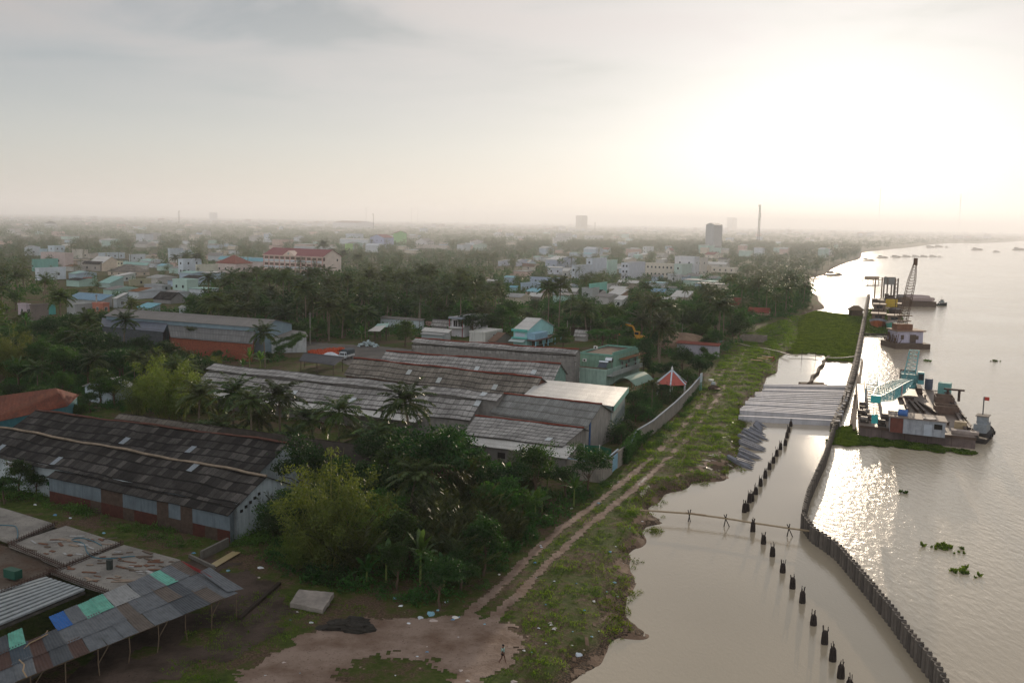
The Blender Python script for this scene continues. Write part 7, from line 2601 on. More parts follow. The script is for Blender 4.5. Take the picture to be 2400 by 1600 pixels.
tw = thing('loading_tower', 'grey conveyor loading tower on legs behind the pipe barge', 'tower', p_)
zt_ = solve(lambda t: -pj(p_+Z*t)[1],-649,3,60)
zb_ = solve(lambda t: -pj(p_+Z*t)[1],-667,3,60)
wd = 18*pj(p_)[2]/F
b = MB()
b.boxo(p_+Z*zb_,UX*wd,UY*5,(0,0,zt_ - zb_))
b.build('housing', mat('#7b7b78', .7, .2), tw)
for x in (0,wd,wd*1.35):
 for y in (0,5):
  b = MB()
  b.bar(p_+UX*x+UY*y,p_+UX*x+UY*y+Z*(zt_*.95),.6)
  b.build('leg', mat('#6b5f55', .8), tw)
b = MB()
for k in range(5):
 b.bar(p_+UX*wd+Z*(zt_*.18*(k+.5)),p_+UX*wd*1.35+Z*(zt_*.18*(k+1)),.3)
b.build('bracing', mat('#6b5f55', .8), tw)
for x, y0, y1, lb in ((2049, 651, 703, 'tall bare spud pole left of the loading tower'), (2065, 650, 700, 'thicker bare spud pole beside the loading tower')):
 p_ = at(x,y1,WL)
 h = solve(lambda t: -pj(p_+Z*t)[1],-y0,3,60)
 b = MB()
 b.tube([p_ - Z,p_+Z*h],.35,7)
 tag(b.build('spud_pole', mat('#7a6248', .8, .2), org=p_), lb, 'pole')
p0,p1 = at(1900,662,WL),at(2078,664,WL)
jt = thing('jetty', 'long low jetty on piles crossing to the loading tower', 'jetty', p0)
b = MB()
b.boxo(p0+Z*2.2,p1 - p0,UY*2.4,(0,0,.4))
b.build('deck', mat('#84725f', .8, .2), jt)
for i in range(14):
 c_ = p0.lerp(p1,(i+.5)/14)
 b = MB()
 b.bar(c_ - Z,c_+Z*2.2,.4)
 b.build('pile', mat('#6b5a4a', .9), jt)
b = MB()
b.bar(p0+Z*3.6,p1+Z*3.6,.18)
b.build('handrail', mat('#84725f', .8), jt)
b = MB()
c_ = p0.lerp(p1,.72)
b.boxo(c_+Z*2.6,UX*9,UY*3,(0,0,2.0))
b.build('shelter', mat('#8f7a64', .8, .3), jt)
Q_ = [(2034, 611, 30, '#8a7560', 'broad cargo boat close to the far wooded point'), (2013, 629, 7, '#6e5a48', 'tiny sampan alone on the bright water'), (1954, 645, 48, '#6b5844', 'houseboat moored under the trees left of the bright water'),
      (2068, 604, 26, '#8f7d6b', 'barge first from the left in the far moored row'), (2100, 603, 24, '#86766a', 'barge second from the left in the far moored row'), (2124, 602, 22, '#8f8072', 'barge third from the left in the far moored row'), (2146, 602, 20, '#85776c', 'barge fourth from the left in the far moored row'), (2165, 602, 20, '#8f8072', 'barge fifth from the left in the far moored row'), (2186, 602, 20, '#85776c', 'barge sixth from the left in the far moored row'), (2204, 603, 16, '#8a7b6e', 'last barge at the right of the far moored row'),
      (2180, 580, 22, '#a08f80', 'faint boat at the left of the farthest moored group'), (2200, 579, 22, '#9c8c7e', 'faint boat in the middle of the farthest moored group'), (2220, 580, 14, '#a08f80', 'faint boat at the right of the farthest moored group'),
      (2290, 586, 27, '#8f8276', 'cargo ship on the open river, left of three'), (2335, 591, 18, '#857a70', 'cargo ship on the open river, middle of three'), (2388, 586, 30, '#8f8276', 'low loaded barge at the right edge of the river')]
for px,yb,w,col,lb in Q_:
 p_,L = sizeof(px,yb,w)
 d = UX if px != 1954 else Vector((.95,.3,0)).normalized()
 nn = Vector((-d.y,d.x,0))
 e = thing('cargo_boat' if w > 10 else 'sampan', lb, 'boat', p_)
 b = MB()
 hullmesh(b,p_ - d*L/2,d,L,L*.24,L*.10,L*.14,WL,bow=.2)
 b.build('hull', mat(col, .8, .2), e)
 b = MB()
 b.boxo(p_ - d*L*.36 - nn*L*.08+Z*L*.08,d*L*(.28 if w > 24 else .4),nn*L*.16,(0,0,L*.13))
 b.build('cabin', mat('#8f867c', .8, .2), e)
 if w > 16:
  b = MB()
  b.boxo(p_ - d*L*.05 - nn*L*.07+Z*L*.08,d*L*.38,nn*L*.14,(0,0,L*.06))
  b.build('cargo_hatch', mat('#7d7064', .8, .3), e)
p_ = at(1772,862,WL)
d = (at(1826,845,WL) - p_)
L = d.length*1.0
d.normalize()
nn = Vector((-d.y,d.x,0))
e = thing('beached_boat', 'empty rusty red wooden boat beached beside the water plants', 'boat', p_)
LM.append(('the beached red boat', p_))
b = MB()
secs = hullmesh(b,p_+nn*1.6,d,L,4.0,1.5,1.9,WL,bow=.4,open_=True)
b.build('hull', mat('#9c4a30', .7, .3, 1), e)
for t in (.25,.5,.72):
 b = MB()
 b.bar(p_+nn*.0+d*L*t+Z*1.45,p_+nn*3.2+d*L*t+Z*1.45,.35,.12)
 b.build('thwart', mat('#a9714f', .7, .2), e)
KEEP.append((1768,1828,832,862,pj(p_)[2]))
p0,p1 = at(1895,902,WL),at(1940,838,WL)
b = MB()
n = 16
b.tube([p0.lerp(p1,i/n)+Vector((.3*math.sin(i*1.3),0,.25)) for i in range(n+1)],[.42+.12*math.sin(i*2.1) for i in range(n+1)],7)
tag(b.build('log_boom', mat('#4b3c30', .9, .3), org=p0), 'dark string of posts crossing the bright pond above the beam raft', 'log boom')
b = MB()
c_ = at(1900,902,WL)
for i in range(6):
 b.bar(c_+Vector((-2.8+q.random(),i*.5,.1)),c_+Vector((3.0+q.random(),i*.5+.3,.1)),.35)
tag(b.build('plank_float', mat('#5a4838', .9, .3), org=c_), 'small float of planks at the near end of the dark post string', 'float')
for i, (x, y, lb) in enumerate([(1879, 843, 'left thin stake standing in the bright pond'), (1911, 846, 'right thin stake standing in the bright pond')]):
 c_ = at(x,y,WL)
 b = MB()
 b.tube([c_ - Z,c_+Z*2.6],.07,5)
 tag(b.build('stake', stm, org=c_), lb, 'stake')
p0,p1 = at(2006,785,WL),at(2116,788,WL)
b = MB()
b.bar(p0+Z*.5,p1+Z*.5,.5,.4)
tag(b.build('floating_beam', stm, org=p0), 'straight dark beam closing off the plants below the wooden boats', 'beam')
p_ = at(1996,742,WL)
e = thing('river_hut', 'dark thatched floating hut at the top of the water plants', 'hut', p_)
b = MB()
b.boxo(p_,UX*4.6,UY*4,(0,0,2.6))
b.build('wall', mat('#5a4a3a', .9, .3), e)
b = MB()
b.boxo(p_ - UX*.6 - UY*.6+Z*2.6,UX*5.8,UY*5.2,(0,0,.3))
c_ = [p_+UX*u+UY*v+Z*2.9 for u,v in ((-.6,-.6),(5.2,-.6),(5.2,4.6),(-.6,4.6))]
r0,r1 = p_+UX*1.2+UY*2+Z*4.6,p_+UX*3.4+UY*2+Z*4.6
b.poly([c_[0],c_[1],r1,r0])
b.poly([c_[2],c_[3],r0,r1])
b.poly([c_[1],c_[2],r1])
b.poly([c_[3],c_[0],r0])
b.build('roof', mat('#6a5844', .9, .3), e)
SZ = 3.7
SLABM = soilmat('raw_concrete_slab', hx('#6f6a64'), hx('#8b857c'), hx('#4a4138'), sc=0.9)
SB = thing('slab_building', 'unfinished building with a littered raw concrete roof slab in several bays', 'building', at(150, 1420, 0))
def pxl(pts,z=SZ):
 return [at(x,y,z) for x,y in pts]
def slabpoly(e,name,pts,th,m):
 b = MB()
 b.poly(pts[::-1] if (pts[1] - pts[0]).cross(pts[2] - pts[1]).z < 0 else pts)
 n = len(pts)
 for i in range(n):
  p_,r_ = pts[i],pts[(i+1) % n]
  b.poly([p_ - Z*th,r_ - Z*th,r_,p_])
 b.poly([p_ - Z*th for p_ in pts])
 return b.build(name,m,e)
slabpoly(SB, 'roof_slab', pxl([(11, 1191), (129, 1227), (30, 1270), (-60, 1240), (-60, 1175)]), .3, SLABM)
slabpoly(SB, 'roof_slab', pxl([(155, 1231), (282, 1272), (146, 1326), (105, 1310), (92, 1302), (20, 1275)]), .3, SLABM)
slabpoly(SB, 'roof_slab', pxl([(291, 1276), (423, 1311), (256, 1386), (205, 1372), (118, 1337)]), .3, SLABM)
slabpoly(SB, 'roof_slab', pxl([(-60, 1262), (16, 1280), (90, 1307), (140, 1330), (60, 1372), (-60, 1420)], SZ - .5), .3, soilmat('wet_slab', hx('#4f3c2f'), hx('#5f564c'), hx('#35291f'), sc=.6))
b = MB()
o_ = [Vector((v.x,v.y,0)) for v in pxl([(-60,1172),(155,1232),(422,1312),(257,1386),(-60,1560)])]
for p_,r_ in zip(o_,o_[1:]):
 b.poly([p_,r_,r_+Z*(SZ - .5),p_+Z*(SZ - .5)])
b.build('wall', CONCD, SB)
cg = mat('#3f2a22', .9, .4, 3)
for n_,(x0,y0,x1,y1) in enumerate([(131,1229,24,1276),(286,1274,0,1392),(112,1338,256,1392),(22,1276,145,1328)]):
 p_,r_ = at(x0,y0,SZ+.02),at(x1,y1,SZ+.02)
 d = (r_ - p_)
 L = d.length
 d.normalize()
 nn = Vector((-d.y,d.x,0))
 cgo = MB()
 for s in (-.17,.17):
  for h in (.02,.22):
   cgo.bar(p_+nn*s+Z*h,r_+nn*s+Z*h,.035)
 k = int(L/.35)
 for i in range(k+1):
  c_ = p_+d*(L*i/k)
  cgo.bar(c_ - nn*.18+Z*.22,c_+nn*.18+Z*.22,.03)
  cgo.bar(c_ - nn*.17,c_ - nn*.17+Z*.4,.03)
  cgo.bar(c_+nn*.17,c_+nn*.17+Z*.4,.03)
 cgo.build('rebar_cage', cg, SB)
corn = pxl([(0,1467),(198,1384),(107,1355),(-60,1418)],SZ - .05)
for i in range(9):
 t = (i+.5)/9
 p_ = at(-60,1493,SZ).lerp(at(-60,1402,SZ),t)
 r_ = at(200,1384,SZ).lerp(at(106,1354,SZ),t)
 b = MB()
 b.bar(p_+Z*.1,r_+Z*.1,.42,.16)
 b.build('roof_rib', mat('#8f9494', .7, .3, 1.5, streak=.2), SB)
slabpoly(SB, 'roof_base', pxl([(-60, 1496), (200, 1386), (106, 1354), (-60, 1400)], SZ - .15), .2, CONCD)
FOOT.append((at(-60,1500).x,at(-60,1500).y,GA.x,GA.y,GB.x,GB.y,34,26,0))
KEEP.append((0,420,1190,1480,pj(at(256,1388,SZ))[2]))
LM.append(('the raw concrete roof slab', at(200, 1350)))
q = random.Random(21)
cl = [mat('#8b7a6a', .9, .3, 3), mat('#6b4a38', .9, .3, 3), mat('#9c9a96', .8, .3, 3), mat('#5a4c40', .9, .3, 3)]
for i in range(95):
 a_,c_ = q.random(),q.random()
 if i < 62:
  x,y = 150+250*a_,1290+75*c_
  if (x - 130)/130*50+1335 < y or y < 1275+(x - 290)*.3 or y < 1337 - (x - 118)*.35 or y > 1388 - (x - 256)*.45:
   continue
 else:
  x,y = 60+200*a_,1250+60*c_
  if y > 1326 - (x - 146)*.4 or y < 1231+(x - 155)*.33 or y < 1231+(155 - x)*.33 or y > 1275+(x - 20)*.42:
   continue
 p_ = at(x,y,SZ)
 an = q.uniform(-.9,.4)
 d = Vector((math.cos(an),math.sin(an),0))
 b = MB()
 w = q.uniform(.12,.35)
 b.boxo(p_+Z*(.02+.02*q.random()),d*q.uniform(.4,1.6),Vector((-d.y,d.x,0))*w,Z*q.uniform(.03,.08)+d*.01)
 tag(b.build('board_scrap', q.choice(cl), org=p_), 'scrap of broken board lying on the raw concrete roof slab', 'board', 'broken boards on the concrete slab')
p_ = at(257,1333,SZ)
b = MB()
b.tube([p_,p_+Z*.9,p_+Z*.92],[.29,.31,.27],12)
tag(b.build('barrel', mat('#2f3430', .7, .3), org=p_), 'upright dark barrel standing on the littered roof slab', 'barrel')
p_ = at(8,1352,SZ - .3)
b = MB()
b.boxo(p_,GA*1.6,GB*.8,(0,0,.8))
tag(b.build('crate', mat('#1f4a3c', .7, .2), org=p_), 'dark green crate on the sunken wet bay of the slab', 'crate')
def hose2(pts,r,col,lb):
 P_ = [at(x,y,SZ+.05) for x,y in pts]
 Q_ = []
 for i in range(len(P_) - 1):
  for t in range(6):
   p0,p1,p2,p3 = P_[max(i - 1,0)],P_[i],P_[i+1],P_[min(i+2,len(P_) - 1)]
   s = t/6
   Q_.append(.5*(2*p1+(p2 - p0)*s+(2*p0 - 5*p1+4*p2 - p3)*s*s+(3*p1 - p0 - 3*p2+p3)*s ** 3)+Z*.02)
 b = MB()
 b.tube(Q_,r,6)
 tag(b.build('hose', mat(col, .5, .1), org=P_[0]), lb, 'hose')
hose2([(238, 1278), (215, 1266), (185, 1260), (168, 1266), (195, 1273), (205, 1295), (222, 1306), (260, 1308), (300, 1304), (318, 1303)], .05, '#2f5f6d', 'blue hose looping across the two upper bays of the roof slab')
hose2([(0, 1230), (22, 1231), (37, 1234), (42, 1250), (40, 1262)], .05, '#2f5f6d', 'short blue hose on the leftmost bay of the roof slab')
TL_ = thing('tin_shelter', 'long open shelter of patchwork corrugated sheets on thin crooked posts', 'shelter', at(400, 1480, 0))
LM.append(('the patchwork tin shelter', at(400, 1480)))
tU0,tU1 = at(254,1388,SZ+.35),at(424,1316,SZ+.35)
upd = (tU1 - tU0).normalized()
tU0e = tU0 - upd*17.0
tU1e = at(471,1339,SZ+.15)
tL1 = at(553,1388,2.5)
tL0 = at(294,1492,2.5)
lod = (tL1 - tL0).normalized()
def sheetcol(c):
 return mat(c,.5,.35,1.6,metal=.1,streak=.25)
SC = {'g': '#5f6265', 'd': '#43474b', 'b': '#5c5148', 'l': '#8a8a88', 'r': '#4a3229', 'n': '#39444d'}
def corrsheet(p0,p1,p2,p3,col,lift):
 """corrugated sheet p0-p1 upper edge, p3-p2 lower edge; ribs run down the slope"""
 W_ = (p1 - p0).length
 n = max(6,int(W_/.125))
 n += n % 2
 b = MB()
 i0 = len(b.v)
 for j in range(5):
  t = j/4
  a_,c_ = p0.lerp(p3,t),p1.lerp(p2,t)
  sag = -.05*math.sin(t*math.pi)
  for i in range(n+1):
   s = a_.lerp(c_,i/n)
   b.v.append((s.x,s.y,s.z+lift+sag+(.035 if i % 2 else 0)))
 for j in range(4):
  for i in range(n):
   a_ = i0+j*(n+1)+i
   b.f.append((a_,a_+n+1,a_+n+2,a_+1))
   b.uv.append([(0,0)]*4)
   b.mi.append(0)
 o = b.build('roof_sheet', sheetcol(col), TL_)
 sd_ = o.modifiers.new('thickness', 'SOLIDIFY')
 sd_.thickness = .012
 return o
q = random.Random(33)
ncol = 19
for i in range(ncol):
 t0,t1 = i/ncol,(i+1)/ncol
 ua,ub = tU0e.lerp(tU1,t0),tU0e.lerp(tU1,t1)
 la_ = tL0 - lod*17.0
 la,lb_ = la_.lerp(tL1,t0),la_.lerp(tL1,t1)
 for j in range(3):
  if i < 8 and j == 0 and q.random() < .35:
   continue
  s0,s1 = j/3 - .02,(j+1)/3+.03
  a0,a1 = ua.lerp(la,max(0,s0)),ub.lerp(lb_,max(0,s0))
  b0,b1 = ua.lerp(la,s1),ub.lerp(lb_,s1)
  j_ = lambda: upd*q.uniform(-.12,.12)
  col = SC[q.choice('ddnngr' if i < 9 else 'ggggdb')]
  if j == 0 and i in (10,11):
   col = '#5fa08c'
  if j == 0 and i in (16,):
   col = '#64a592'
  if j == 0 and i in (12,13):
   col = SC['l']
  if i == 8 and j == 0:
   col = '#1f5a9c'
  if i in (5,6) and j == 0:
   col = '#5fa08c'
  corrsheet(a0+j_(),a1+upd*.08+j_(),b1+upd*.08+j_(),b0+j_(),col,.03*(i % 2)+.02*(3 - j)+q.uniform(0,.03))
corrsheet(tU1, tU1e, tU1e.lerp(tL1, .34), tU1.lerp(tL1, .34) - upd * .3, '#8f3a38', .12)
corrsheet(tU1e - upd * .1, tU1e + upd * 1.2, tL1 + lod * 1.0, tU1e.lerp(tL1, .9) - upd * .6, SC['g'], .05)
for i in range(11):
 t = i/10
 p_ = (tL0 - lod*17).lerp(tL1,t)
 b = MB()
 w1,w2 = q.uniform(-.15,.15),q.uniform(-.15,.15)
 b.tube([Vector((p_.x+w1,p_.y+w2,-.1)),Vector((p_.x - w1*.5,p_.y,1.2)),p_ - Z*.05],.05,5)
 b.build('post', mat('#6b5a48', .9, .3, 3), TL_)
 if i % 2:
  b = MB()
  b.tube([Vector((p_.x,p_.y,1.2)),p_+lod*1.1+Z*.02],.04,5)
  b.build('brace', mat('#6b5a48', .9, .3, 3), TL_)
b = MB()
b.bar(tL0 - lod*17 - Z*.06,tL1 - Z*.06,.09)
b.build('eave_pole', mat('#6b5a48', .9, .3, 3), TL_)
for x, y, x1, y1, lb in ((112, 1485, 56, 1520, 'crooked pale branch lying on the dark tin sheets'), (111, 1477, 97, 1500, 'short pale stick on the dark tin sheets'), (45, 1545, 63, 1586, 'bent pale branch near the lower left tin sheets'), (247, 1394, 322, 1410, 'reddish board across the upper tin edge')):
 p_,r_ = at(x,y,3.6),at(x1,y1,3.4)
 b = MB()
 b.tube([p_,p_.lerp(r_,.4)+Vector((.1,.1,.12)),p_.lerp(r_,.7)+Vector((-.12,0,.1)),r_],.055,6)
 tag(b.build('branch' if 'branch' in lb else 'stick' if 'stick' in lb else 'board', mat('#8f7a5f' if 'red' not in lb else '#6b4436', .8, .2), org=p_), lb, 'branch' if 'board' not in lb else 'board')
FOOT.append((at(0,1600).x - 20,55,1,0,0,1,38,42,-2))
KEEP.append((0,553,1320,1600,70))
p_ = at(722,1425,0)
b = MB()
c4 = [at(680,1412,.5),at(757,1428,.35),at(782,1388,.9),at(700,1380,1.1)]
n = 8
top = [[(c4[0].lerp(c4[1],i/n)).lerp(c4[3].lerp(c4[2],i/n),j/n)+Vector((q.uniform(-.05,.05),q.uniform(-.05,.05),q.uniform(-.03,.03))) for j in range(n+1)] for i in range(n+1)]
for i in range(n):
 for j in range(n):
  b.poly([top[i][j],top[i+1][j],top[i+1][j+1],top[i][j+1]])
for i in range(n):
 for (a_,c_) in ((top[i][0],top[i+1][0]),(top[n][i],top[n][i+1]),(top[i+1][n],top[i][n]),(top[0][i+1],top[0][i])):
  b.poly([a_ - Z*.45,c_ - Z*.45,c_,a_])
tag(b.build('concrete_slab', mat('#8a8178', .85, .4, .9), org=p_), 'broken pale concrete slab tilted on the weedy ground', 'slab')
LM.append(('the tilted concrete slab', p_))
KEEP.append((675,780,1380,1430,pj(p_)[2]))
p_ = at(820,1470,0)
b = MB()
b.lump(p_,2.3,1.3,.9,5,26,12,.5)
tag(b.build('debris_mound', mat('#34302a', .95, .5, 1.5), org=p_), 'dark mound of burnt rubbish at the edge of the dirt yard', 'mound')
for x0, y0, x1, y1, lb in ((474, 1312, 537, 1280, 'low weathered wall beside the muddy channel'), (442, 1308, 500, 1336, 'low broken kerb of blocks near the tin shelter')):
 p_,r_ = at(x0,y0,0),at(x1,y1,0)
 e = thing('low_wall', lb, 'wall', p_)
 wallseg(e, [p_, r_], -.1, 1.0 if 'channel' in lb else .45, .25, mat('#6f6a62', .9, .35, 1))
p_,r_ = at(487,1326,.1),at(545,1292,.1)
b = MB()
d = r_ - p_
b.boxo(p_,d,Vector((-d.y,d.x,0)).normalized()*-1.0,(0,0,.05))
tag(b.build('channel_water', mat('#a39068', .3, .15), org=p_), kind='structure')
p_,r_ = at(560,1450,.2),at(655,1366,.2)
b = MB()
b.bar(p_,r_,.35,.3)
tag(b.build('log', mat('#33291f', .9, .3), org=p_), 'dark log lying across the weedy ground right of the tin shelter', 'log')
p_ = at(415,1250,0)
KEEP.append((0,640,1120,1330,95))
LC = ['#d6d8da', '#c4ccd2', '#7fa9b8', '#b9a9a0', '#d9d4cc', '#5f8fae']
lits = [(730,1459,1),(985,1448,2),(1010,1440,3),(1015,1455,2),(1066,1448,2),(1062,1452,1),(958,1460,1),(1355,1522,2.2),(1408,1517,1.5),(1300,1472,1),(1298,1475,1),(1254,1319,.8),(1267,1278,.9),(1269,1282,.8),(1403,1179,1.2),(1080,1570,1),(1096,1595,1),
  (455,1297,1),(610,1330,1.6),(500,1333,1.6),(535,1337,1.2),(1204,1597,1.4),(1392,1405,.9),(1430,1293,1),(940,1420,1),(1046,1412,1),(925,1403,1.3),(1290,1460,.9),(1170,1345,.8),(130,1208,1.4),(83,1183,1),(165,1215,1),(243,1250,1.2),(1450,1130,1.2),(1340,1190,1)]
q = random.Random(77)
for i in range(34):
 lits.append((q.uniform(600,1450),q.uniform(1330,1595),q.uniform(.3,.8)))
for i in range(22):
 t = q.random()
 lits.append((1290+250*t+q.uniform(-30,60),1560 - 400*t+q.uniform(-30,30),q.uniform(.3,.8)))
for i,(x,y,s) in enumerate(lits):
 p_ = at(x,y,0)
 if shore_sd([p_.x],[p_.y])[0] < .3 or (x < 560 and y > 1380):
  continue
 b = MB()
 b.lump((0,0,.05),.2*s ** .7,.15*s ** .7,.15*s ** .7,i,7,3,.6)
 o = b.build('plastic_scrap', mat(LC[i % 6], .6, .2, 5))
 o.location = (p_.x,p_.y,gz1(p_.x,p_.y)+.03)
 tag(o, 'small crumpled scrap of plastic litter lying on the ground', 'litter', 'scraps of litter on the ground')
e = thing('rubbish_pile', 'small pile of dumped things on the grass beside the boundary wall sign', 'rubbish', at(1672, 912, 0))
p_ = at(1666,902,0)
b = MB()
b.tube([p_+Z*.9,p_+Z*1.3,p_+Z*1.32],[.45,.65,.55],10)
b.build('basin', WHITE, e)
b = MB()
b.ball(p_+Vector((.3,-1.3,.5)),.55,8,6,sq=(1,.8,1))
b.build('bag', mat('#a9b0b0', .6), e)
b = MB()
b.lump(at(1672,912,0),1.3,.9,1.1,3,12,6,.3)
b.build('heap', mat('#4a3a30', .9), e)
b = MB()
b.boxo(at(1676,916,0)+Z*.4,UX*1.3,UY*1.0,(0,0,.08))
b.build('board', mat('#7d6250', .7), e)
def skinned(name,verts,edges,radii,m,parent,sub=1):
 me = bpy.data.meshes.new('t')
 me.from_pydata([tuple(v) for v in verts],edges,[])
 ob = bpy.data.objects.new('t', me)
 C.objects.link(ob)
 md = ob.modifiers.new('s', 'SKIN')
 if not me.skin_vertices:
  bpy.context.view_layer.objects.active = ob
 sv = me.skin_vertices[0].data if me.skin_vertices else None
 if sv is None:
  me.attributes.new('tmp', 'FLOAT', 'POINT')
 sv = me.skin_vertices[0].data
 for i,r_ in enumerate(radii):
  sv[i].radius = (r_,r_) if not isinstance(r_,tuple) else r_
  sv[i].use_root = (i == 0)
 md2 = ob.modifiers.new('u', 'SUBSURF')
 md2.levels = md2.render_levels = sub
 bpy.context.view_layer.update()
 nm = bpy.data.meshes.new_from_object(ob.evaluated_get(bpy.context.evaluated_depsgraph_get()))
 bpy.data.objects.remove(ob)
 nm.materials.clear()
 nm.materials.append(m)
 nm.name = name
 nm.polygons.foreach_set('use_smooth', [True] * len(nm.polygons))
 o = bpy.data.objects.new(name,nm)
 C.objects.link(o)
 o.parent = parent
 return o
def person(label,loc,rz,shirt,shorts,step=.28,H_=1.66,long_trousers=False,group=None):
 """walking figure; local +x is forwards"""
 e = thing('person', label, 'person', loc, rz, local=True, group=group)
 s = H_/1.7
 skin = mat('#5f4032', .55, .1, 3)
 V = [(0,0,.93),(0,0,1.10),(.01,0,1.28),(.0,0,1.42),(.01,0,1.50),(.03,0,1.58),(.04,0,1.66),(.13,0,1.595),     # 0 pelvis .. 6 crown,7 nose
         (0,.17,1.39),(-.06,.23,1.13),(.02,.25,.90),                                   # 8-10 left arm
         (0,-.17,1.39),(.04,-.23,1.13),(.14,-.24,.92),                                  # 11-13 right arm
         (0,.09,.90),(step*.55,.10,.50),(step*.8,.10,.08),(step*.8+.14,.10,.035),      # 14-17 left leg
         (0,-.09,.90),(-step*.25,-.10,.50),(-step*1.1,-.10,.13),(-step*1.1+.12,-.10,.035)]
 E_ = [(0,1),(1,2),(2,3),(3,4),(4,5),(5,6),(5,7),(3,8),(8,9),(9,10),(3,11),(11,12),(12,13),(0,14),(14,15),(15,16),(16,17),(0,18),(18,19),(19,20),(20,21)]
 Rr = [(.15,.11),(.135,.095),(.15,.10),(.13,.09),.05,.088,.07,.022,.065,.045,.03,.065,.045,.03,.085,.058,.042,.035,.085,.058,.042,.035]
 for wi in (10,13):          # hands: palm and five fingers
  w = Vector(V[wi])
  sgn = 1 if wi == 10 else -1
  V.append(tuple(w+Vector((.015,0,-.07))))
  pi_ = len(V) - 1
  E_.append((wi,pi_))
  Rr.append((.032,.018))
  for k,(fx,fl) in enumerate(((-.028,.055),(-.010,.068),(.010,.072),(.028,.064))):
   V.append(tuple(w+Vector((.015+fx,0,-.105))))
   V.append(tuple(w+Vector((.02+fx,-sgn*.02,-.105 - fl))))
   E_ += [(pi_,len(V) - 2),(len(V) - 2,len(V) - 1)]
   Rr += [.0085,.007]
  V.append(tuple(w+Vector((.055,-sgn*.01,-.06))))
  V.append(tuple(w+Vector((.065,-sgn*.02,-.10))))
  E_ += [(pi_,len(V) - 2),(len(V) - 2,len(V) - 1)]
  Rr += [.010,.008]
 V = [Vector(v)*s for v in V]
 skinned('body', V, E_, Rr, skin, e)
 Vs = [Vector(v)*s for v in [(0,0,.98),(0,0,1.12),(.01,0,1.28),(0,0,1.42),(0,.17,1.39),(-.045,.215,1.20),(0,-.17,1.39),(.03,-.215,1.20)]]
 skinned('shirt', Vs, [(0, 1), (1, 2), (2, 3), (3, 4), (4, 5), (3, 6), (6, 7)], [(.175, .13), (.165, .12), (.175, .125), (.14, .10), .085, .075, .085, .075], mat(shirt, .8, .15, 4), e)
 kz = .10 if long_trousers else .56
 k = 1.0 if long_trousers else .48
 Vs = [Vector(v)*s for v in [(0,0,.97),(0,.09,.86),(step*.55*k,.10,.9 - .4*k),(0,-.09,.86),(-step*.25*k,-.10,.9 - .4*k)]]
 skinned('trousers' if long_trousers else 'shorts', Vs, [(0, 1), (1, 2), (0, 3), (3, 4)], [(.165, .125), .11, .095, .11, .095], mat(shorts, .85, .15, 4), e)
 b = MB()
 b.ball(Vector((.02,0,1.635))*s,.105*s,12,8,sq=(1.0,.86,.92))
 b.build('hair', mat('#15110f', .6, .1), e, smooth=True)
 for sy_ in (-1,1):
  b = MB()
  b.ball(Vector((.03,sy_*.088,1.585))*s,.022*s,6,5)
  b.build('ear', skin, e)
  b = MB()
  b.ball(Vector((.118,sy_*.032,1.61))*s,.012*s,6,5)
  b.build('eye', mat('#1a1412', .3), e)
 return e
p_ = at(1178,1555,0)
person('person walking across the dirt yard in a pale green shirt and black shorts', (p_.x, p_.y, gz1(p_.x, p_.y) + .05), R(-14), '#8fa9a0', '#15161a')
FOOT.append((p_.x - 2,p_.y - 2,1,0,0,1,4,4,0))
for (c_, sh_, tr_, lb) in ((balc[0], '#b07a6d', '#4d3a38', 'person in a reddish top on the balcony of the green house, nearer'), (balc[1], '#a9b6bd', '#3a2f3c', 'person in a pale shirt on the balcony of the green house, farther')):
 person(lb,(c_.x,c_.y,balz),R(120),sh_,tr_,step=.06,long_trousers=True)
q = random.Random(99)
WC = [('#c3c8cc', 'white'), ('#a9b9c6', 'pale blue'), ('#c9bda9', 'cream'), ('#b9b4ae', 'greyish'), ('#a6c0b4', 'pale mint'), ('#c6aa9c', 'pinkish')]
RC = ['#a9a7a2', '#8a5a4c', '#77736e', '#b4b8bc', '#8f8478']
def farbox(b,p_,w,d_,h,a,rk,mi=0):
 A_ = Vector((math.cos(a),math.sin(a),0))
 B_ = Vector((-A_.y,A_.x,0))
 b.boxo(p_,A_*w,B_*d_,(0,0,h),mi)
 c = .4
 o_ = p_ - A_*c - B_*c+Z*(h+.02)
 A2,B2 = A_*(w+2*c),B_*(d_+2*c)
 if rk:
  t = rk
  r0,r1 = o_+B2/2+Z*t,o_+A2+B2/2+Z*t
  b.par(o_,A2,B2/2+Z*t,mi+1)
  b.poly([o_+B2,r0,r1,o_+A2+B2],mi+1)
  b.poly([o_,r0,o_+B2],mi)
  b.poly([o_+A2,o_+A2+B2,r1],mi)
  b.par(o_,B2,A2,mi+1)
 else:
  b.boxo(o_,A2,B2,(0,0,.25),mi+1)
nh = 0
tries = 0
a_g = math.atan2(GA.y,GA.x)
FARH = []
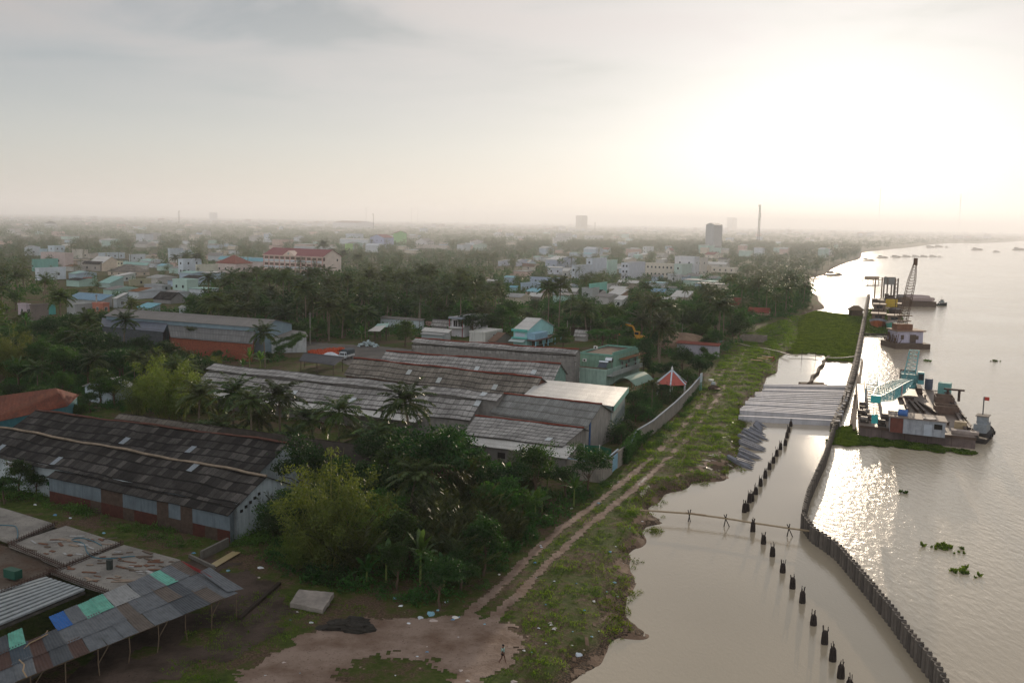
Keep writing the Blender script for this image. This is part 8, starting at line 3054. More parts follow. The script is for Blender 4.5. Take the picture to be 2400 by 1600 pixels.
while nh < 105 and tries < 6000:
 tries += 1
 x,y = q.uniform(-20,1980),516+72*q.random() ** .75
 p_ = at(x,y+x*.0195 - 12,0)
 if p_.y < 640 or p_.y > 3200 or shore_sd([p_.x],[p_.y])[0] < 20 or infoot(p_.x,p_.y,6):
  continue
 if any((p_ - o_).length < 14 for o_ in FARH):
  continue
 w,d_,h = q.uniform(6,16),q.uniform(7,20),q.choice([3.4,4,6.8,7,3.6,10])
 if hides(p_.x,p_.y,h,w,0):
  continue
 FARH.append(p_)
 ci = q.randrange(6)
 b = MB()
 farbox(b,Vector((0,0,0)),w,d_,h,a_g+q.choice([0,0,.25,-.3]),q.choice([0,1.5,2.2,0]))
 o = b.build('far_house', [mat(WC[ci][0], .8, .15, .3), mat(RC[q.randrange(5)], .7, .2, .3)])
 o.location = (p_.x,p_.y,0)
 tag(o, f'small {WC[ci][1]} house among the trees of the hazy far town', 'house', f'{WC[ci][1]} houses scattered through the far town')
 FOOT.append((p_.x - 2,p_.y - 2,1,0,0,1,w+2,d_+2,0))
 KEEP.append((pj(p_)[0] - 2,pj(p_+GA*w)[0]+2,pj(p_+Z*h)[1],pj(p_+Z*h*.4)[1],pj(p_)[2]))
 nh += 1
for (zone_, n_, wd_) in (((150, 480, 598, 715), 26, 'left cluster'), ((1150, 1700, 600, 700), 36, 'middle town'), ((0, 620, 545, 600), 8, 'left cluster'), ((1180, 1420, 690, 712), 5, 'middle town')):
 k_ = 0
 for _ in range(900):
  if k_ >= n_:
   break
  p_ = at(q.uniform(zone_[0],zone_[1]),q.uniform(zone_[2],zone_[3]),0)
  w,d_,h = q.uniform(5,11),q.uniform(7,16),q.uniform(2.9,3.8)
  if shore_sd([p_.x],[p_.y])[0] < 15 or any(infoot(*(p_+GA*a_+GB*c_).xy,-.6) for a_ in (0,w/2,w) for c_ in (0,d_/2,d_)) or hides(p_.x,p_.y,h+.5,w*.6):
   continue
  k_ += 1
  ci = q.randrange(6)
  b = MB()
  farbox(b,Vector((0,0,0)),w,d_,h,a_g,q.choice([0,.8,1.3]))
  o = b.build('low_house', [mat(WC[ci][0], .8, .15, .3), ROOFM[q.choice(['tin', 'tinw', 'tin', 'asb', 'ting', 'cyan', 'mint', 'rust', 'asbd'])]])
  o.location = (p_.x,p_.y,0)
  tag(o, f'small {WC[ci][1]} single-storey house packed among the {wd_} houses', 'house', f'small {WC[ci][1]} single-storey houses of the {wd_}')
  FOOT.append((p_.x,p_.y,GA.x,GA.y,GB.x,GB.y,w,d_,.5))
  KEEP.append((pj(p_)[0],pj(p_+GA*w)[0],pj(p_+Z*(h+.6))[1],pj(p_+Z*h*.7)[1],pj(p_)[2]))
b = MB()
for i in range(600):
 x,y = q.uniform(-40,2350),2+24*q.random() ** 1.2
 p_ = at(x,492+x*.0195+y,0)
 if p_.y < 3000 or shore_sd([p_.x],[p_.y])[0] < 30:
  continue
 farbox(b,p_,q.uniform(10,34),q.uniform(8,26),q.choice([4,7,7,10,14]),q.uniform(0,3),q.choice([0,2,3]),mi=2*q.randrange(2))
tag(b.build('far_town', [mat('#c3c3c4', .8, .1, .1), mat('#8f8c88', .8), mat('#b3aca2', .8, .1, .1), mat('#9c7468', .8)]), kind='stuff')
def PL(kind,px,py,s=1.0,k=None,**kw):
 p_ = at(px,py,0)
 return plant(kind,p_.x,p_.y,s,k=k,**kw)
PL('bamboo', 775, 1335, 1.12, 0, label='largest feathery yellow-green bamboo clump, by the white gable of the dark shed')
PL('bamboo', 870, 1330, .72, 1, label='smaller bamboo clump at the right foot of the largest bamboo')
PL('bamboo', 700, 1330, .62, 2, label='low bamboo clump at the left foot of the largest bamboo')
PL('bamboo', 395, 985, 1.12, 0, label='big bamboo clump behind the left part of the second dark shed')
PL('bamboo', 465, 970, .78, 1, label='bamboo clump touching the left end of the longest asbestos shed')
PL('bamboo', 325, 975, .82, 1, label='bamboo clump left of the big one behind the second dark shed')
PL('bamboo', 500, 880, .7, 2, label='pale bamboo clump in front of the red brick annex')
PL('broad', 1010, 1205, 1.28, 4, label='large green tree right of the largest bamboo, before the middle sheds')
PL('broad', 920, 1180, .95, 1, label='dark tree squeezed between the largest bamboo and the large green tree')
PL('broad', 1085, 1190, .8, 3, label='small tree at the right edge of the large green tree')
for i,(x,y,s,k) in enumerate([(470,1042,.95,4),(552,1052,1.0,0),(606,1048,.8,5),(655,1056,1.02,4),(725,1078,.85,2),(795,1085,.92,4),(840,1095,.75,5),(885,1112,.8,2),(948,1100,1.12,0),(520,1075,.8,5),(690,1090,.7,5),(975,1230,.8,2)]):
 PL('palm', x, y, s, k, label=f'coconut palm, {orn[i]} from the left in the row behind the low brown shed' if i < 9 else ['short coconut palm at the foot of the palm row, left part', 'short coconut palm at the foot of the palm row, middle part', 'coconut palm leaning from the large green tree beside the bamboo'][i - 9])
for x, y, s, k, lb in [(143, 800, 1.05, 3, 'tall coconut palm with wide fronds in front of the teal shack'), (208, 822, .95, 0, 'coconut palm between the big palm and the warehouse end'), (297, 825, .95, 0, 'coconut palm before the left end of the grey warehouse'), (618, 862, .95, 0, 'coconut palm standing before the gable of the grey warehouse'),
                       (412, 640, .9, 1, 'left palm of three before the tall grey-blue block'), (436, 640, 1.0, 1, 'middle palm of three before the tall grey-blue block'), (463, 642, 1.0, 1, 'right palm of three by the tall grey-blue block'),
                       (490, 712, 1.0, 1, 'round-headed palm right of the mint and blue house'), (534, 716, 1.0, 0, 'palm in front of the faded red hip roof'), (575, 722, 1.1, 1, 'thick palm at the left front of the school'), (602, 730, 1.0, 0, 'dark palm left of the school front'),
                       (665, 735, 1.15, 3, 'tallest palm standing before the school windows'), (700, 730, 1.0, 1, 'palm right of the tallest one before the school'), (635, 728, .9, 4, 'lower palm before the school left half'),
                       (757, 618, 1.25, 3, 'taller of two palms rising behind the school roof'), (778, 622, 1.0, 1, 'lower of two palms rising behind the school roof'), (806, 630, 1.05, 1, 'palm right of the two behind the school roof'), (838, 640, 1.0, 1, 'palm beside the small lime green house'),
                       (1285, 768, 1.15, 3, 'leaning palm, left of a pair above the turquoise house'), (1312, 768, 1.25, 3, 'taller right palm of the pair above the turquoise house'), (1552, 852, 1.1, 0, 'bushy palm behind the dark column tree'), (1530, 800, 1.0, 3, 'tall palm in the trees beyond the excavator')]:
 PL('palm', x, y, s, k, label=lb)
PL('cone', 820, 690, 1.0, 0, label='narrow dark conifer right of the school gable')
PL('broad', 772, 712, 1.25, 4, label='large dark round tree hiding the right foot of the school')
PL('broad', 690, 720, .9, 2, label='round tree hiding the middle ground floor of the school')
PL('umbrella', 1411, 824, .95, 0, label='wide umbrella-shaped tree between the turquoise house and the excavator')
PL('almond', 1319, 822, 1.0, 0, label='flat-tiered tree right of the turquoise gable house')
PL('almond', 1400, 795, .85, 1, label='flat-tiered tree behind the umbrella-shaped tree')
PL('almond', 950, 812, 1.1, 1, label='flat-tiered tree shading the open roadside shelter')
PL('almond', 235, 945, 1.0, 0, label='flat-tiered tree in front of the white-roofed hut')
PL('broad', 1470, 832, .85, 3, label='light green round tree right of the umbrella-shaped tree')
PL('column', 1508, 890, 1.0, 0, label='dark dense column-shaped tree behind the green balcony house')
for i,(x,y,s,k) in enumerate([(1562,900,.8,2),(1600,885,.85,4),(1640,888,.75,2),(1530,890,.7,3),(1668,862,.7,3)]):
 PL('broad', x, y, s, k, label=f'dark mango-like tree, {orn[i]} planted in the clump behind the gazebo')
for i, (x, y, kd, s, lb) in enumerate([(1490, 990, 'broad', .5, 'rounded garden tree against the boundary wall, upper one'), (1455, 1042, 'broad', .42, 'rounded garden tree against the boundary wall, lower one'), (1437, 1035, 'shrub', 1.3, 'light green shrub behind the dark green screens'), (1527, 960, 'palm', .42, 'low feathery garden palm below the gazebo'), (1500, 945, 'shrub', 1.4, 'garden shrub beside the beige metal roof corner'),
                                       (1338, 1080, 'broad', .55, 'round bushy tree growing through the end of the white lean-to'), (1550, 935, 'broad', .5, 'white-flowering tree below the gazebo'), (1590, 925, 'broad', .48, 'bushy tree right of the gazebo'), (1570, 945, 'shrub', 1.4, 'shrub under the white-flowering tree'), (1420, 1010, 'shrub', 1.2, 'shrub at the foot of the bare concrete gable'), (1468, 1020, 'shrub', 1.3, 'shrub between the two rounded garden trees'), (1520, 985, 'shrub', 1.2, 'shrub under the low feathery garden palm')]):
 PL(kd,x,y,s,i,label=lb)
for i,(x,y,s) in enumerate([(1190,1165,1.15),(1245,1150,1.0),(1282,1165,.85),(1322,1160,.95),(1215,1195,.9),(1150,1180,.9),(1345,1185,.8),(1270,1200,.8)]):
 PL('banana', x, y, s, i, label=f'banana plant, {orn[i]} placed in the patch before the grey windowed wall')
for i,(x,y,s) in enumerate([(905,1365,.9),(985,1370,1.0),(1010,1340,.95),(860,1375,.8),(1040,1385,.8)]):
 PL('banana', x, y, s, i + 1, label=f'dark banana plant, {orn[i]} placed below the nipa palms')
for i,(x,y,s) in enumerate([(585,868,1.0),(610,866,1.1),(570,872,.8)]):
 PL('banana', x, y, s, i + 2, label=['tall banana plant beside the palm at the warehouse gable', 'tallest banana plant beside the palm at the warehouse gable', 'small banana plant beside the palm at the warehouse gable'][i])
for i,(x,y,s) in enumerate([(10,1180,.55),(45,1165,.6),(85,1160,.5),(135,1165,.42)]):
 PL('broad', x, y, s, i, label=f'dark bushy tree, {orn[i]} from the left under the eave of the signboard shed')
for i,(x,y,s) in enumerate([(650,1205,.5),(672,1240,.6),(640,1260,.45),(1130,1165,.95),(1180,1215,.8),(1060,1290,.8),(960,1310,.75),(930,1385,.6),(1080,1385,.6)]):
 PL('broad', x, y, s, i, label=f'leafy tree, {orn[i]} of the dense thicket counted rightwards from the white gable')
q = random.Random(55)
npal = 0
NPZ = [tuple(at(x,y).xy) for x,y in [(950,1245),(1080,1215),(1190,1235),(1215,1280),(1170,1345),(1080,1380),(1000,1350),(950,1300)]]
pts = []
while npal < 26:
 x,y = q.uniform(-18,8),q.uniform(85,135)
 if not inpoly(np.array([x]),np.array([y]),NPZ)[0] or any(math.hypot(x - a,y - c) < 1.5 for a,c in pts):
  continue
 pts.append((x,y))
 plant('nipa', x, y, q.uniform(.8, 1.15), k=npal)
 npal += 1
def zpoly(pts):
 return [tuple(at(x,y).xy) for x,y in pts]
ZONES = [
 ('left forest', [(-80, 790), (120, 800), (260, 815), (420, 850), (490, 890), (500, 960), (400, 972), (240, 960), (170, 925), (60, 915), (-80, 915)], 4.8, [('broad', .66), ('palm', .14), ('bamboo', .03), ('banana', .05), ('shrub', .12)], (.7, 1.15)),
 ('left forest near', [(-80, 915), (170, 930), (240, 985), (140, 1000), (-80, 960)], 6, [('broad', .7), ('shrub', .3)], (.55, .8)),
 ('palm row', [(300, 1040), (500, 1040), (820, 1080), (1040, 1085), (1080, 1120), (960, 1150), (860, 1140), (560, 1100)], 4.2, [('palm', .45), ('broad', .2), ('shrub', .25), ('banana', .1)], (.45, .8)),
 ('jungle', [(690, 1190), (880, 1150), (1100, 1110), (1240, 1150), (1400, 1145), (1330, 1225), (1240, 1300), (1150, 1390), (1040, 1430), (900, 1425), (820, 1400), (660, 1365), (640, 1290)], 2.7, [('broad', .46), ('shrub', .24), ('banana', .16), ('nipa', .14)], (.6, 1.15)),
 ('garden', [(1440, 1050), (1500, 990), (1600, 915), (1640, 890), (1600, 880), (1520, 900), (1480, 960), (1430, 1010)], 4.0, [('shrub', .7), ('broad', .3)], (.38, .6)),
 ('belt near', [(480, 860), (650, 850), (720, 800), (900, 800), (1160, 790), (1330, 780), (1500, 840), (1640, 850), (1735, 800), (1760, 760), (1850, 742), (1880, 735), (1900, 690), (1880, 655), (1300, 655), (900, 680), (500, 720), (0, 760), (-80, 790), (300, 810)], 6.3, [('palm', .42), ('broad', .44), ('shrub', .08), ('banana', .06)], (.8, 1.2)),
 ('belt far', [(-80, 790), (0, 760), (500, 720), (900, 680), (1300, 655), (1880, 655), (1930, 640), (2015, 605), (2018, 588), (1700, 575), (-80, 575)], 9.5, [('palm_far', .5), ('broad_far', .5)], (.8, 1.2)),
]
COUNT = {}
grid = {}
FARPTS = []
q = random.Random(1234)
def tooclose(x,y,r_):
 gx,gy = int(x // 12),int(y // 12)
 for i in (-1,0,1):
  for j in (-1,0,1):
   for a,c in grid.get((gx+i,gy+j),()):
    if (a - x) ** 2+(c - y) ** 2 < r_*r_:
     return True
 return False
def reg(x,y):
 grid.setdefault((int(x // 12),int(y // 12)),[]).append((x,y))
for pl in PLANTS:
 reg(pl[2],pl[3])
OPENP = [YARD,SOIL,ROAD]
cands = []
for zi,(zn,zp,spc,mixk,srange) in enumerate(ZONES):
 poly = zpoly(zp)
 xs,ys = [p_[0] for p_ in poly],[p_[1] for p_ in poly]
 area = (max(xs) - min(xs))*(max(ys) - min(ys))
 n = int(area/(spc*spc)*2.2)
 n = min(n,26000)
 X = NR.uniform(min(xs),max(xs),n)
 Y_ = NR.uniform(min(ys),max(ys),n)
 ok = inpoly(X,Y_,poly)
 X,Y_ = X[ok],Y_[ok]
 ok = shore_sd(X,Y_) > (5.0 if zi != 6 else 4.0)
 X,Y_ = X[ok],Y_[ok]
 if len(X):
  ok = pldist(X,Y_,PATH) > (3.4 if zi != 4 else 3)
  X,Y_ = X[ok],Y_[ok]
 o_ = np.argsort(np.hypot(X,Y_))
 for x,y in zip(X[o_],Y_[o_]):
  cands.append((math.hypot(x,y),x,y,zi))
cands.sort()
cap = {'palm': 290, 'leafy': 290}
cnt = {'palm': sum(1 for p_ in PLANTS if p_[1] == 'coconut_palm'), 'leafy': sum(1 for p_ in PLANTS if p_[1] == 'leafy_tree')}
wall_xy = [(p_.x,p_.y) for p_ in wp]
for D,x,y,zi in cands:
 zn,zp,spc,mixk,sr = ZONES[zi]
 if tooclose(x,y,spc*q.uniform(.8,1.15)) or infoot(x,y):
  continue
 if any(inpoly(np.array([x]),np.array([y]),P_)[0] for P_ in OPENP):
  continue
 if zi in (5,) and y < 250 and x > 20 and pldist(np.array([x]),np.array([y]),wall_xy)[0] < 3:
  continue
 r_ = q.random()
 kd = mixk[-1][0]
 for k_,w_ in mixk:
  if r_ < w_:
   kd = k_
   break
  r_ -= w_
 s = q.uniform(*sr)
 hh = {'palm': 11.5, 'palm_far': 11.5, 'broad': 8.5, 'broad_far': 9, 'bamboo': 12, 'nipa': 6, 'banana': 4.3, 'shrub': 2.4}[kd] * s
 rr = {'palm': 3.2, 'palm_far': 3.2, 'broad': 4, 'broad_far': 4.4, 'bamboo': 4, 'nipa': 2, 'banana': 1.8, 'shrub': 1.9}[kd] * s
 if hides(x,y,hh,rr):
  if kd in ('palm', 'broad', 'palm_far', 'broad_far') and not hides(x, y, hh * .5, rr * .55):
   s *= .5
   if zi >= 5 and q.random() < .4:
    continue
  elif kd != 'shrub' and not hides(x, y, 1.4, 1.2) and D < 420:
   kd, s = 'shrub', .6
  else:
   continue
 base = 'palm' if kd.startswith('palm') else 'leafy' if kd.startswith('broad') else None
 reg(x,y)
 if base and cnt[base] >= cap[base]:
  FARPTS.append((x,y,s,base))
  continue
 if base:
  cnt[base] += 1
  if D > 330 and not kd.endswith('_far'):
   kd += '_far'
 elif D > 420:
  FARPTS.append((x, y, s * .6, 'leafy'))
  continue
 plant(kd,x,y,s)
def lod_broad(seed,n=70,leaf=1.5):
 (V,Q),L = broad_crown(seed,4.4,6.0,n,leaf,1.2,lobes=5)
 return V,Q
def lod_palm(seed):
 return palm_crown(seed,13,4.6,6,8.5,lw=.5)
nt_ = len(FARPTS)
for kind_, temps in (('leafy', [lod_broad(s, 150, 1.15) for s in (1, 2, 3, 4)]), ('palm', [cat([lod_palm(s), tubeq([[0, 0, 0], [0, 0, 8.5]], [.25, .2], 4)]) for s in (1, 2, 3)])):
 pp_ = [(x,y,s) for x,y,s,b_ in FARPTS if b_ == kind_]
 if pp_:
  A_ = np.array(pp_)
  scatter('distant_woodland' if kind_ == 'leafy' else 'distant_palm_grove', temps, np.column_stack([A_[:, 0], A_[:, 1], np.zeros(len(A_))]), A_[:, 2], L_BROAD if kind_ == 'leafy' else L_PALM)
n = 11000
x_ = NR.uniform(-60,2460,n)
yy = 6+62*NR.rand(n) ** 1.5
P_ = [at(a,492+a*.0195+c,0) for a,c in zip(x_,yy)]
XY = np.array([(p_.x,p_.y) for p_ in P_])
D_ = np.hypot(XY[:,0],XY[:,1])
ok = (D_ > 1150) & (D_ < 9000) & (shore_sd(XY[:,0],XY[:,1]) > 14) & (fnoise(XY[:,0],XY[:,1],340,8) > -.55)
XY,D_ = XY[ok],D_[ok]
ok = np.array([not infoot(a,c,2) and not hides(a,c,7,5) for a,c in XY])
XY,D_ = XY[ok],D_[ok]
scatter('horizon_woodland', [lod_broad(s, 42, 2.2) for s in (11, 12, 13)], np.column_stack([XY, np.zeros(len(XY))]), np.clip(.7 + D_ / 4200, .7, 1.9) * NR.uniform(.7, 1.3, len(XY)), L_BROAD, zsc=NR.uniform(.75, 1.35, len(XY)))
def fill(polys,n,minsd=1.0,avoid_path=2.2,feet=True,box=(-110,70,60,330)):
 X,Y_ = NR.uniform(box[0],box[1],n),NR.uniform(box[2],box[3],n)
 k = np.zeros(n,bool)
 for P_ in polys:
  k |= inpoly(X,Y_,P_)
 X,Y_ = X[k],Y_[k]
 k = (shore_sd(X,Y_) > minsd) & (pldist(X,Y_,PATH) > avoid_path) & ~yard(X,Y_)
 X,Y_ = X[k],Y_[k]
 if feet:
  k = np.array([not infoot(a,c,-.9) for a,c in zip(X,Y_)],bool) if len(X) else np.zeros(0,bool)
  X,Y_ = X[k],Y_[k]
 return X,Y_
BT = [bush(s,1.2,1.0,150,.26) for s in (1,2,3,4)]
X,Y_ = fill([zpoly(ZONES[i][1]) for i in (0,1,2,3,4)],30000,1.5,3.2)
k = NR.rand(len(X)) < .50
X,Y_ = X[k],Y_[k]
scatter('undergrowth', BT, np.column_stack([X, Y_, gz(X, Y_)]), NR.uniform(.5, 1.5, len(X)), L_BUSH)
X,Y_ = fill([zpoly(ZONES[5][1])],24000,4,4,box=(-220,160,195,620))
k = NR.rand(len(X)) < .42
X,Y_ = X[k],Y_[k]
scatter('undergrowth', [bush(s, 1.9, 1.6, 60, .6) for s in (5, 6, 7)], np.column_stack([X, Y_, np.zeros(len(X))]), NR.uniform(.6, 1.5, len(X)), L_BUSH)
LOT = zpoly([(-80,1150),(60,1120),(110,1125),(500,1225),(660,1190),(700,1330),(600,1310),(500,1280),(420,1290),(300,1250),(150,1205),(10,1165),(-80,1160)])
LOT2 = zpoly([(480,1420),(640,1380),(860,1420),(860,1450),(700,1480),(560,1560),(480,1640),(330,1640),(400,1540)])
X,Y_ = fill([LOT],60000,1,3,feet=False)
k = np.array([not any(inpoly(np.array([a]),np.array([c]),zpoly([(474,1320),(560,1275),(560,1300),(500,1340)]))) for a,c in zip(X,Y_)])
X,Y_ = X[k],Y_[k]
k = ~np.array([infoot(a,c,-1.4) for a,c in zip(X,Y_)])
X,Y_ = X[k],Y_[k]
s = np.clip(.62+.55*fnoise(X,Y_,9,91),.22,1.5)
scatter('weeds', [bush(s_, .9, .85, 80, .22) for s_ in (8, 9, 10)], np.column_stack([X, Y_, gz(X, Y_)]), s * NR.uniform(.6, 1.3, len(X)), leafmat('weed_leaf', hx('#25401a'), hx('#4f742c'), .35))
BANK = zpoly([(1150,1460),(1240,1330),(1400,1150),(1480,1085),(1500,1050),(1590,975),(1650,905),(1700,830),(1735,790),(1850,742),(1920,725),(1830,840),(1795,905),(1740,1000),(1740,1090),(1550,1180),(1500,1300),(1480,1400),(1440,1500),(1330,1640),(1080,1640),(1210,1530)])
X,Y_ = fill([BANK,LOT2],260000,.6,0,feet=False,box=(-60,130,55,460))
g_ = fnoise(X,Y_,6,95)+.6*fnoise(X,Y_,2.2,96)
d_ = pldist(X,Y_,PATH)
bare = (np.abs(d_ - 1.25) < .75) & ((Y_ < 150) | (NR.rand(len(X)) < .5))
mudz = inpoly(X,Y_,BEACH) & (g_ < .25)
k = (g_ > -.55) & ~bare & ~mudz & ((Y_ < 200) | (NR.rand(len(X)) < .5))
X,Y_,g_ = X[k],Y_[k],g_[k]
far_s = np.clip(np.hypot(X,Y_)/110,1,3.0)
scatter('grass', [tuft(s_, 12, .32, .22) for s_ in (1, 2, 3)], np.column_stack([X, Y_, gz(X, Y_) - .03]), far_s * NR.uniform(.5, 1.25, len(X)) * np.clip(.8 + .3 * g_, .5, 1.4), L_GRASS, zsc=NR.uniform(.5, 1.3, len(X)) * np.clip(.7 + .4 * g_, .35, 1.5) * np.sqrt(far_s))
EDGE = zpoly([(1080,1420),(1200,1290),(1330,1180),(1420,1130),(1470,1105),(1480,1120),(1380,1190),(1260,1300),(1160,1400),(1110,1440)])
WALLW_ = zpoly([(1470,1090),(1500,1045),(1590,970),(1650,905),(1662,912),(1600,990),(1530,1060),(1490,1100)])
X,Y_ = fill([EDGE,WALLW_],26000,1,2.4,feet=False)
k = NR.rand(len(X)) < .9
X,Y_ = X[k],Y_[k]
k = (fnoise(X,Y_,5,97) > -.5)
X,Y_ = X[k],Y_[k]
scatter('leafy_weeds', [bush(s_, .7, .55, 110, .17) for s_ in (14, 15, 16)], np.column_stack([X, Y_, gz(X, Y_)]), NR.uniform(.4, 1.3, len(X)), L_BUSH)
sd_pts = []
for (x0,y0),(x1,y1) in zip(SHORE[2:40],SHORE[3:41]):
 L = math.hypot(x1 - x0,y1 - y0)
 for i in range(int(L*3.0)):
  t = rnd.random()
  if y0 > 200:
   continue
  sd_pts.append((x0+(x1 - x0)*t+rnd.gauss(0,.8) - .5,y0+(y1 - y0)*t+rnd.gauss(0,.8)))
A_ = np.array(sd_pts)
k = fnoise(A_[:,0],A_[:,1],7,98) > -.1
A_ = A_[k]
scatter('shore_weeds', [bush(s_, .5, .42, 60, .17) for s_ in (17, 18, 19)], np.column_stack([A_, np.maximum(gz(A_[:, 0], A_[:, 1]), WL)]), NR.uniform(.4, 1.3, len(A_)), L_HYA)
V_ = []
for p_,r_,n_,zt in ((at(1458,1088),at(1492,1042),900,2.7),(at(1492,1042),at(1520,1020),120,1.2),(at(1600,955),at(1641,907),120,1.0)):
 for i in range(n_):
  t = rnd.random()
  c_ = p_.lerp(r_,t)
  V_.append((c_.x+rnd.uniform(-.2,.5),c_.y+rnd.uniform(-.5,.2),rnd.uniform(0,zt) - .2))
A_ = np.array(V_)
scatter('wall_creeper', [bush(s_, .45, .4, 26, .22) for s_ in (20, 21)], A_, NR.uniform(.5, 1.2, len(A_)), L_BUSH)
V_ = []
for (x0,y0,x1,y1) in ((708,782,640,806),(716,786,655,818),(700,792,680,812),(737,763,700,790)):
 p_,r_ = at(x0,y0,5.0),at(x1,y1,3.2)
 for i in range(160):
  c_ = p_.lerp(r_,rnd.random())
  V_.append((c_.x+rnd.gauss(0,.25),c_.y - .3+rnd.gauss(0,.2),c_.z+rnd.gauss(0,.25)))
A_ = np.array(V_)
scatter('annex_creeper', [bush(s_, .5, .4, 26, .24) for s_ in (22, 23)], A_, NR.uniform(.5, 1.2, len(A_)), L_BUSH)
def rosette(seed):
 rs = np.random.RandomState(seed)
 n = 9
 a = rs.uniform(0,6.28,n)
 T = unit(np.column_stack([np.cos(a),np.sin(a),rs.uniform(.4,2.2,n)]))
 return leafquads(T*.16,T,.32*rs.uniform(.7,1.3,n),.2,rs)
def mat_of_plants(name,pts,n,cell,smin,smax):
 poly = [tuple(at(x,y,WL).xy) for x,y in pts]
 pa = np.array(poly)
 box = (pa[:,0].min() - 1,pa[:,0].max()+1,pa[:,1].min() - 1,pa[:,1].max()+1)
 xs = np.arange(box[0],box[1],cell)
 ys = np.arange(box[2],box[3],cell)
 X,Y_ = np.meshgrid(xs,ys)
 k = inpoly(X+.5*fnoise(X,Y_,3,5),Y_+.7*fnoise(X,Y_,4,6),poly)
 Zz = WL+.12+.08*NR.rand(*X.shape)
 V = np.column_stack([X.ravel(),Y_.ravel(),Zz.ravel()])
 i = np.arange(X.size).reshape(X.shape)
 qk = k[:-1,:-1] & k[1:,1:] & k[:-1,1:] & k[1:,:-1]
 Q = np.column_stack([i[:-1,:-1][qk],i[:-1,1:][qk],i[1:,1:][qk],i[1:,:-1][qk]])
 px_,py_ = NR.uniform(box[0],box[1],n),NR.uniform(box[2],box[3],n)
 kk = inpoly(px_+.7*fnoise(px_,py_,3,5),py_+.9*fnoise(px_,py_,4,6),poly)
 px_,py_ = px_[kk],py_[kk]
 o = scatter('tmp', [rosette(1), rosette(2), rosette(3)], np.column_stack([px_, py_, np.full(len(px_), WL + .05)]), NR.uniform(smin, smax, len(px_)), L_HYA)
 me = o.data
 V2 = np.empty(len(me.vertices)*3,np.float32)
 me.vertices.foreach_get('co', V2)
 Q2 = np.empty(len(me.loops),np.int32)
 me.loops.foreach_get('vertex_index', Q2)
 bpy.data.objects.remove(o)
 Vf,Qf = cat([(V,Q),(V2.reshape(-1,3),Q2.reshape(-1,4))])
 return tag(npobj(name, Vf, Qf, L_HYA), kind='stuff')
mat_of_plants('water_hyacinth_mat', [(2005, 849), (1941, 846), (1937, 832), (1900, 828), (1862, 832), (1850, 826), (1866, 800), (1872, 780), (1870, 755), (1880, 740), (1911, 729), (1990, 739), (2024, 737), (2030, 745), (2026, 753), (2019, 792), (2012, 830)], 60000, .9, .8, 2.0)
mat_of_plants('water_hyacinth_mat', [(2022, 787), (2030, 747), (2036, 725), (2110, 728), (2120, 760), (2116, 785)], 14000, .9, .8, 2.0)
mat_of_plants('water_hyacinth_mat', [(1952, 1012), (1975, 1000), (2008, 1002), (2014, 1024), (2140, 1038), (2290, 1060), (2284, 1068), (2140, 1054), (2060, 1046), (2000, 1046), (1942, 1043)], 16000, .4, .6, 1.3)
for x, y, n_, sp_, lb in ((2218, 1285, 26, .9, 'floating tuft of water hyacinth on the open river, upper of two'), (2256, 1340, 20, .9, 'floating tuft of water hyacinth on the open river, lower of two'), (2335, 846, 12, .9, 'tiny dark drifting plant tuft right of the crane barge boats'), (2175, 846, 8, .7, 'tiny drifting plant tuft beside the raised crane gantry'), (2265, 1505 - 460, 6, .4, 'drifting leaf clump below the barge corner'), (2120, 1155, 5, .3, 'small drifting scrap of plant on the river')):
 c_ = at(x,y,WL)
 rs = np.random.RandomState(int(x))
 pos = np.column_stack([c_.x+rs.normal(0,sp_,n_),c_.y+rs.normal(0,sp_*.8,n_),np.full(n_,WL)])
 pos[0] = (c_.x,c_.y,WL)
 o = scatter('water_hyacinth', [rosette(4), rosette(5)], pos, rs.uniform(.9, 2.0, n_), L_HYA)
 del o['kind']
 tag(o, lb, 'water plant')
KW = {'coconut_palm': 'coconut palm', 'leafy_tree': 'leafy tree', 'banana_plant': 'banana plant', 'nipa_palm': 'nipa palm', 'bamboo_clump': 'bamboo clump', 'shrub': 'green shrub',
      'tiered_tree': 'flat-tiered tree', 'umbrella_tree': 'umbrella tree', 'column_tree': 'column tree', 'conifer': 'conifer'}
GRP = {'coconut_palm': 'coconut palms standing through the town and groves', 'leafy_tree': 'leafy trees between the houses and sheds', 'banana_plant': 'banana plants in the thickets', 'nipa_palm': 'nipa palms in the jungle patch', 'shrub': 'shrubs of the thickets', 'bamboo_clump': 'feathery bamboo clumps'}
ORD = ['nearest', 'second nearest', 'third nearest', 'fourth nearest', 'fifth nearest', 'sixth nearest', 'seventh nearest', 'eighth nearest']
seen_ = {}
lms = []
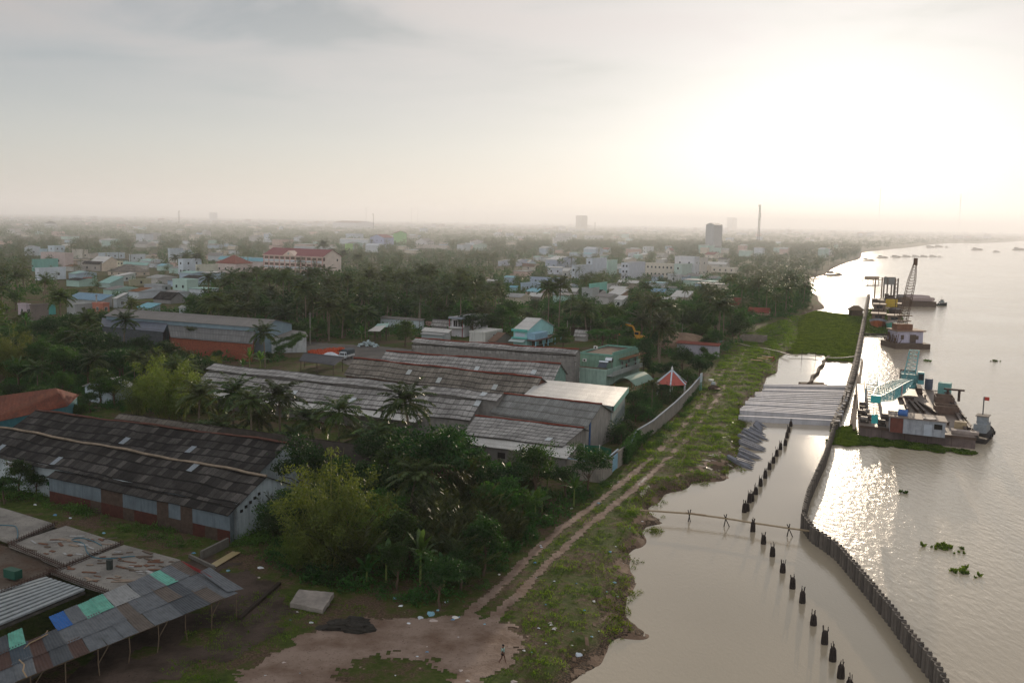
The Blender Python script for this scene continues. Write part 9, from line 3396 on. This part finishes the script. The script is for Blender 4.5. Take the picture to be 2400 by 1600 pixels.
for ph,w in LM:
 if ph in seen_:
  continue
 seen_[ph] = 1
 a_ = pj(Vector((w[0],w[1],0)))
 lms.append((ph,Vector((w[0],w[1],0)),a_[0],a_[2]))
pool = {}
for i,(e,nm,x,y,lb) in enumerate(PLANTS):
 e['category'] = CATS[nm]
 if nm in GRP:
  e['group'] = GRP[nm]
 if lb:
  e['label'] = lb
  continue
 px,_,D = pj((x,y,0))
 ds = sorted(((Vector((x,y,0)) - w).length,j) for j,(ph,w,_,_) in enumerate(lms))[:4]
 for d_,j in ds[:1]:
  ph,w,lx,lD = lms[j]
  dx = (px - lx)*D/F
  dy = D - lD
  dr = ('right of' if dx > 0 else 'left of') if abs(dx) > abs(dy) * .6 else ('behind' if dy > 0 else 'in front of')
  pool.setdefault((nm,j,dr),[]).append((d_,i))
for (nm,j,dr),L_ in pool.items():
 L_.sort()
 for r_,(d_,i) in enumerate(L_):
  e = PLANTS[i][0]
  kw = KW[nm]
  if r_ < len(ORD):
   e['label'] = f'{kw}, {ORD[r_]} {"on the " + dr.split()[0] + " of" if "of" in dr and "front" not in dr else dr} {lms[j][0]}'
  else:
   e['label'] = f'far {kw} {"to the " + dr.split()[0] + " of" if "of" in dr and "front" not in dr else dr} {lms[j][0]}'
   e['group'] = f'farther {kw}s massed {dr} {lms[j][0]}'
print('PLANTS', len(PLANTS), cnt, 'far', nt_, 'horizon', len(XY))
def air(name,x0,x1,y0,y1,z0,z1,dens,g):
 b = MB()
 b.box(x0,x1,y0,y1,z0,z1)
 hm, nt, out = newmat(name + '_air')
 pv = nd(nt, 'ShaderNodeVolumePrincipled')
 pv.inputs['Color'].default_value = (0.94, 0.955, 1.0, 1)
 pv.inputs['Density'].default_value = dens
 pv.inputs['Anisotropy'].default_value = g
 nt.links.new(pv.outputs[0], out.inputs['Volume'])
 tag(b.build(name, hm), kind='stuff')
air('haze', -9000, 9000, -300, 9200, WL - 2.9, 135, 0.00007, 0.30)
air('morning_mist', -8800, 8800, 470, 9100, WL - 2.6, 90, 0.00028, 0.30)
